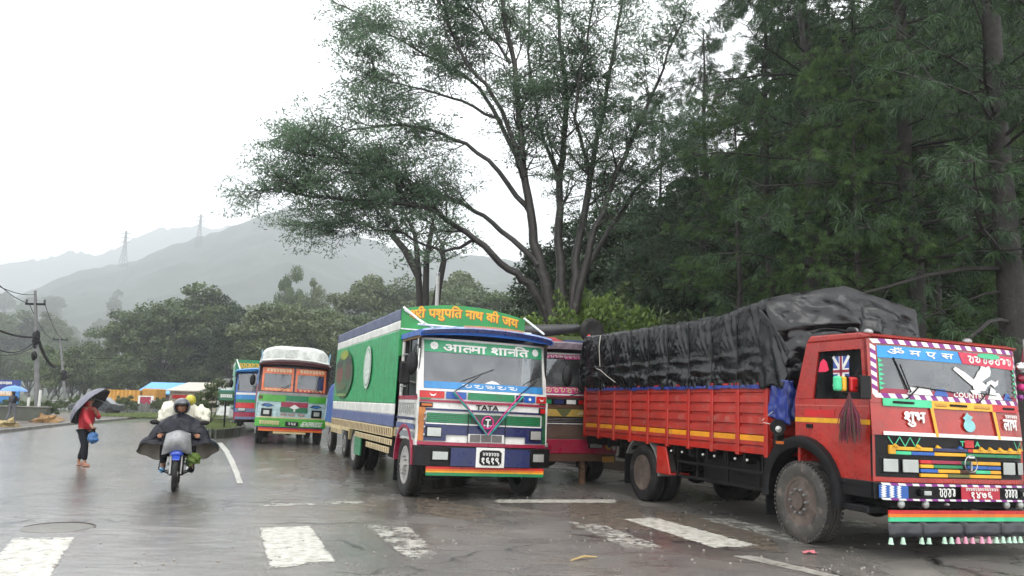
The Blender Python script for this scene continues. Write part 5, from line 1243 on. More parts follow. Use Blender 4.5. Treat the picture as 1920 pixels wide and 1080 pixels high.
    for x0, x1, mt in ((-1.62, -1.53, K_mint), (-1.53, -1.46, K_yellow), (-1.41, -1.29, K_red)): mb.box(x0, x1, .05, .13, 1.94, 2.12, mt)
    mb.box(-1.46, -1.41, .07, .12, 1.90, 2.14, K_chas); mb.build('striped_mirror_cover', root, bevel=.025, seg=2)
    mb = MB(); K_hair = P('dark_red_yak_hair', (.13, .015, .035), .8, var=.6, scale=20); K_hair2 = P('olive_yak_hair', (.04, .035, .02), .8); rr = random.Random(9)
    for k in range(150):
        a = rr.uniform(0, 6.28); r = rr.uniform(0, 1) ** .5; L = rr.uniform(.42, .62); w_ = .03 + .11 * r; x = -1.43; y = .06
        mb.tube([(x, y, 1.93), (x + math.cos(a) * .04 * r, y + math.sin(a) * .04 * r, 1.80), (x + math.cos(a) * w_ * .8, y + math.sin(a) * w_ * .8, 1.93 - L * .6), (x + math.cos(a) * w_ + rr.uniform(-.02, .02), y + math.sin(a) * w_, 1.93 - L)], [.006, .008, .007, .002], 4, K_hair if rr.random() < .7 else K_hair2, False)
    mb.build('hair_tassel', root, smooth=60)['kind'] = 'stuff'
    # right side: pompoms, flag
    mb = MB(); mb.tube([(1.22, .25, 2.35), (1.42, .0, 2.38), (1.50, -.02, 1.95)], .012, 5, K_chrome); rm = mb.build('mirror_arm', root)
    for k, (x, z, r_, mt) in enumerate(((1.32, 2.40, .07, K_chrome), (1.44, 2.42, .075, K_chrome), (1.54, 2.24, .08, K_chrome), (1.58, 2.02, .07, K_chrome), (1.36, 2.14, .05, K_pink), (1.40, 2.26, .05, K_maroon), (1.30, 2.0, .04, K_purple), (1.47, 2.10, .05, K_white))):
        mb = MB(); mb.ell((x, -.02 + .03 * (k % 3), z), (r_, r_, r_), mt, 10, 7, .3, k); mb.build('pompom', root, smooth=40)
    mb = MB(); mb.tube([(1.42, -.0, 2.4), (1.43, .0, 2.78)], .008, 4, K_steel); mb.add([(1.38, .01, 2.45), (1.52, .0, 2.43), (1.47, .02, 2.58), (1.43, .0, 2.74), (1.40, .0, 2.6)], [(0, 1, 2, 3, 4)], P('dark_red_cloth', (.22, .01, .03), .7)); fo = mb.build('pennant', root)
    for x, y, z in ((-1.02, .45, 2.74), (-.85, .6, 2.76), (-.75, .45, 2.74), (.95, .45, 2.74)):
        mb = MB(); mb.ell((x, y, z), (.06, .07, .05), K_black if x < -1 else K_steel, 10, 7); mb.box(x - .015, x + .015, y - .015, y + .015, z - .09, z - .03, K_black); mb.build('roof_horn', root, smooth=60)
    mb = MB(); mb.box(-.1, .85, .40, .95, 2.69, 2.73, K_black); mb.build('roof_cloth', root, bevel=.02)
    # --- wheels and underside
    chassis(root, 7.9); axle(root, 1.17); axle(root, 5.59)
    make_wheel(root, -1.13, 1.17, .52, .28, -1, rimmat=K_mudrim, tyremat=K_mudtyre, lugs=54); make_wheel(root, 1.07, 1.17, .52, .28, 1, rimmat=K_mudrim, tyremat=K_mudtyre)
    make_wheel(root, -1.05, 5.59, .51, .26, -1, dual=True, front=False, rimmat=K_mudrim, tyremat=K_tyre); make_wheel(root, 1.05, 5.59, .51, .26, 1, dual=True, front=False, rimmat=K_mudrim, tyremat=K_tyre)
    # work lamp on the fender
    mb = MB(); mb.lathe([(.0, .12), (.07, .10), (.105, .02), (.105, -.03), (.095, -.03)], (-1.27, 1.60, 1.47), (.35, .9, 0), 20, K_black); wl = mb.build('work_lamp', root, smooth=50)
    mb = MB(); mb.lathe([(.09, 0), (.0, .012)], (-1.277, 1.577, 1.44), (-.35, -.9, 0), 18, K_dark); mb.lathe([(.045, .0), (.0, .03)], (-1.281, 1.566, 1.44), (-.35, -.9, 0), 14, K_lamp); mb.build('lens', wl, smooth=50)
    mb = MB(); mb.box(-1.25, -1.15, 1.62, 1.72, 1.2, 1.4, K_black); mb.build('bracket', wl)
    # --- bed
    BR = P('bed_red_paint', (.37, .016, .008), .33, var=.3, grime=.30, gcol=(.26, .12, .09)); BRP = P('bed_panel_red', (.36, .028, .019), .38, var=.35, grime=.4, gcol=(.30, .15, .12))
    Y0, Y1, Z0, Z1 = 1.92, 8.05, 1.13, 2.09; nb = 9; bw = (Y1 - Y0) / nb
    mb = MB(); mb.box(-1.16, 1.16, Y0, Y1, Z0 - .07, Z0 + .02, BR); mb.build('bed_floor', root, bevel=.01)
    for q in (-1, 1):
        for k in range(nb):
            y0, y1 = Y0 + k * bw + .045, Y0 + (k + 1) * bw - .045; mb = MB(); vs = []; prof = []
            nr = 6
            for r_ in range(nr):
                zb = Z0 + .02 + (Z1 - Z0 - .04) * r_ / nr; h = (Z1 - Z0 - .04) / nr
                prof += [(0, zb), (0, zb + h * .22), (.034, zb + h * .32), (.034, zb + h * .88), (0, zb + h * .98)]
            for (o_, z) in prof: vs += [(q * (1.17 + o_), y0, z), (q * (1.17 + o_), y1, z)]
            n = len(prof); fs = [(2 * i, 2 * i + 1, 2 * i + 3, 2 * i + 2) for i in range(n - 1)]
            mb.add(vs, fs, BRP); pn = mb.build('side_panel', root)
            md = pn.modifiers.new('t', 'SOLIDIFY'); md.thickness = .012
            mb = MB(); a, b = sorted((q * 1.205, q * 1.216)); mb.box(a, b, y0 + .01, y1 - .01, Z0 + .12, Z0 + .20, P('amber_stripe', (.68, .27, .012), .35)); mb.build('yellow_stripe', pn)
        for k in range(nb + 1):
            y = Y0 + k * bw; mb = MB(); a, b = sorted((q * 1.15, q * 1.235)); mb.box(a, b, y - .042, y + .042, Z0 - .10, Z1 + .01, BR); mb.build('side_post', root, bevel=.008)
        a, b = sorted((q * 1.16, q * 1.215)); mb = MB(); mb.box(a, b, Y0 + .05, Y1 - .05, Z1 - .03, Z1 + .0, BR); mb.build('top_rail', root); mb = MB(); mb.box(a, b, Y0 + .05, Y1 - .05, Z0 - .06, Z0 + .02, BR); mb.build('bottom_rail', root)
    # front board with ribs
    mb = MB()
    vs = []; prof = []
    for r_ in range(7):
        zb = Z0 + .02 + 1.05 * r_ / 7; prof += [(0, zb), (0, zb + .04), (.025, zb + .055), (.025, zb + .13), (0, zb + .145)]
    for (o_, z) in prof: vs += [(-1.18, Y0 - .05 - o_, z), (1.18, Y0 - .05 - o_, z)]
    mb.add(vs, [(2 * i, 2 * i + 1, 2 * i + 3, 2 * i + 2) for i in range(len(prof) - 1)], BRP); o = mb.build('head_board', root); md = o.modifiers.new('t', 'SOLIDIFY'); md.thickness = .012
    mb = MB(); mb.box(-1.15, 1.15, Y1, Y1 + .05, Z0, Z1, BRP); mb.build('tail_board', root)
    # underrun guard, tank, rear mudguard
    mb = MB(); mb.prism([(4.55, .55), (5.02, .55), (5.02, 1.02), (4.72, 1.02)], 'x', -1.2, -1.16, BR); mb.prism([(4.55, .55), (5.02, .55), (5.02, .58), (4.55, .58)], 'x', -1.16, -.8, BR); mb.build('mudguard', root, bevel=.01)
    mb = MB(); n = 12; pts = [(5.59 + .66 * math.cos(a), .50 + .66 * math.sin(a)) for a in [math.pi * k / n for k in range(2, n + 1)]]; q2 = [(5.59 + .63 * math.cos(a), .50 + .63 * math.sin(a)) for a in [math.pi * (n - k) / n for k in range(0, n - 1)]]
    mb.prism(pts + q2, 'x', -1.2, -.85, P('grey_liner', (.16, .16, .15), .5)); mb.build('mudguard', root)
    mb = MB(); mb.box(-1.18, -.85, 6.22, 6.25, .25, 1.0, K_black); mb.build('mud_flap', root)
    mb = MB()
    for y in (2.1, 2.95, 3.8, 4.4): mb.box(-1.14, -1.11, y, y + .03, .55, 1.05, K_chas)
    for z in (.55, .78): mb.box(-1.145, -1.105, 2.1, 4.43, z, z + .04, K_chas)
    mb.build('side_guard', root)
    mb = MB(); mb.box(-.98, -.55, 2.4, 3.9, .5, .98, K_chas); mb.box(.55, .98, 2.2, 3.6, .5, .98, K_chas); mb.build('fuel_tank', root, bevel=.06, seg=2)
    mb = MB(); 
    for k in range(13): y = 2.0 + k * .5; mb.box(-1.14, 1.14, y, y + .07, .90, 1.055, K_chas)
    mb.build('cross_member', root)
    for y in (2.45, 2.75, 3.3, 3.62, 4.25, 4.6): mb = MB(); mb.lathe([(.02, 0), (.018, .02), (0, .025)], (-1.145, y, .96), (-1, 0, 0), 8, K_white); mb.build('rope_hook', root)
    # --- tarpaulin
    TA = tarpmat()
    rn = lambda x, y, z: noise.noise(Vector((x, y, z)))
    def cross(y):      # eave height along the bed
        t = (y - Y0) / (Y1 - Y0); e = 3.16 + .15 * max(0, 1 - max(0, y - Y0) / 1.4) - .03 * math.sin(t * 3.1) ; rdg = 3.56 - .24 * min(1, max(0, t) * 6) + .03 * math.sin(t * 22) * (t > .05)
        return e, rdg
    NU, NV = 120, 230; vs = []
    ys = Y0 - .02 + np.linspace(0, 1, NV + 1) * (Y1 - Y0 + .12)
    for y in ys:
        e, rdg = cross(y); zb = 2.02 + .012 * math.sin(y * 9)
        bay = ((y - Y0) / bw) % 1; db = min(bay, 1 - bay) * bw               # distance to the nearest rope
        for i in range(NU + 1):
            u = i / NU
            if u < .36: s = u / .36; x = -1.235; z = zb + (e - zb) * s; side = -1
            elif u > .64: s = (1 - u) / .36; x = 1.235; z = zb + (e - zb) * s; side = 1
            else:
                v = (u - .36) / .28; x = -1.235 + 2.47 * v; s = 1; side = 0; pk = 1 - abs(2 * v - 1); z = e + (rdg - e) * (pk if y < Y0 + 1.2 else 1 - (1 - pk) ** 1.6)
            if side:
                # ropes pinch the sheet about a third of the way up; folds fan out from the pinch
                pin = math.exp(-((s - .40) / .16) ** 2); rib = .035 * (.6 + .8 * abs(rn(round(y / bw) * 3.3, 5, 5) * 2)) * math.exp(-(db / .05) ** 2) * (.35 + pin)
                fan = (db + .05) * 24 / (.22 + abs(s - .40) * .9)
                fold = .034 * (.64 - abs(math.sin(fan * .5 + 2.5 * rn(y * .9, s, 3)))) * (1 - .5 * pin) * min(1, db / .08)
                belly = .035 * math.sin(math.pi * s) * (1 - math.exp(-(db / .14) ** 2)) + .055 * math.exp(-((s - .2) / .12) ** 2) * (1 - math.exp(-(db / .1) ** 2)) * (.6 + .7 * rn(y * 1.1, 7, 2))
                low = max(0, 1 - s / .55); wr = (.008 + .020 * low) * rn(y * 3, z * 6, 1) + .003 * rn(y * 14, z * 16, 2) - (.012 + .05 * low) * max(0, 1 - abs(rn(y * 1.3 + z * 1.2, z * 3 - y * .5, 5)) * 6) - .02 * low * max(0, 1 - abs(rn(y * 3.1, z * 9 + y, 8)) * 8)
                hor_ = .028 * math.exp(-((s - .40) / .025) ** 2) + .03 * math.exp(-((s - .22 - .03 * math.sin(y * 2)) / .03) ** 2); x += side * (hor_ * min(1, db / .1) + belly + fold + wr - rib + .01); z += .03 * rn(y * 3, s * 3, 9) * (1 if s < .1 else 0)
                if s > .93: x -= side * .03 * (s - .93) / .07
            else:
                z += .022 * math.cos(bay * 6.283) * (1 if .1 < v < .9 else .4) + .025 * rn(x * 3, y * 2, 4) + .01 * rn(x * 9, y * 9, 4)
            vs.append((x, y - (x + 1.235) / 2.47 * .36 * math.exp(-(y - Y0 + .02) / .45), z))
    W_ = NU + 1; mb = MB(); mb.add(vs, [(j * W_ + i, j * W_ + i + 1, (j + 1) * W_ + i + 1, (j + 1) * W_ + i) for j in range(NV) for i in range(NU)], TA)
    # front drape: fan from the peak, bulging forward
    o0 = len(mb.v); NR = 64; fr = []
    for j in range(NR + 1):
        t = j / NR
        for i in range(W_):
            p = vs[i]; u = i / NU; x, y, z = p
            zt = 2.02 + (z - 2.02) * (1 - t); xx = x * (1 - .02 * t)
            bul = .30 * math.sin(math.pi * min(1, t * 1.0 + .0)) * max(0, 1 - (abs(x) / 1.28) ** 3) * (.4 + .6 * (z - 2.0) / 1.5) + .10 * t
            diag = -.22 * max(0, 1 - abs(rn(xx * 1.4 + zt * .8, zt * 1.3 - xx * .9, 21)) * 7) - .07 * max(0, 1 - abs(rn(xx * 3.5, zt * 3.1 + xx, 23)) * 6) + .05 * math.sin(7 * (xx * .9 + zt * 1.3)) + .035 * (1 - 3 * abs(rn(xx * 3, zt * 2.4, 11))) + .02 * rn(xx * 9, zt * 9, 12) + .04 * math.sin(9 * (xx - zt * .6) + 3)
            fade = min(1, t * 6) ; fr.append((xx, y - (bul + .6 * diag * max(0, 1 - (abs(x) / 1.3) ** 6)) * fade, zt))
    mb.add(fr, [(j * W_ + i, (j + 1) * W_ + i, (j + 1) * W_ + i + 1, j * W_ + i + 1) for j in range(NR) for i in range(NU)], TA)
    # hanging front corner flap on the near side, rear drape
    rear = []
    for j in range(20):
        t = j / 19
        for i in range(W_): x, y, z = vs[NV * W_ + i]; rear.append((x * (1 + .02 * t), y + .10 * math.sin(math.pi * t) + .04 * rn(x * 4, t * 3, 3) * min(1, t * 5), 1.95 + (z - 1.95) * (1 - t)))
    mb.add(rear, [(j * W_ + i, j * W_ + i + 1, (j + 1) * W_ + i + 1, (j + 1) * W_ + i) for j in range(19) for i in range(NU)], TA)
    tp = mb.build('tarpaulin', None, smooth=180); tp.parent = root
    # flap folded over the front corner
    mb = MB(); n = 24; vs2 = []
    for j in range(n + 1):
        for i in range(n + 1):
            u, v = i / n, j / n; y = 2.02 - .56 * u; zt_ = 3.17 - .62 * u ** 1.3; z = zt_ - (zt_ - 2.02 + .03 * math.sin(9 * u)) * v; x = -1.262 + .08 * u * u + .030 * math.sin(15 * (u / (v + .5)) + 1) * min(1, v * 3) * u + .02 * rn(u * 6, v * 6, 8) + .012 * rn(u * 18, v * 18, 8)
            if v > .0: y += .10 * v * u
            vs2.append((x, y, z))
    mb.add(vs2, [(j * (n + 1) + i, j * (n + 1) + i + 1, (j + 1) * (n + 1) + i + 1, (j + 1) * (n + 1) + i) for j in range(n) for i in range(n)], TA); o = mb.build('tarpaulin_flap', root, smooth=180); md = o.modifiers.new('t', 'SOLIDIFY'); md.thickness = .006
    # ropes
    for k in range(1, nb + 1):
        y = Y0 + k * bw; mb = MB(); mb.tube([(-1.245, y, 2.0), (-1.225, y, 2.5), (-1.25, y, 3.13), (-1.1, y, 3.22)], .007, 5, K_black); mb.build('rope', root)
    cord = P('white_cord', (.5, .48, .42), .7)
    mb = MB(); mb.tube([(-1.24, 7.6, 2.48), (-1.29, 7.2, 2.42), (-1.30, 6.9, 2.30), (-1.30, 6.5, 2.16)], .008, 5, cord); mb.tube([(-1.24, 7.35, 3.15), (-1.29, 7.3, 2.9), (-1.28, 7.25, 2.5)], .008, 5, cord); mb.tube([(-1.24, 1.95, 1.52), (-1.25, 1.75, 1.50), (-1.20, 1.6, 1.36)], .006, 5, cord); mb.tube([(-1.24, 1.98, 1.55), (-1.2, 1.8, 1.68)], .006, 5, cord); mb.build('cord', root)['kind'] = 'stuff'
    # blue tarpaulin showing below the black one
    BT = P('blue_tarpaulin', (.012, .03, .20), .3, var=.5, grime=.2, bump=.8, bscale=9); mb = MB(); n = 26; vs3 = []
    for j in range(n + 1):
        for i in range(n + 1):
            u, v = i / n, j / n; x = -1.17 + .55 * u; z = 2.12 - .62 * v * (1 - .25 * u); y = 1.72 + .05 * math.sin(13 * u + 3 * v) + .04 * rn(u * 7, v * 5, 2) - .06 * v; vs3.append((x, y, z))
    mb.add(vs3, [(j * (n + 1) + i, j * (n + 1) + i + 1, (j + 1) * (n + 1) + i + 1, (j + 1) * (n + 1) + i) for j in range(n) for i in range(n)], BT)
    vs3 = []
    for j in range(n + 1):
        for i in range(n + 1): u, v = i / n, j / n; y = 1.90 - .42 * u; z = 2.12 - (.50 + .12 * u) * v; x = -1.20 + .02 * math.sin(15 * u + 4 * v) + .025 * rn(u * 7, v * 5, 6) + .05 * v * u; vs3.append((x, y - .10 * v * (1 - u) * 0, z))
    mb.add(vs3, [(j * (n + 1) + i, j * (n + 1) + i + 1, (j + 1) * (n + 1) + i + 1, (j + 1) * (n + 1) + i) for j in range(n) for i in range(n)], BT); o = mb.build('blue_tarpaulin', root, smooth=180); md = o.modifiers.new('t', 'SOLIDIFY'); md.thickness = .005
    mb = MB(); n = 120; vs4 = []
    for i in range(n + 1): y = Y0 + .1 + (Y1 - Y0 - .2) * i / n; d_ = .035 + .03 * rn(y * 3, 2, 2) + .02 * rn(y * 11, 2, 5); vs4 += [(-1.245, y, 2.06), (-1.252, y, 2.045 - max(.0, d_))]
    mb.add(vs4, [(2 * i, 2 * i + 1, 2 * i + 3, 2 * i + 2) for i in range(n)], BT); mb.build('blue_tarpaulin', root)
    return root
red_truck()
# ------------------------------------------------------------------ the other trucks
def wall_bands(root, W, Y0, Y1, bands, name='side_sheet'):
    for q in (-1, 1):
        for z0, z1, mt in bands: mb = MB(); a, b = sorted((q * W, q * (W - .04))); mb.box(a, b, Y0, Y1, z0, z1 - .002, mt); mb.build(name, root)
def front_band(root, F, name, x0, x1, z0, z1, mat, off=.031, nx=10, th=.006, slant=0):
    mb = MB(); mb.patch(F, [(x0, z0), (x1, z0), (x1 - slant, z1), (x0 + slant, z1)], off, th, mat, nx, 1); return mb.build(name, root)
def common(root, L, rear, rim=None):
    chassis(root, L); axle(root, .95); axle(root, rear)
    make_wheel(root, -1.05, .95, .52, .27, -1, rimmat=rim); make_wheel(root, 1.05, .95, .52, .27, 1, rimmat=rim)
    make_wheel(root, -1.02, rear, .52, .26, -1, dual=True, front=False); make_wheel(root, 1.02, rear, .52, .26, 1, dual=True, front=False)
    mirror_arm(root, -1.25, -1); mirror_arm(root, 1.25, 1)
    mb = MB(); mb.box(-1.2, 1.2, .05, 1.6, .90, .95, K_chas); mb.box(-1.1, -1.0, 1.6, 1.64, .25, .95, K_black); mb.box(1.0, 1.1, 1.6, 1.64, .25, .95, K_black); mb.build('cab_floor', root)
FB0 = lambda x, z: -.10 + (abs(x) / 1.25) ** 6 * .14

def white_truck():
    th = R(18); p = at(547, 746, 29.6); root = empty('covered_truck', (p.x, 29.6, -.03), th); root.rotation_euler = (0, R(1.6), th); F = FS
    tag(root, 'oncoming painted truck with split orange-trimmed windscreen, white canvas hood and green bumper', 'truck')
    ltb = P('pale_blue_panel', (.42, .58, .60), .35, var=.4, scale=6, grime=.3); lime = P('lime_paint', (.06, .34, .03), .3)
    se_cab(root, dict(side=ltb, pillar=K_black, roofside=K_brown, front=ltb, frame=P('dark_maroon', (.06, .012, .015), .4), roof=P('dark_maroon', (.06, .012, .015), .4)), split=True)
    common(root, 8, 5.8)
    G = P('grey_paint', (.26, .25, .24), .4)
    orf = P('orange_film', (.75, .17, .06), .35)
    for x0, x1 in ((-1.14, -.04), (.04, 1.14)):
        mb = MB(); mb.patch(F, rect(x0, x1, 2.57, 2.79), .006, .002, orf, 6, 1); mb.patch(F, rect(x0, x0 + .07, 1.95, 2.569), .006, .002, orf, 1, 2); mb.patch(F, rect(x1 - .07, x1, 1.95, 2.569), .006, .002, orf, 1, 2); mb.patch(F, rect(x0 + .071, x1 - .071, 1.94, 2.05), .006, .002, orf if x0 < 0 else K_red, 4, 1); fl = mb.build('window_film', root)
        squiggle(fl, F, x0 + .12, x1 - .08, 2.63, 2.75, P('pale_yellow', (.8, .7, .45), .4), 5 if x0 < 0 else 9, .011, 8, .028)
        squiggle(fl, F, x0 + .12, x1 - .1, 1.97, 2.03, K_cream, 15 if x0 < 0 else 19, .011, 6, .02)
    mb = MB(); mb.patch(F, rect(.85, 1.1, 1.98, 2.5), .004, .002, K_navy, 2, 1); mb.build('curtain', root)
    front_band(root, F, 'grey_strip', -1.2, 1.2, 1.80, 1.90, G)
    front_band(root, F, 'lime_band', -1.2, -.25, 1.56, 1.795, lime); front_band(root, F, 'green_band', -.245, .55, 1.60, 1.795, K_green); front_band(root, F, 'lime_band', .56, 1.2, 1.56, 1.795, lime)
    front_band(root, F, 'indicator', -1.19, -1.06, 1.63, 1.75, K_brown, .04, 2, .03)
    front_band(root, F, 'maroon_band', -.40, .55, 1.38, 1.56, K_maroon, .036); front_band(root, F, 'dark_green_band', -.42, .55, 1.19, 1.37, K_dgreen, .036)
    for k in range(3): front_band(root, F, 'grille_slat', -.38, .52, 1.215 + k * .05, 1.235 + k * .05, K_green, .043, 6, .02)
    for x0 in (-.40, -.12, .22): front_band(root, F, 'vent', x0, x0 + .24, 1.06, 1.15, P('vent_pink', (.30, .22, .2), .5), .036, 3)
    mb = MB(); poly(mb, F, [(-.1, 1.36), (.08, 1.30), (.26, 1.36), (.14, 1.44), (.08, 1.47), (.02, 1.44)], .045, K_white); poly(mb, F, [(.05, 1.22), (.11, 1.22), (.11, 1.32), (.05, 1.32)], .045, K_white); mb.build('badge', root)
    for x0, x1 in ((-1.08, -.70), (.70, 1.08)): front_band(root, F, 'headlight_surround', x0, x1, 1.02, 1.30, K_black, .04, 4); lamp(root, 'headlight', F, x0 + .07, x1 - .07, 1.07, 1.25, .05)
    for x0, s in ((-1.1, 1), (.62, -1)):
        mb = MB(); poly(mb, F, [(x0, 1.40), (x0 + .25, 1.36), (x0 + .46, 1.42), (x0 + .3, 1.48), (x0 + .1, 1.48)], .040, K_navy); poly(mb, F, [(x0 + .08, 1.415), (x0 + .25, 1.39), (x0 + .38, 1.42), (x0 + .25, 1.45)], .044, P('cyan_film', (.015, .26, .62))); mb.build('painted_ornament', root)
    front_band(root, F, 'cream_strip', -1.2, 1.2, .97, 1.01, K_cream, .036)
    mb = MB(); mb.patch(FB0, rect(-1.26, 1.26, .66, .96), 0, .05, lime, 18, 2); mb.build('bumper', root, bevel=.01)
    lettering('bumper_lettering', root, 'EXPRESS', K_white, .38, 1.12, .71, .87, surf(FB0), .055, .02, shear=.3)
    squiggle(root, FB0, -1.12, -.42, .72, .88, K_cream, 41, .055, 8, .026, 'bumper_script'); squiggle(root, FB0, .30, 1.1, .70, .80, K_white, 44, .0552, 5, .012, 'bumper_script')
    front_band(root, FB0, 'number_plate', -.20, .26, .70, .86, K_black, .052, 2); lettering('plate_number', root, '२६४', K_white, -.10, .17, .73, .83, surf(FB0), .062, .03)
    front_band(root, FB0, 'black_strip', -1.2, 1.2, .625, .655, K_navy, .03)
    front_band(root, FB0, 'red_strip', -1.12, 1.12, .56, .62, K_red, .02); front_band(root, FB0, 'orange_strip', -1.12, 1.12, .50, .558, K_orange, .02); front_band(root, FB0, 'cream_strip', -.6, .55, .42, .49, K_cream, .0)
    wiper(root, F, (-.55, 1.90), (-.2, 2.12), (-.5, 2.05), (.0, 2.22)); wiper(root, F, (.55, 1.88), (.9, 2.05), (.6, 1.98), (1.08, 2.12))
    canvas = P('white_canvas', (.62, .64, .60), .5, var=.35, grime=.35, bump=.4, bscale=5, scale=4)
    # hood of canvas over hoops
    vs = []; n = 20; ys = [.25, .35, .8, 1.6, 3, 5, 7.6]
    for j, y in enumerate(ys):
        for i in range(n + 1):
            a = math.pi * i / n; u = -math.cos(a); hh = [.0, .50, .64, .68, .68, .68, .66][j]
            vs.append((1.22 * (abs(u) ** .6) * (1 if u > 0 else -1), y + .02 * noise.noise(Vector((u * 4, y, 2))), 3.0 + (hh * math.sin(a) ** .5 if hh else .02) + .02 * noise.noise(Vector((u * 5, y * 2, 1)))))
    mb = MB(); mb.add(vs, [(j * (n + 1) + i, j * (n + 1) + i + 1, (j + 1) * (n + 1) + i + 1, (j + 1) * (n + 1) + i) for j in range(len(ys) - 1) for i in range(n)], canvas); mb.build('canvas_hood', root, smooth=60)
    for q in (-1, 1):
        mb = MB(); 
        for k in range(4): mb.tube([(q * 1.20, .22 + k * .12, 2.92), (q * 1.23, .26 + k * .12, 3.42 - .03 * k)], .018, 5, K_blue if k % 2 else P('pale_blue_rope', (.25, .45, .55)))
        mb.build('hood_lacing', root)
    mb = MB(); mb.tube([(-1.22, .18, 3.02), (-.6, .16, 3.10), (0, .15, 3.12), (.6, .16, 3.10), (1.22, .18, 3.02)], .035, 6, K_white); mb.build('hood_rail', root, smooth=60)
    wall_bands(root, 1.24, 1.66, 7.6, [(1.1, 1.5, K_green), (1.5, 2.2, K_maroon), (2.2, 2.9, K_blue)], 'side_panel')
    mb = MB(); mb.box(-1.2, 1.2, 1.66, 7.6, 1.0, 1.1, K_brown); mb.build('bed_floor', root)
    bt = P('blue_tarpaulin', (.012, .03, .20)); mb = MB(); 
    return root
white_truck()

def blue_truck():
    th = R(20); p = at(492, 744, 39); root = empty('blue_truck', (p.x, 39, 0), th); F = FS
    tag(root, 'blue and red striped truck half hidden behind the white-topped truck', 'truck')
    se_cab(root, dict(side=K_blue, pillar=K_black, roofside=K_blue, front=K_blue, frame=K_blue, roof=P('bright_blue_roof', (.03, .20, .50), .3)))
    common(root, 8, 5.8)
    for z0, z1, mt in ((1.78, 1.88, K_white), (1.56, 1.77, K_sky), (1.40, 1.555, K_green), (1.14, 1.395, K_red), (.97, 1.13, P('slate', (.12, .16, .26)))): front_band(root, F, 'front_stripe', -1.2, 1.2, z0, z1, mt)
    for x0, x1 in ((-1.08, -.74), (.74, 1.08)): lamp(root, 'headlight', F, x0, x1, 1.0, 1.16, .04)
    mb = MB(); mb.patch(FB0, rect(-1.26, 1.26, .60, .94), 0, .05, K_maroon, 18, 2); mb.build('bumper', root, bevel=.01)
    front_band(root, FB0, 'bumper_stripe', -1.2, 1.2, .62, .74, P('slate', (.12, .16, .26)), .052)
    mb = MB(); mb.box(-1.3, 1.3, 1.6, 1.65, 2.7, 3.5, K_green); sb = mb.build('sign_board', root); 
    squiggle(sb, lambda x, z: 1.6, -1.15, 1.15, 3.05, 3.35, K_yellow, 3, .004, 12, .05)
    wall_bands(root, 1.28, 1.66, 8, [(1.1, 3.3, P('pale_green_side', (.22, .42, .30), .5, var=.4)), (3.3, 3.45, K_white)])
    mb = MB(); mb.box(-1.25, 1.25, 1.66, 8, 1.0, 1.1, K_brown); mb.box(-1.25, 1.25, 1.66, 8, 3.4, 3.44, K_green); mb.build('cargo_floor', root)
    mb = MB(); mb.tube([(-1.25, 1.6, 3.5), (-1.1, .4, 3.0)], .03, 5, K_white); mb.build('roof_stay', root)
blue_truck()

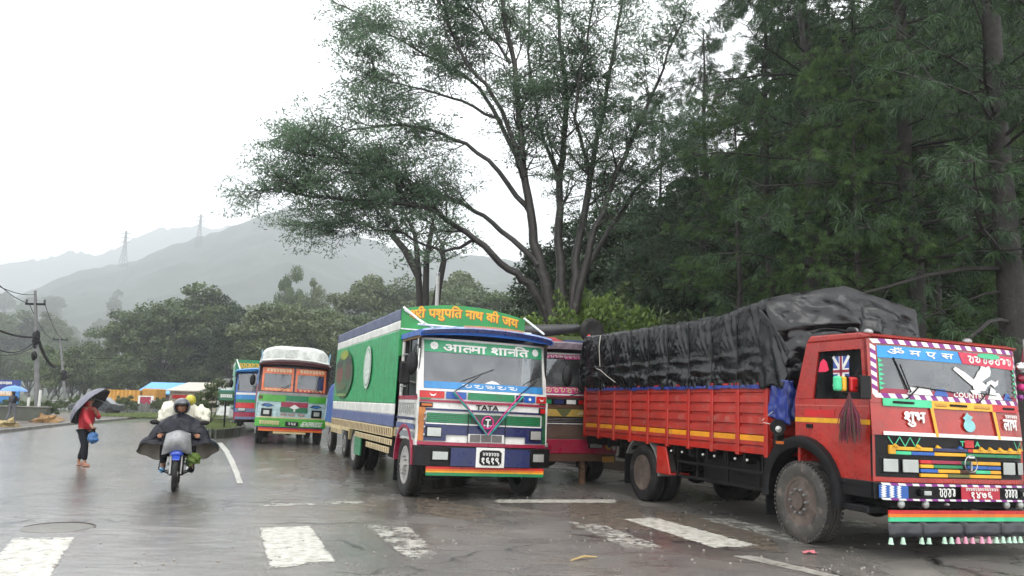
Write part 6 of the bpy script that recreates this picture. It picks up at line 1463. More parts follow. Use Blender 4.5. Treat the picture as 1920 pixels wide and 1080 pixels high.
def maroon_truck():
    th = R(20); p = at(1062, 760, 17.6); root = empty('decorated_truck', (p.x, 17.6, 0), th); F = FS
    tag(root, 'maroon and gold decorated truck squeezed between the green box truck and the red truck', 'truck')
    grey = P('grey_paint', (.26, .25, .24), .4); gold = P('gold_paint', (.42, .28, .06), .35)
    se_cab(root, dict(side=K_maroon, pillar=K_black, roofside=K_maroon, front=P('dull_brown_front', (.10, .06, .045), .4, grime=.5), frame=K_white, roof=P('mixed_roof', (.22, .17, .20), .4, var=.6, scale=8)))
    common(root, 7.5, 5.4)
    mb = MB(); mb.patch(F, rect(-1.14, 1.14, 2.70, 2.795), .006, .002, K_pink, 10, 1); f_ = mb.build('sun_strip', root); squiggle(f_, F, -1.0, 1.0, 2.72, 2.78, K_white, 21, .01, 18, .014)
    mb = MB(); mb.patch(F, rect(-1.14, 1.14, 1.94, 2.08), .006, .002, K_pink, 10, 1); f_ = mb.build('lower_film', root); squiggle(f_, F, -1.1, 1.1, 1.95, 2.07, K_cream, 22, .01, 14, .022)
    front_band(root, F, 'maroon_strip', -1.2, 1.2, 1.86, 1.90, K_maroon); front_band(root, F, 'black_band', -1.2, 1.2, 1.70, 1.82, K_black)
    for k, mt in enumerate((K_red, K_white, K_green, K_navy, K_white, K_red, K_white, K_green)): x = -1.15 + k * .29; front_band(root, F, 'colour_panel', x, x + .22, 1.715, 1.805, mt, .038, 2)
    front_band(root, F, 'brown_band', -1.2, 1.2, 1.62, 1.695, K_brown); front_band(root, F, 'olive_band', -1.2, 1.2, 1.44, 1.61, P('olive_paint2', (.09, .10, .03), .4))
    front_band(root, F, 'gold_lozenge', .0, 1.0, 1.45, 1.60, gold, .038, 4, slant=.14); front_band(root, F, 'gold_lozenge', -1.0, -.1, 1.45, 1.60, gold, .038, 4, slant=.14); front_band(root, F, 'cream_lozenge', .25, .80, 1.49, 1.56, K_cream, .045, 3, slant=.08)
    front_band(root, F, 'black_grille', -1.15, 1.15, 1.32, 1.43, K_black)
    for k in range(3): front_band(root, F, 'grille_slat', -1.1, 1.1, 1.335 + k * .032, 1.345 + k * .032, K_steel, .038, 6, .01)
    front_band(root, F, 'white_line', -1.15, 1.15, 1.285, 1.30, K_white, .036)
    for x0, x1 in ((-1.08, -.72), (.50, .86)): front_band(root, F, 'headlight_surround', x0, x1, 1.05, 1.27, K_brown, .036, 3); lamp(root, 'headlight', F, x0 + .05, x1 - .05, 1.09, 1.24, .045)
    front_band(root, F, 'green_lozenge', .90, 1.2, 1.08, 1.2, K_dgreen, .037, 3, slant=.05)
    mb = MB(); mb.patch(FB0, rect(-1.26, 1.26, .66, .96), 0, .05, P('bumper_maroon', (.30, .01, .04), .3), 18, 2); mb.build('bumper', root, bevel=.01)
    lamp(root, 'bumper_lamp', FB0, .48, .80, .78, .90, .052); lamp(root, 'bumper_lamp', FB0, -.8, -.48, .78, .90, .052)
    mb = MB(); disc(mb, FB0, .98, .84, .09, .09, .055, K_yellow, 12); disc(mb, FB0, .98, .84, .05, .05, .06, K_blue, 10); disc(mb, FB0, 1.12, .80, .05, .07, .055, K_white, 10); mb.build('painted_ornament', root)
    front_band(root, FB0, 'number_plate', .82, 1.15, .48, .60, P('ochre_paint', (.45, .22, .02)), .03, 2); front_band(root, FB0, 'lower_valance', -1.2, 1.2, .50, .655, K_brown, .01)
    wiper(root, F, (.1, 1.90), (.6, 2.02), (.2, 1.98), (.9, 2.10))
    # load carried over the cab: rolled sheet, spare wheel, frames
    mb = MB(); mb.box(-1.25, 1.25, 1.65, 1.70, 2.7, 3.35, P('olive_board', (.12, .17, .05), .5, var=.5, scale=4)); mb.build('head_board', root)
    mb = MB(); mb.tube([(-1.3, 1.2, 3.20), (-.6, 1.15, 3.36), (.1, 1.1, 3.42), (.75, 1.05, 3.50)], [.13, .15, .14, .10], 12, P('rolled_black_sheet', (.03, .03, .032), .35, bump=.9, bscale=12)); mb.build('rolled_sheet', root, smooth=60)
    e = empty('spare_wheel', (.95, .75, 3.42), R(90), root); mb = MB(); mb.lathe([(.16, -.09), (.22, -.11), (.28, -.08), (.30, 0), (.28, .08), (.22, .11), (.16, .09)], (0, 0, 0), (1, 0, 0), 26, K_tyre); mb.build('tyre', e, smooth=50); mb = MB(); mb.lathe([(.16, .06), (.10, .03), (.05, .07), (0, .07)], (0, 0, 0), (-1, 0, 0), 18, K_rim); mb.build('rim', e, smooth=40)
    mb = MB()
    for pts in ([(.55, .5, 2.98), (.8, .55, 3.30)], [(.68, .45, 2.96), (.98, .5, 3.28)], [(1.0, .6, 3.0), (1.15, .9, 3.55)], [(1.15, .6, 3.0), (1.25, .9, 3.5)]): mb.tube(pts, .035, 6, K_red)
    mb.build('roof_frame', root)
    mb = MB(); mb.box(.1, .6, .3, .75, 2.98, 3.14, P('blue_bundle', (.03, .06, .16), .5, bump=.6)); mb.ell((-.2, .5, 3.05), (.3, .22, .14), P('red_bundle', (.30, .03, .04), .5, bump=.6), 12, 8, .4, 3); mb.build('bundle', root, bevel=.05, seg=2)
    wall_bands(root, 1.24, 1.70, 7.4, [(1.1, 1.8, K_maroon), (1.8, 2.6, P('olive_board', (.12, .17, .05))), (2.6, 3.2, K_maroon)], 'side_panel')
    mb = MB(); mb.box(-1.2, 1.2, 1.70, 7.4, 1.0, 1.1, K_brown); mb.build('bed_floor', root)
maroon_truck()

def small_truck():
    th = R(21); p = at(655, 748, 23.4); c, s_ = math.cos(th), math.sin(th)
    root = empty('small_truck', (p.x + .98 * c, 23.4 + .98 * s_, 0), th); tag(root, 'small cream truck with a blue tarpaulin load, almost hidden behind the green box', 'truck')
    chassis(root, 4.6, .3, .2)
    for x, o in ((-.84, -1), (.84, 1)): make_wheel(root, x, .75, .40, .2, o); make_wheel(root, x, 3.6, .40, .2, o)
    mb = MB(); mb.box(-.95, .95, .0, .06, .55, 1.2, K_cream); mb.box(-.95, .95, .06, 4.7, .78, .92, K_cream); mb.build('body', root, bevel=.02)
    vs = []; n = 16; bt = P('blue_load_tarpaulin', (.02, .085, .33), .35, var=.4, bump=.8, bscale=8)
    for j in range(20):
        y = .1 + 4.5 * j / 19
        for i in range(n + 1): a = math.pi * i / n; u = -math.cos(a); e = (.25 if j in (0, 19) else 1); vs.append((.97 * abs(u) ** .35 * (1 if u > 0 else -1) * (1 + .04 * noise.noise(Vector((i * .7, y * 2, 0)))), y, .93 + 1.38 * e * math.sin(a) ** .4 * (1 + .05 * noise.noise(Vector((i * .5, y, 4))))))
    mb = MB(); mb.add(vs, [(j * (n + 1) + i, j * (n + 1) + i + 1, (j + 1) * (n + 1) + i + 1, (j + 1) * (n + 1) + i) for j in range(19) for i in range(n)] + [tuple(range(n + 1))], bt); mb.build('blue_tarpaulin', root, smooth=60)
small_truck()

# mottled post behind the red truck
p = gp(1090, 906); mb = MB(); M_post = P('peeling_bark_post', (.16, .075, .03), .7, var=.8, scale=9, grime=.7, gcol=(.40, .30, .20), bump=1, bscale=20)
mb.tube([(0, 0, 0), (.02, 0, .3), (-.01, .02, .6), (.06, 0, .95), (.10, 0, 1.3)], [.09, .07, .08, .07, .075], 9, M_post); t = mb.build('wooden_post', smooth=50); t.location = (p.x, p.y, 0); tag(t, 'short mottled brown wooden post standing by the tail of the red truck', 'post')

# ------------------------------------------------------------------ people
def skin(name, J, E, mat, parent, sub=2, root=0):
    me = bpy.data.meshes.new(name); bm = bmesh.new(); ly = bm.verts.layers.skin.verify(); vs = []
    for (p, r) in J:
        v = bm.verts.new(p); v[ly].radius = (r, r) if isinstance(r, (int, float)) else r; vs.append(v)
    for a, b in E: bm.edges.new((vs[a], vs[b]))
    vs[root][ly].use_root = True
    bm.to_mesh(me); bm.free(); o = bpy.data.objects.new(name, me); COL.objects.link(o)
    m1 = o.modifiers.new('s', 'SKIN'); m1.use_smooth_shade = True; m2 = o.modifiers.new('u', 'SUBSURF'); m2.levels = m2.render_levels = sub
    bpy.context.view_layer.update(); dg = bpy.context.evaluated_depsgraph_get(); nm = bpy.data.meshes.new_from_object(o.evaluated_get(dg)); bpy.data.objects.remove(o)
    nm.materials.clear(); nm.materials.append(mat); nm.polygons.foreach_set('use_smooth', [True] * len(nm.polygons)); nm.name = name
    o = bpy.data.objects.new(name, nm); COL.objects.link(o); o.parent = parent; return o
SKIN = P('brown_skin', (.28, .13, .075), .5, var=.08, grime=.03); HAIR = P('black_hair', (.012, .010, .010), .4, grime=0)
def fingers(J, E, wrist, d, side, curl, s=1.0):
    """palm and five fingers from joint index wrist; d = hand direction, side = across the palm to the thumb side"""
    d, side, curl = Vector(d).normalized(), Vector(side).normalized(), Vector(curl).normalized(); w0 = Vector(J[wrist][0])
    J.append((w0 + d * .045 * s, .030 * s)); E.append((wrist, len(J) - 1)); pa = len(J) - 1
    J.append((w0 + d * .085 * s, .030 * s)); E.append((pa, len(J) - 1)); kn = len(J) - 1
    for k, L in enumerate((.068, .078, .072, .055)):
        b = w0 + d * .10 * s + side * (.028 - k * .019) * s; m_ = b + (d * .8 + curl * .5).normalized() * L * .5 * s; e = m_ + (d * .25 + curl).normalized() * L * .5 * s
        i = len(J); J += [(b, .010 * s), (m_, .009 * s), (e, .007 * s)]; E += [(kn, i), (i, i + 1), (i + 1, i + 2)]
    b = w0 + d * .04 * s + side * .035 * s; m_ = b + (d * .6 + side * .6 + curl * .3).normalized() * .035 * s; e = m_ + (d + curl * .8).normalized() * .03 * s
    i = len(J); J += [(b, .012 * s), (m_, .010 * s), (e, .008 * s)]; E += [(pa, i), (i, i + 1), (i + 1, i + 2)]
def head(parent, c, fwd, s=1.0, hair=True, mat=None):
    """face details laid on the continuous body's head"""
    f = Vector(fwd).normalized(); rgt = f.cross(Vector((0, 0, 1))).normalized(); up = rgt.cross(f); M = Matrix((rgt, f, up)).transposed().to_4x4(); c = Vector(c)
    ew = P('eye_white', (.6, .58, .55), .3, grime=0)
    for q in (-1, 1):
        mb = MB(); mb.ell(c + M @ Vector((q * .032, .080, .008)) * s, (.012 * s, .008 * s, .007 * s), ew, 8, 6, M=M); mb.ell(c + M @ Vector((q * .032, .087, .008)) * s, (.005 * s, .004 * s, .005 * s), HAIR, 6, 5, M=M); mb.ell(c + M @ Vector((q * .032, .085, .026)) * s, (.018 * s, .006 * s, .004 * s), HAIR, 8, 5, M=M); mb.build('eye', parent, smooth=60)
        mb = MB(); mb.ell(c + M @ Vector((q * .083, -.005, -.004)) * s, (.012 * s, .018 * s, .030 * s), SKIN, 8, 6, M=M); mb.build('ear', parent, smooth=60)
    mb = MB(); mb.ell(c + M @ Vector((0, .095, -.018)) * s, (.013 * s, .020 * s, .024 * s), SKIN, 8, 6, M=M); mb.build('nose', parent, smooth=60)
    mb = MB(); mb.ell(c + M @ Vector((0, .085, -.052)) * s, (.024 * s, .010 * s, .007 * s), P('lips', (.20, .06, .05), .4, grime=0), 8, 6, M=M); mb.build('mouth', parent, smooth=60)
    if hair:
        mb = MB(); mb.ell(c + M @ Vector((0, -.018, .030)) * s, (.094 * s, .104 * s, .100 * s), HAIR, 16, 10, .06, 2, M=M); mb.build('hair', parent, smooth=60)

def walker():
    p = gp(153, 873.5); root = empty('person', (p.x, p.y, 0), R(-14)); tag(root, 'person in a red jacket and dark trousers walking under a tilted umbrella', 'person')
    J = [((-.02, 0, .90), .10), ((0, 0, 1.06), .10), ((.01, 0, 1.24), .115), ((.03, 0, 1.36), .07), ((.05, 0, 1.42), .048), ((.06, 0, 1.49), .075), ((.07, 0, 1.55), .092), ((.07, 0, 1.62), .060)]
    E = [(0, 1), (1, 2), (2, 3), (3, 4), (4, 5), (5, 6), (6, 7)]
    def chain(a, pts):
        for p_, r in pts: J.append((p_, r)); E.append((a, len(J) - 1)); a = len(J) - 1
        return a
    aN = chain(2, [((.06, -.17, 1.32), .058), ((.20, -.21, 1.10), .042), ((.36, -.22, .92), .030)])
    fingers(J, E, aN, (.55, 0, -.8), (.5, 0, .5), (-.2, .6, -.5))
    aF = chain(2, [((.03, .17, 1.32), .058), ((.16, .22, 1.10), .042), ((.20, .06, 1.22), .030)])
    fingers(J, E, aF, (.1, -.5, .6), (.8, 0, .3), (-.6, -.4, 0))
    for s, fx, hip in ((-1, .17, .03), (1, -.17, -.02)):
        kx = .12 if s < 0 else -.02
        a = chain(0, [((-.01, s * .09, .84), .085), ((kx, s * .10, .48), .058), ((fx - .02, s * .10, .12), .036), ((fx, s * .10, .05), .036), ((fx + .10, s * .11, .035), .028), ((fx + .15, s * .115, .03), .018)])
    skin('body', J, E, SKIN, root)
    JR = P('red_jacket_cloth', (.36, .012, .022), .6, var=.3, bump=.5, bscale=14, grime=.1)
    Jk = [((-.02, 0, .80), (.178, .145)), ((-.01, 0, .92), (.165, .14)), ((.01, 0, 1.20), .165), ((.03, 0, 1.34), .11), ((.045, 0, 1.395), .068), ((.06, -.18, 1.30), .078), ((.20, -.215, 1.09), .062), ((.33, -.22, .955), .046), ((.03, .18, 1.30), .078), ((.16, .225, 1.10), .062), ((.195, .10, 1.19), .046)]
    skin('jacket', Jk, [(0, 1), (1, 2), (2, 3), (3, 4), (2, 5), (5, 6), (6, 7), (2, 8), (8, 9), (9, 10)], JR, root)
    mb = MB(); mb.ell((-.0, 0, 1.46), (.10, .095, .13), JR, 14, 9, .15, 4); mb.build('hood', root, smooth=60)
    TR = P('dark_trousers', (.008, .009, .014), .7, var=.3, bump=.4, grime=.03, spec=.2)
    Jt = [((-.02, 0, .90), (.165, .135)), ((0, -.09, .80), .11), ((.07, -.10, .60), .092), ((.125, -.10, .46), .082), ((.155, -.10, .13), .062), ((-.02, .09, .80), .11), ((-.04, .10, .60), .092), ((-.06, .10, .46), .082), ((-.175, .10, .13), .062)]
    skin('trousers', Jt, [(0, 1), (1, 2), (2, 3), (3, 4), (0, 5), (5, 6), (6, 7), (7, 8)], TR, root)
    for fx, y in ((.17, -.105), (-.17, .105)):
        mb = MB(); mb.ell((fx + .04, y, .015), (.135, .05, .016), P('sandal_sole', (.30, .16, .12), .6), 12, 6); mb.tube([(fx + .08, y - .045, .03), (fx + .075, y, .075), (fx + .08, y + .045, .03)], .010, 5, P('sandal_sole', (.3, .16, .12))); mb.build('sandal', root, smooth=60)
    head(root, (.07, 0, 1.53), (1, -.25, -.1))
    # umbrella
    uroot = empty('umbrella', (p.x, p.y, 0), R(-14)); tag(uroot, 'large umbrella, grey outside and black inside, tilted over the walking person', 'umbrella')
    A = Vector((-.70, -.24, .60)).normalized(); C = Vector((.0, .10, 1.37)); U = A.orthogonal().normalized(); V = A.cross(U); Rr = .55; n = 8
    gm = P('grey_umbrella_cloth', (.13, .13, .165), .45, var=.35, scale=5); km = P('umbrella_lining', (.012, .012, .018), .5)
    def pt(a, t, o=0): 
        k = (a * n / 6.28318) % 1; sag = 1 - .06 * math.sin(math.pi * k) * t; r = Rr * math.sin(t * 1.35) / math.sin(1.35) * sag; h = .34 * math.cos(t * 1.35) / 1.0 - .34 * math.cos(1.35)
        return C + A * (h + o) + (U * math.cos(a) + V * math.sin(a)) * r
    for o, mt, nm in ((.0, gm, 'canopy'), (-.008, km, 'canopy_lining')):
        vs = []; NA, NT = 48, 8
        for j in range(NT + 1):
            for i in range(NA): vs.append(pt(6.28318 * i / NA, max(.001, j / NT), o))
        mb = MB(); mb.add(vs, [(j * NA + i, j * NA + (i + 1) % NA, (j + 1) * NA + (i + 1) % NA, (j + 1) * NA + i) for j in range(NT) for i in range(NA)], mt); mb.build(nm, uroot, smooth=60)
    mb = MB()
    for k in range(n): mb.tube([pt(6.28318 * k / n, t, -.014) for t in (.02, .3, .6, .85, 1.02)], .004, 4, K_steel)
    mb.build('rib', uroot); mb = MB(); mb.tube([C + A * .33, Vector((.215, .03, 1.27)), Vector((.24, .0, 1.21))], .008, 6, K_steel); mb.build('shaft', uroot)
    # bag in the lowered hand
    b = empty('bag', (p.x, p.y, 0), R(-14)); tag(b, 'round blue bag with a dark drawn-up top held in the walking person\'s hand', 'bag')
    mb = MB(); mb.ell((.42, -.22, .66), (.115, .10, .13), P('blue_cloth', (.03, .12, .30), .5, var=.4, bump=.5), 20, 14, .45, 5); mb.build('pouch', b, smooth=60)
    mb = MB(); mb.lathe([(.03, .0), (.05, .05), (.035, .09), (.06, .13)], (.42, -.22, .745), (0, 0, 1), 10, K_black); mb.build('tie', b, smooth=60)
walker()

def tiny_walker():
    p = gp(19, 796); d = p.y; root = empty('person', (p.x, p.y, .1), R(70)); tag(root, 'far small person in dark clothes walking under a light blue umbrella by the left wall', 'person')
    J = [((0, 0, .92), .12), ((0, 0, 1.2), .15), ((0, 0, 1.38), .06), ((0, 0, 1.52), .10), ((0, 0, 1.60), .07), ((0, -.2, 1.28), .06), ((.12, -.22, 1.05), .045), ((.2, -.2, 1.25), .04), ((0, .2, 1.28), .06), ((.05, .24, 1.05), .045), ((.12, .24, .85), .035), ((.02, -.1, .85), .09), ((.12, -.1, .48), .06), ((.08, -.1, .06), .045), ((.18, -.1, .03), .03), ((-.02, .1, .85), .09), ((-.02, .1, .48), .06), ((-.2, .1, .08), .045), ((-.1, .1, .03), .03)]
    skin('body', J, [(0, 1), (1, 2), (2, 3), (3, 4), (1, 5), (5, 6), (6, 7), (1, 8), (8, 9), (9, 10), (0, 11), (11, 12), (12, 13), (13, 14), (0, 15), (15, 16), (16, 17), (17, 18)], P('grey_clothes', (.10, .10, .12), .6), root)
    Jj = [((0, 0, .86), .17), ((0, 0, 1.1), .18), ((0, 0, 1.34), .10), ((0, -.21, 1.26), .08), ((.12, -.23, 1.05), .06), ((0, .21, 1.26), .08), ((.05, .25, 1.03), .06)]
    skin('coat', Jj, [(0, 1), (1, 2), (1, 3), (3, 4), (1, 5), (5, 6)], P('dark_coat', (.02, .02, .03), .6), root)
    u = empty('umbrella', (p.x, p.y, .1)); tag(u, 'light blue umbrella held by the far small person on the left', 'umbrella')
    mb = MB(); mb.lathe([(.62, 1.55), (.50, 1.68), (.30, 1.78), (.02, 1.84), (.0, 1.92)], (0, 0, 0), (0, 0, 1), 16, P('light_blue_cloth', (.10, .26, .62), .4)); mb.f = mb.f[:-1]; mb.mi = mb.mi[:-1]; mb.build('canopy', u, smooth=30); mb = MB(); mb.tube([(0, 0, 1.2), (0, 0, 1.86)], .012, 5, K_steel); mb.build('shaft', u)
tiny_walker()

def rider():
    g0 = gp(312, 925); loc = (g0.x, g0.y + .30, 0); rz = R(20)
    bk = empty('motorcycle', loc, rz); tag(bk, 'motorcycle with blue front mudguard coming towards the camera on the wet road', 'motorcycle')
    BL = P('metallic_blue', (.02, .06, .38), .25, coat=.4)
    for y in (0, 1.28):
        e = empty('wheel', (0, y, .30), 0, bk); mb = MB(); mb.lathe([(.235, -.035), (.27, -.045), (.295, -.03), (.302, 0), (.295, .03), (.27, .045), (.235, .035)], (0, 0, 0), (1, 0, 0), 36, K_tyre); mb.build('tyre', e, smooth=50)
        mb = MB(); mb.lathe([(.24, -.03), (.215, -.02), (.215, .02), (.24, .03)], (0, 0, 0), (1, 0, 0), 30, K_rim); mb.lathe([(.05, -.05), (.05, .05)], (0, 0, 0), (1, 0, 0), 14, K_steel)
        for k in range(5): a = 1.2566 * k; mb.tube([(0, .05 * math.cos(a), .05 * math.sin(a)), (0, .22 * math.cos(a + .15), .22 * math.sin(a + .15))], .014, 5, K_rim)
        mb.build('rim', e, smooth=40)
    for q in (-1, 1): mb = MB(); mb.tube([(q * .085, 0, .30), (q * .085, .07, .52), (q * .09, .20, .95)], [.024, .028, .020], 8, K_steel); mb.build('fork', bk, smooth=50)
    mb = MB(); n = 10; pts = [(.335 * math.cos(a), .30 + .335 * math.sin(a)) for a in [R(52 + 100 * k / n) for k in range(n + 1)]]; q2 = [(.315 * math.cos(a), .30 + .315 * math.sin(a)) for a in [R(152 - 100 * k / n) for k in range(n + 1)]]
    mb.prism([(-p[0], p[1]) for p in pts + q2], 'x', -.062, .062, BL); mb.build('mudguard', bk, bevel=.012, seg=2)
    mb = MB(); mb.ell((0, .08, .80), (.15, .13, .13), K_black, 16, 10); mb.ell((0, .02, .66), (.12, .10, .07), BL, 14, 8); mb.build('headlight_cowl', bk, smooth=60)
    mb = MB(); mb.tube([(-.38, .28, 1.00), (-.20, .22, 1.03), (0, .20, .98), (.20, .22, 1.03), (.38, .28, 1.00)], .013, 6, K_black); mb.build('handlebar', bk, smooth=60)
    for q in (-1, 1):
        mb = MB(); mb.tube([(q * .24, .22, 1.03), (q * .34, .20, 1.15), (q * .40, .19, 1.18)], .007, 5, K_black); m_ = mb.build('mirror', bk); mb = MB(); mb.ell((q * .42, .19, 1.20), (.085, .02, .045), K_black, 12, 8); mb.build('mirror_head', m_, smooth=60)
        mb = MB(); mb.ell((q * .20, .08, .80), (.045, .02, .02), K_amber, 8, 6); mb.build('indicator', bk, smooth=60)
        mb = MB(); mb.tube([(q * .10, .42, .62), (q * .28, .42, .55), (q * .30, .44, .35), (q * .12, .50, .26)], .013, 6, K_black); mb.build('crash_bar', bk, smooth=60)
        mb = MB(); mb.tube([(q * .1, .72, .30), (q * .30, .70, .30)], .014, 6, K_black); mb.build('foot_peg', bk)
    mb = MB(); mb.ell((0, .52, .84), (.15, .26, .13), BL, 16, 10); mb.build('tank', bk, smooth=60); mb = MB(); mb.box(-.13, .13, .75, 1.45, .76, .84, K_black); mb.build('seat', bk, bevel=.03, seg=2)
    mb = MB(); mb.box(-.12, .12, .40, .85, .24, .62, K_chas); mb.lathe([(.10, -.16), (.12, -.10), (.12, .10), (.10, .16)], (0, .55, .36), (1, 0, 0), 16, K_steel); mb.tube([(.10, .5, .3), (.15, .9, .28), (.17, 1.5, .34)], [.025, .03, .045], 8, K_chrome); mb.tube([(0, .3, .75), (0, .9, .6), (0, 1.28, .3)], .03, 6, K_chas); mb.build('engine', bk, smooth=30)
    mb = MB(); mb.ell((.28, .12, .56), (.12, .10, .10), L_bright, 10, 7, .8, 3); mb.ell((.22, .16, .50), (.07, .07, .08), L_broad, 8, 6, .8, 9); t = mb.build('greens'); t.location = loc; t.rotation_euler = (0, 0, rz); tag(t, 'bunch of green leaves hanging from the right side of the motorcycle', 'leaves')
    # grey cloth over the headlamp
    mb = MB(); vs = []; n = 18
    for j in range(n + 1):
        for i in range(n + 1):
            u, v = i / n * 2 - 1, j / n; w_ = .20 + .05 * v; x = u * w_; z = 1.03 - .34 * v + .03 * math.cos(u * 3) - .03 * abs(u) * v; y = .02 - .10 * math.sin(math.pi * v) - .05 * (1 - u * u) + .02 * noise.noise(Vector((u * 3, v * 3, 1))) + .25 * (u ** 4) * .4
            if j == 0: y += .16
            vs.append((x, y, z))
    mb.add(vs, [(j * (n + 1) + i, j * (n + 1) + i + 1, (j + 1) * (n + 1) + i + 1, (j + 1) * (n + 1) + i) for j in range(n) for i in range(n)], P('grey_wet_cloth', (.24, .245, .25), .5, var=.45, bump=.6, bscale=10, scale=5)); t = mb.build('cloth_cover', smooth=60); md = t.modifiers.new('t', 'SOLIDIFY'); md.thickness = .01; t.location = loc; t.rotation_euler = (0, 0, rz); tag(t, 'crumpled grey cloth tied over the motorcycle headlamp', 'cloth')
    # the rider
    r = empty('person', loc, rz); tag(r, 'motorcycle rider in a dark helmet and billowing dark rain poncho', 'person')
    r.scale = (1, 1, .955)
    J = [((0, .82, .88), .13), ((0, .76, 1.05), .125), ((0, .66, 1.25), .14), ((0, .62, 1.37), .065), ((0, .60, 1.43), .052), ((0, .585, 1.49), .078), ((0, .58, 1.55), .088), ((0, .59, 1.62), .06)]
    E = [(0, 1), (1, 2), (2, 3), (3, 4), (4, 5), (5, 6), (6, 7)]
    def chain(a, pts):
        for p_, rr_ in pts: J.append((p_, rr_)); E.append((a, len(J) - 1)); a = len(J) - 1
        return a
    for q in (-1, 1):
        a = chain(2, [((q * .19, .64, 1.31), .062), ((q * .36, .52, 1.10), .045), ((q * .32, .34, 1.04), .034)]); fingers(J, E, a, (0, -.8, -.2), (-q, 0, 0), (0, -.3, -1))
        chain(0, [((q * .11, .78, .86), .09), ((q * .23, .40, .80), .068), ((q * .24, .66, .44), .048), ((q * .24, .70, .35), .042), ((q * .25, .58, .32), .034), ((q * .255, .50, .315), .022)])
    skin('body', J, E, SKIN, r)
    TR = P('dark_trousers', (.018, .020, .028)); Jt = [((0, .84, .88), (.17, .15))]; Et = []
    for q in (-1, 1): i = len(Jt); Jt += [((q * .12, .76, .88), .11), ((q * .235, .39, .81), .085), ((q * .245, .66, .46), .062)]; Et += [(0, i), (i, i + 1), (i + 1, i + 2)]
    skin('trousers', Jt, Et, TR, r)
    for q, mt in ((-1, P('light_blue_shoe_cover', (.16, .38, .62), .4)), (1, K_black)): mb = MB(); mb.ell((q * .25, .60, .335), (.055, .14, .055), mt, 12, 8); mb.build('shoe', r, smooth=60)
    PON = P('dark_rain_poncho', (.006, .007, .013), .34, var=.4, bump=.9, bscale=7, grime=.05, gcol=(.04, .04, .05), spec=.22); PIN = P('poncho_lining', (.20, .18, .15), .6, var=.2)
    Jp = [((0, .80, .86), (.26, .22)), ((0, .72, 1.05), (.22, .20)), ((0, .64, 1.25), (.20, .17)), ((0, .61, 1.36), .115), ((0, .60, 1.41), .085), ((-.20, .63, 1.27), .105), ((-.36, .50, 1.08), .088), ((-.33, .37, 1.03), .070), ((.20, .63, 1.27), .105), ((.36, .50, 1.08), .088), ((.33, .37, 1.03), .070), ((0, .45, .96), (.20, .12))]
    skin('poncho', Jp, [(0, 1), (1, 2), (2, 3), (3, 4), (2, 5), (5, 6), (6, 7), (2, 8), (8, 9), (9, 10), (1, 11)], PON, r)
    for q in (-1, 1):
        def shell(sc, mat, nm, par):
            c = Vector((q * .39, .42, .74)); vs = []; NU, NV = 36, 20; ax = Vector((q * .20, -.62, -.85)).normalized(); U = ax.orthogonal().normalized(); V = ax.cross(U)
            for j in range(NV + 1):
                th = 3.0 - (3.0 - 1.42) * j / NV                      # from the back pole to the open rim
                for i in range(NU):
                    a = 6.28318 * i / NU; d = ax * math.cos(th) + (U * math.cos(a) + V * math.sin(a)) * math.sin(th); k = 1 + .10 * math.sin(5 * a + 1) * (j / NV) + .06 * noise.noise(d * 4)
                    vs.append(c + Vector((d.x * .30, d.y * .26, d.z * .27)) * k * sc)
            mb = MB(); mb.add(vs, [(j * NU + i, j * NU + (i + 1) % NU, (j + 1) * NU + (i + 1) % NU, (j + 1) * NU + i) for j in range(NV) for i in range(NU)], mat); return mb.build(nm, par, smooth=60)
        w_ = shell(1, PON, 'poncho_wing', r); shell(.965, PIN, 'lining', w_)
    vs = []; n = 26
    for j in range(n + 1):
        for i in range(n + 1):
            u, v = i / n * 2 - 1, j / n; ru = abs(u); x = u * (.10 + .46 * v ** .5); z = 1.44 - .09 * ru ** 1.5 - (.42 + .04 * ru) * v ** 1.35 - .02 * math.sin(11 * u) * v; y = .53 + .10 * ru ** 2 * (1 - v) - .24 * v - .05 * math.sin(3.14 * v) + .022 * math.sin(13 * u + 2 * v) * v + .02 * noise.noise(Vector((u * 4, v * 4, 7)))
            vs.append((x, y, z))
    mb = MB(); mb.add(vs, [(j * (n + 1) + i, j * (n + 1) + i + 1, (j + 1) * (n + 1) + i + 1, (j + 1) * (n + 1) + i) for j in range(n) for i in range(n)], PON); o = mb.build('poncho_cape', r, smooth=60); md = o.modifiers.new('t', 'SOLIDIFY'); md.thickness = .006
    HE = P('grey_helmet', (.05, .055, .065), .2, coat=.5, grime=.1); mb = MB(); vs = []; NU, NV = 32, 16; c = Vector((0, .60, 1.555))
    for j in range(NV + 1):
        th = math.pi * .80 * j / NV
        for i in range(NU):
            a = 6.28318 * i / NU; d = Vector((math.sin(th) * math.sin(a), -math.sin(th) * math.cos(a), math.cos(th))); vs.append(c + Vector((d.x * .135, d.y * .155, d.z * .145)))
    fs = []
    for j in range(NV):
        for i in range(NU):
            a = (i + .5) * 360 / NU; a = a if a < 180 else 360 - a
            if a < 52 and j >= 8: continue
            fs.append((j * NU + i, j * NU + (i + 1) % NU, (j + 1) * NU + (i + 1) % NU, (j + 1) * NU + i))
    mb.add(vs, fs, HE); mb.add([(-.115, .50, 1.60), (.115, .50, 1.60), (.10, .42, 1.575), (-.10, .42, 1.575)], [(0, 1, 2, 3)], K_black); h = mb.build('helmet', r, smooth=60); md = h.modifiers.new('t', 'SOLIDIFY'); md.thickness = .018
    mb = MB(); mb.tube([(-.09, .52, 1.47), (0, .485, 1.435), (.09, .52, 1.47)], .012, 5, K_black); mb.build('chin_strap', r)
    head(r, (0, .575, 1.53), (0, -1, 0), 1.0, hair=False)
    SK = P('cream_sack_cloth', (.62, .60, .50), .6, var=.25, bump=.6, bscale=9, grime=.15)
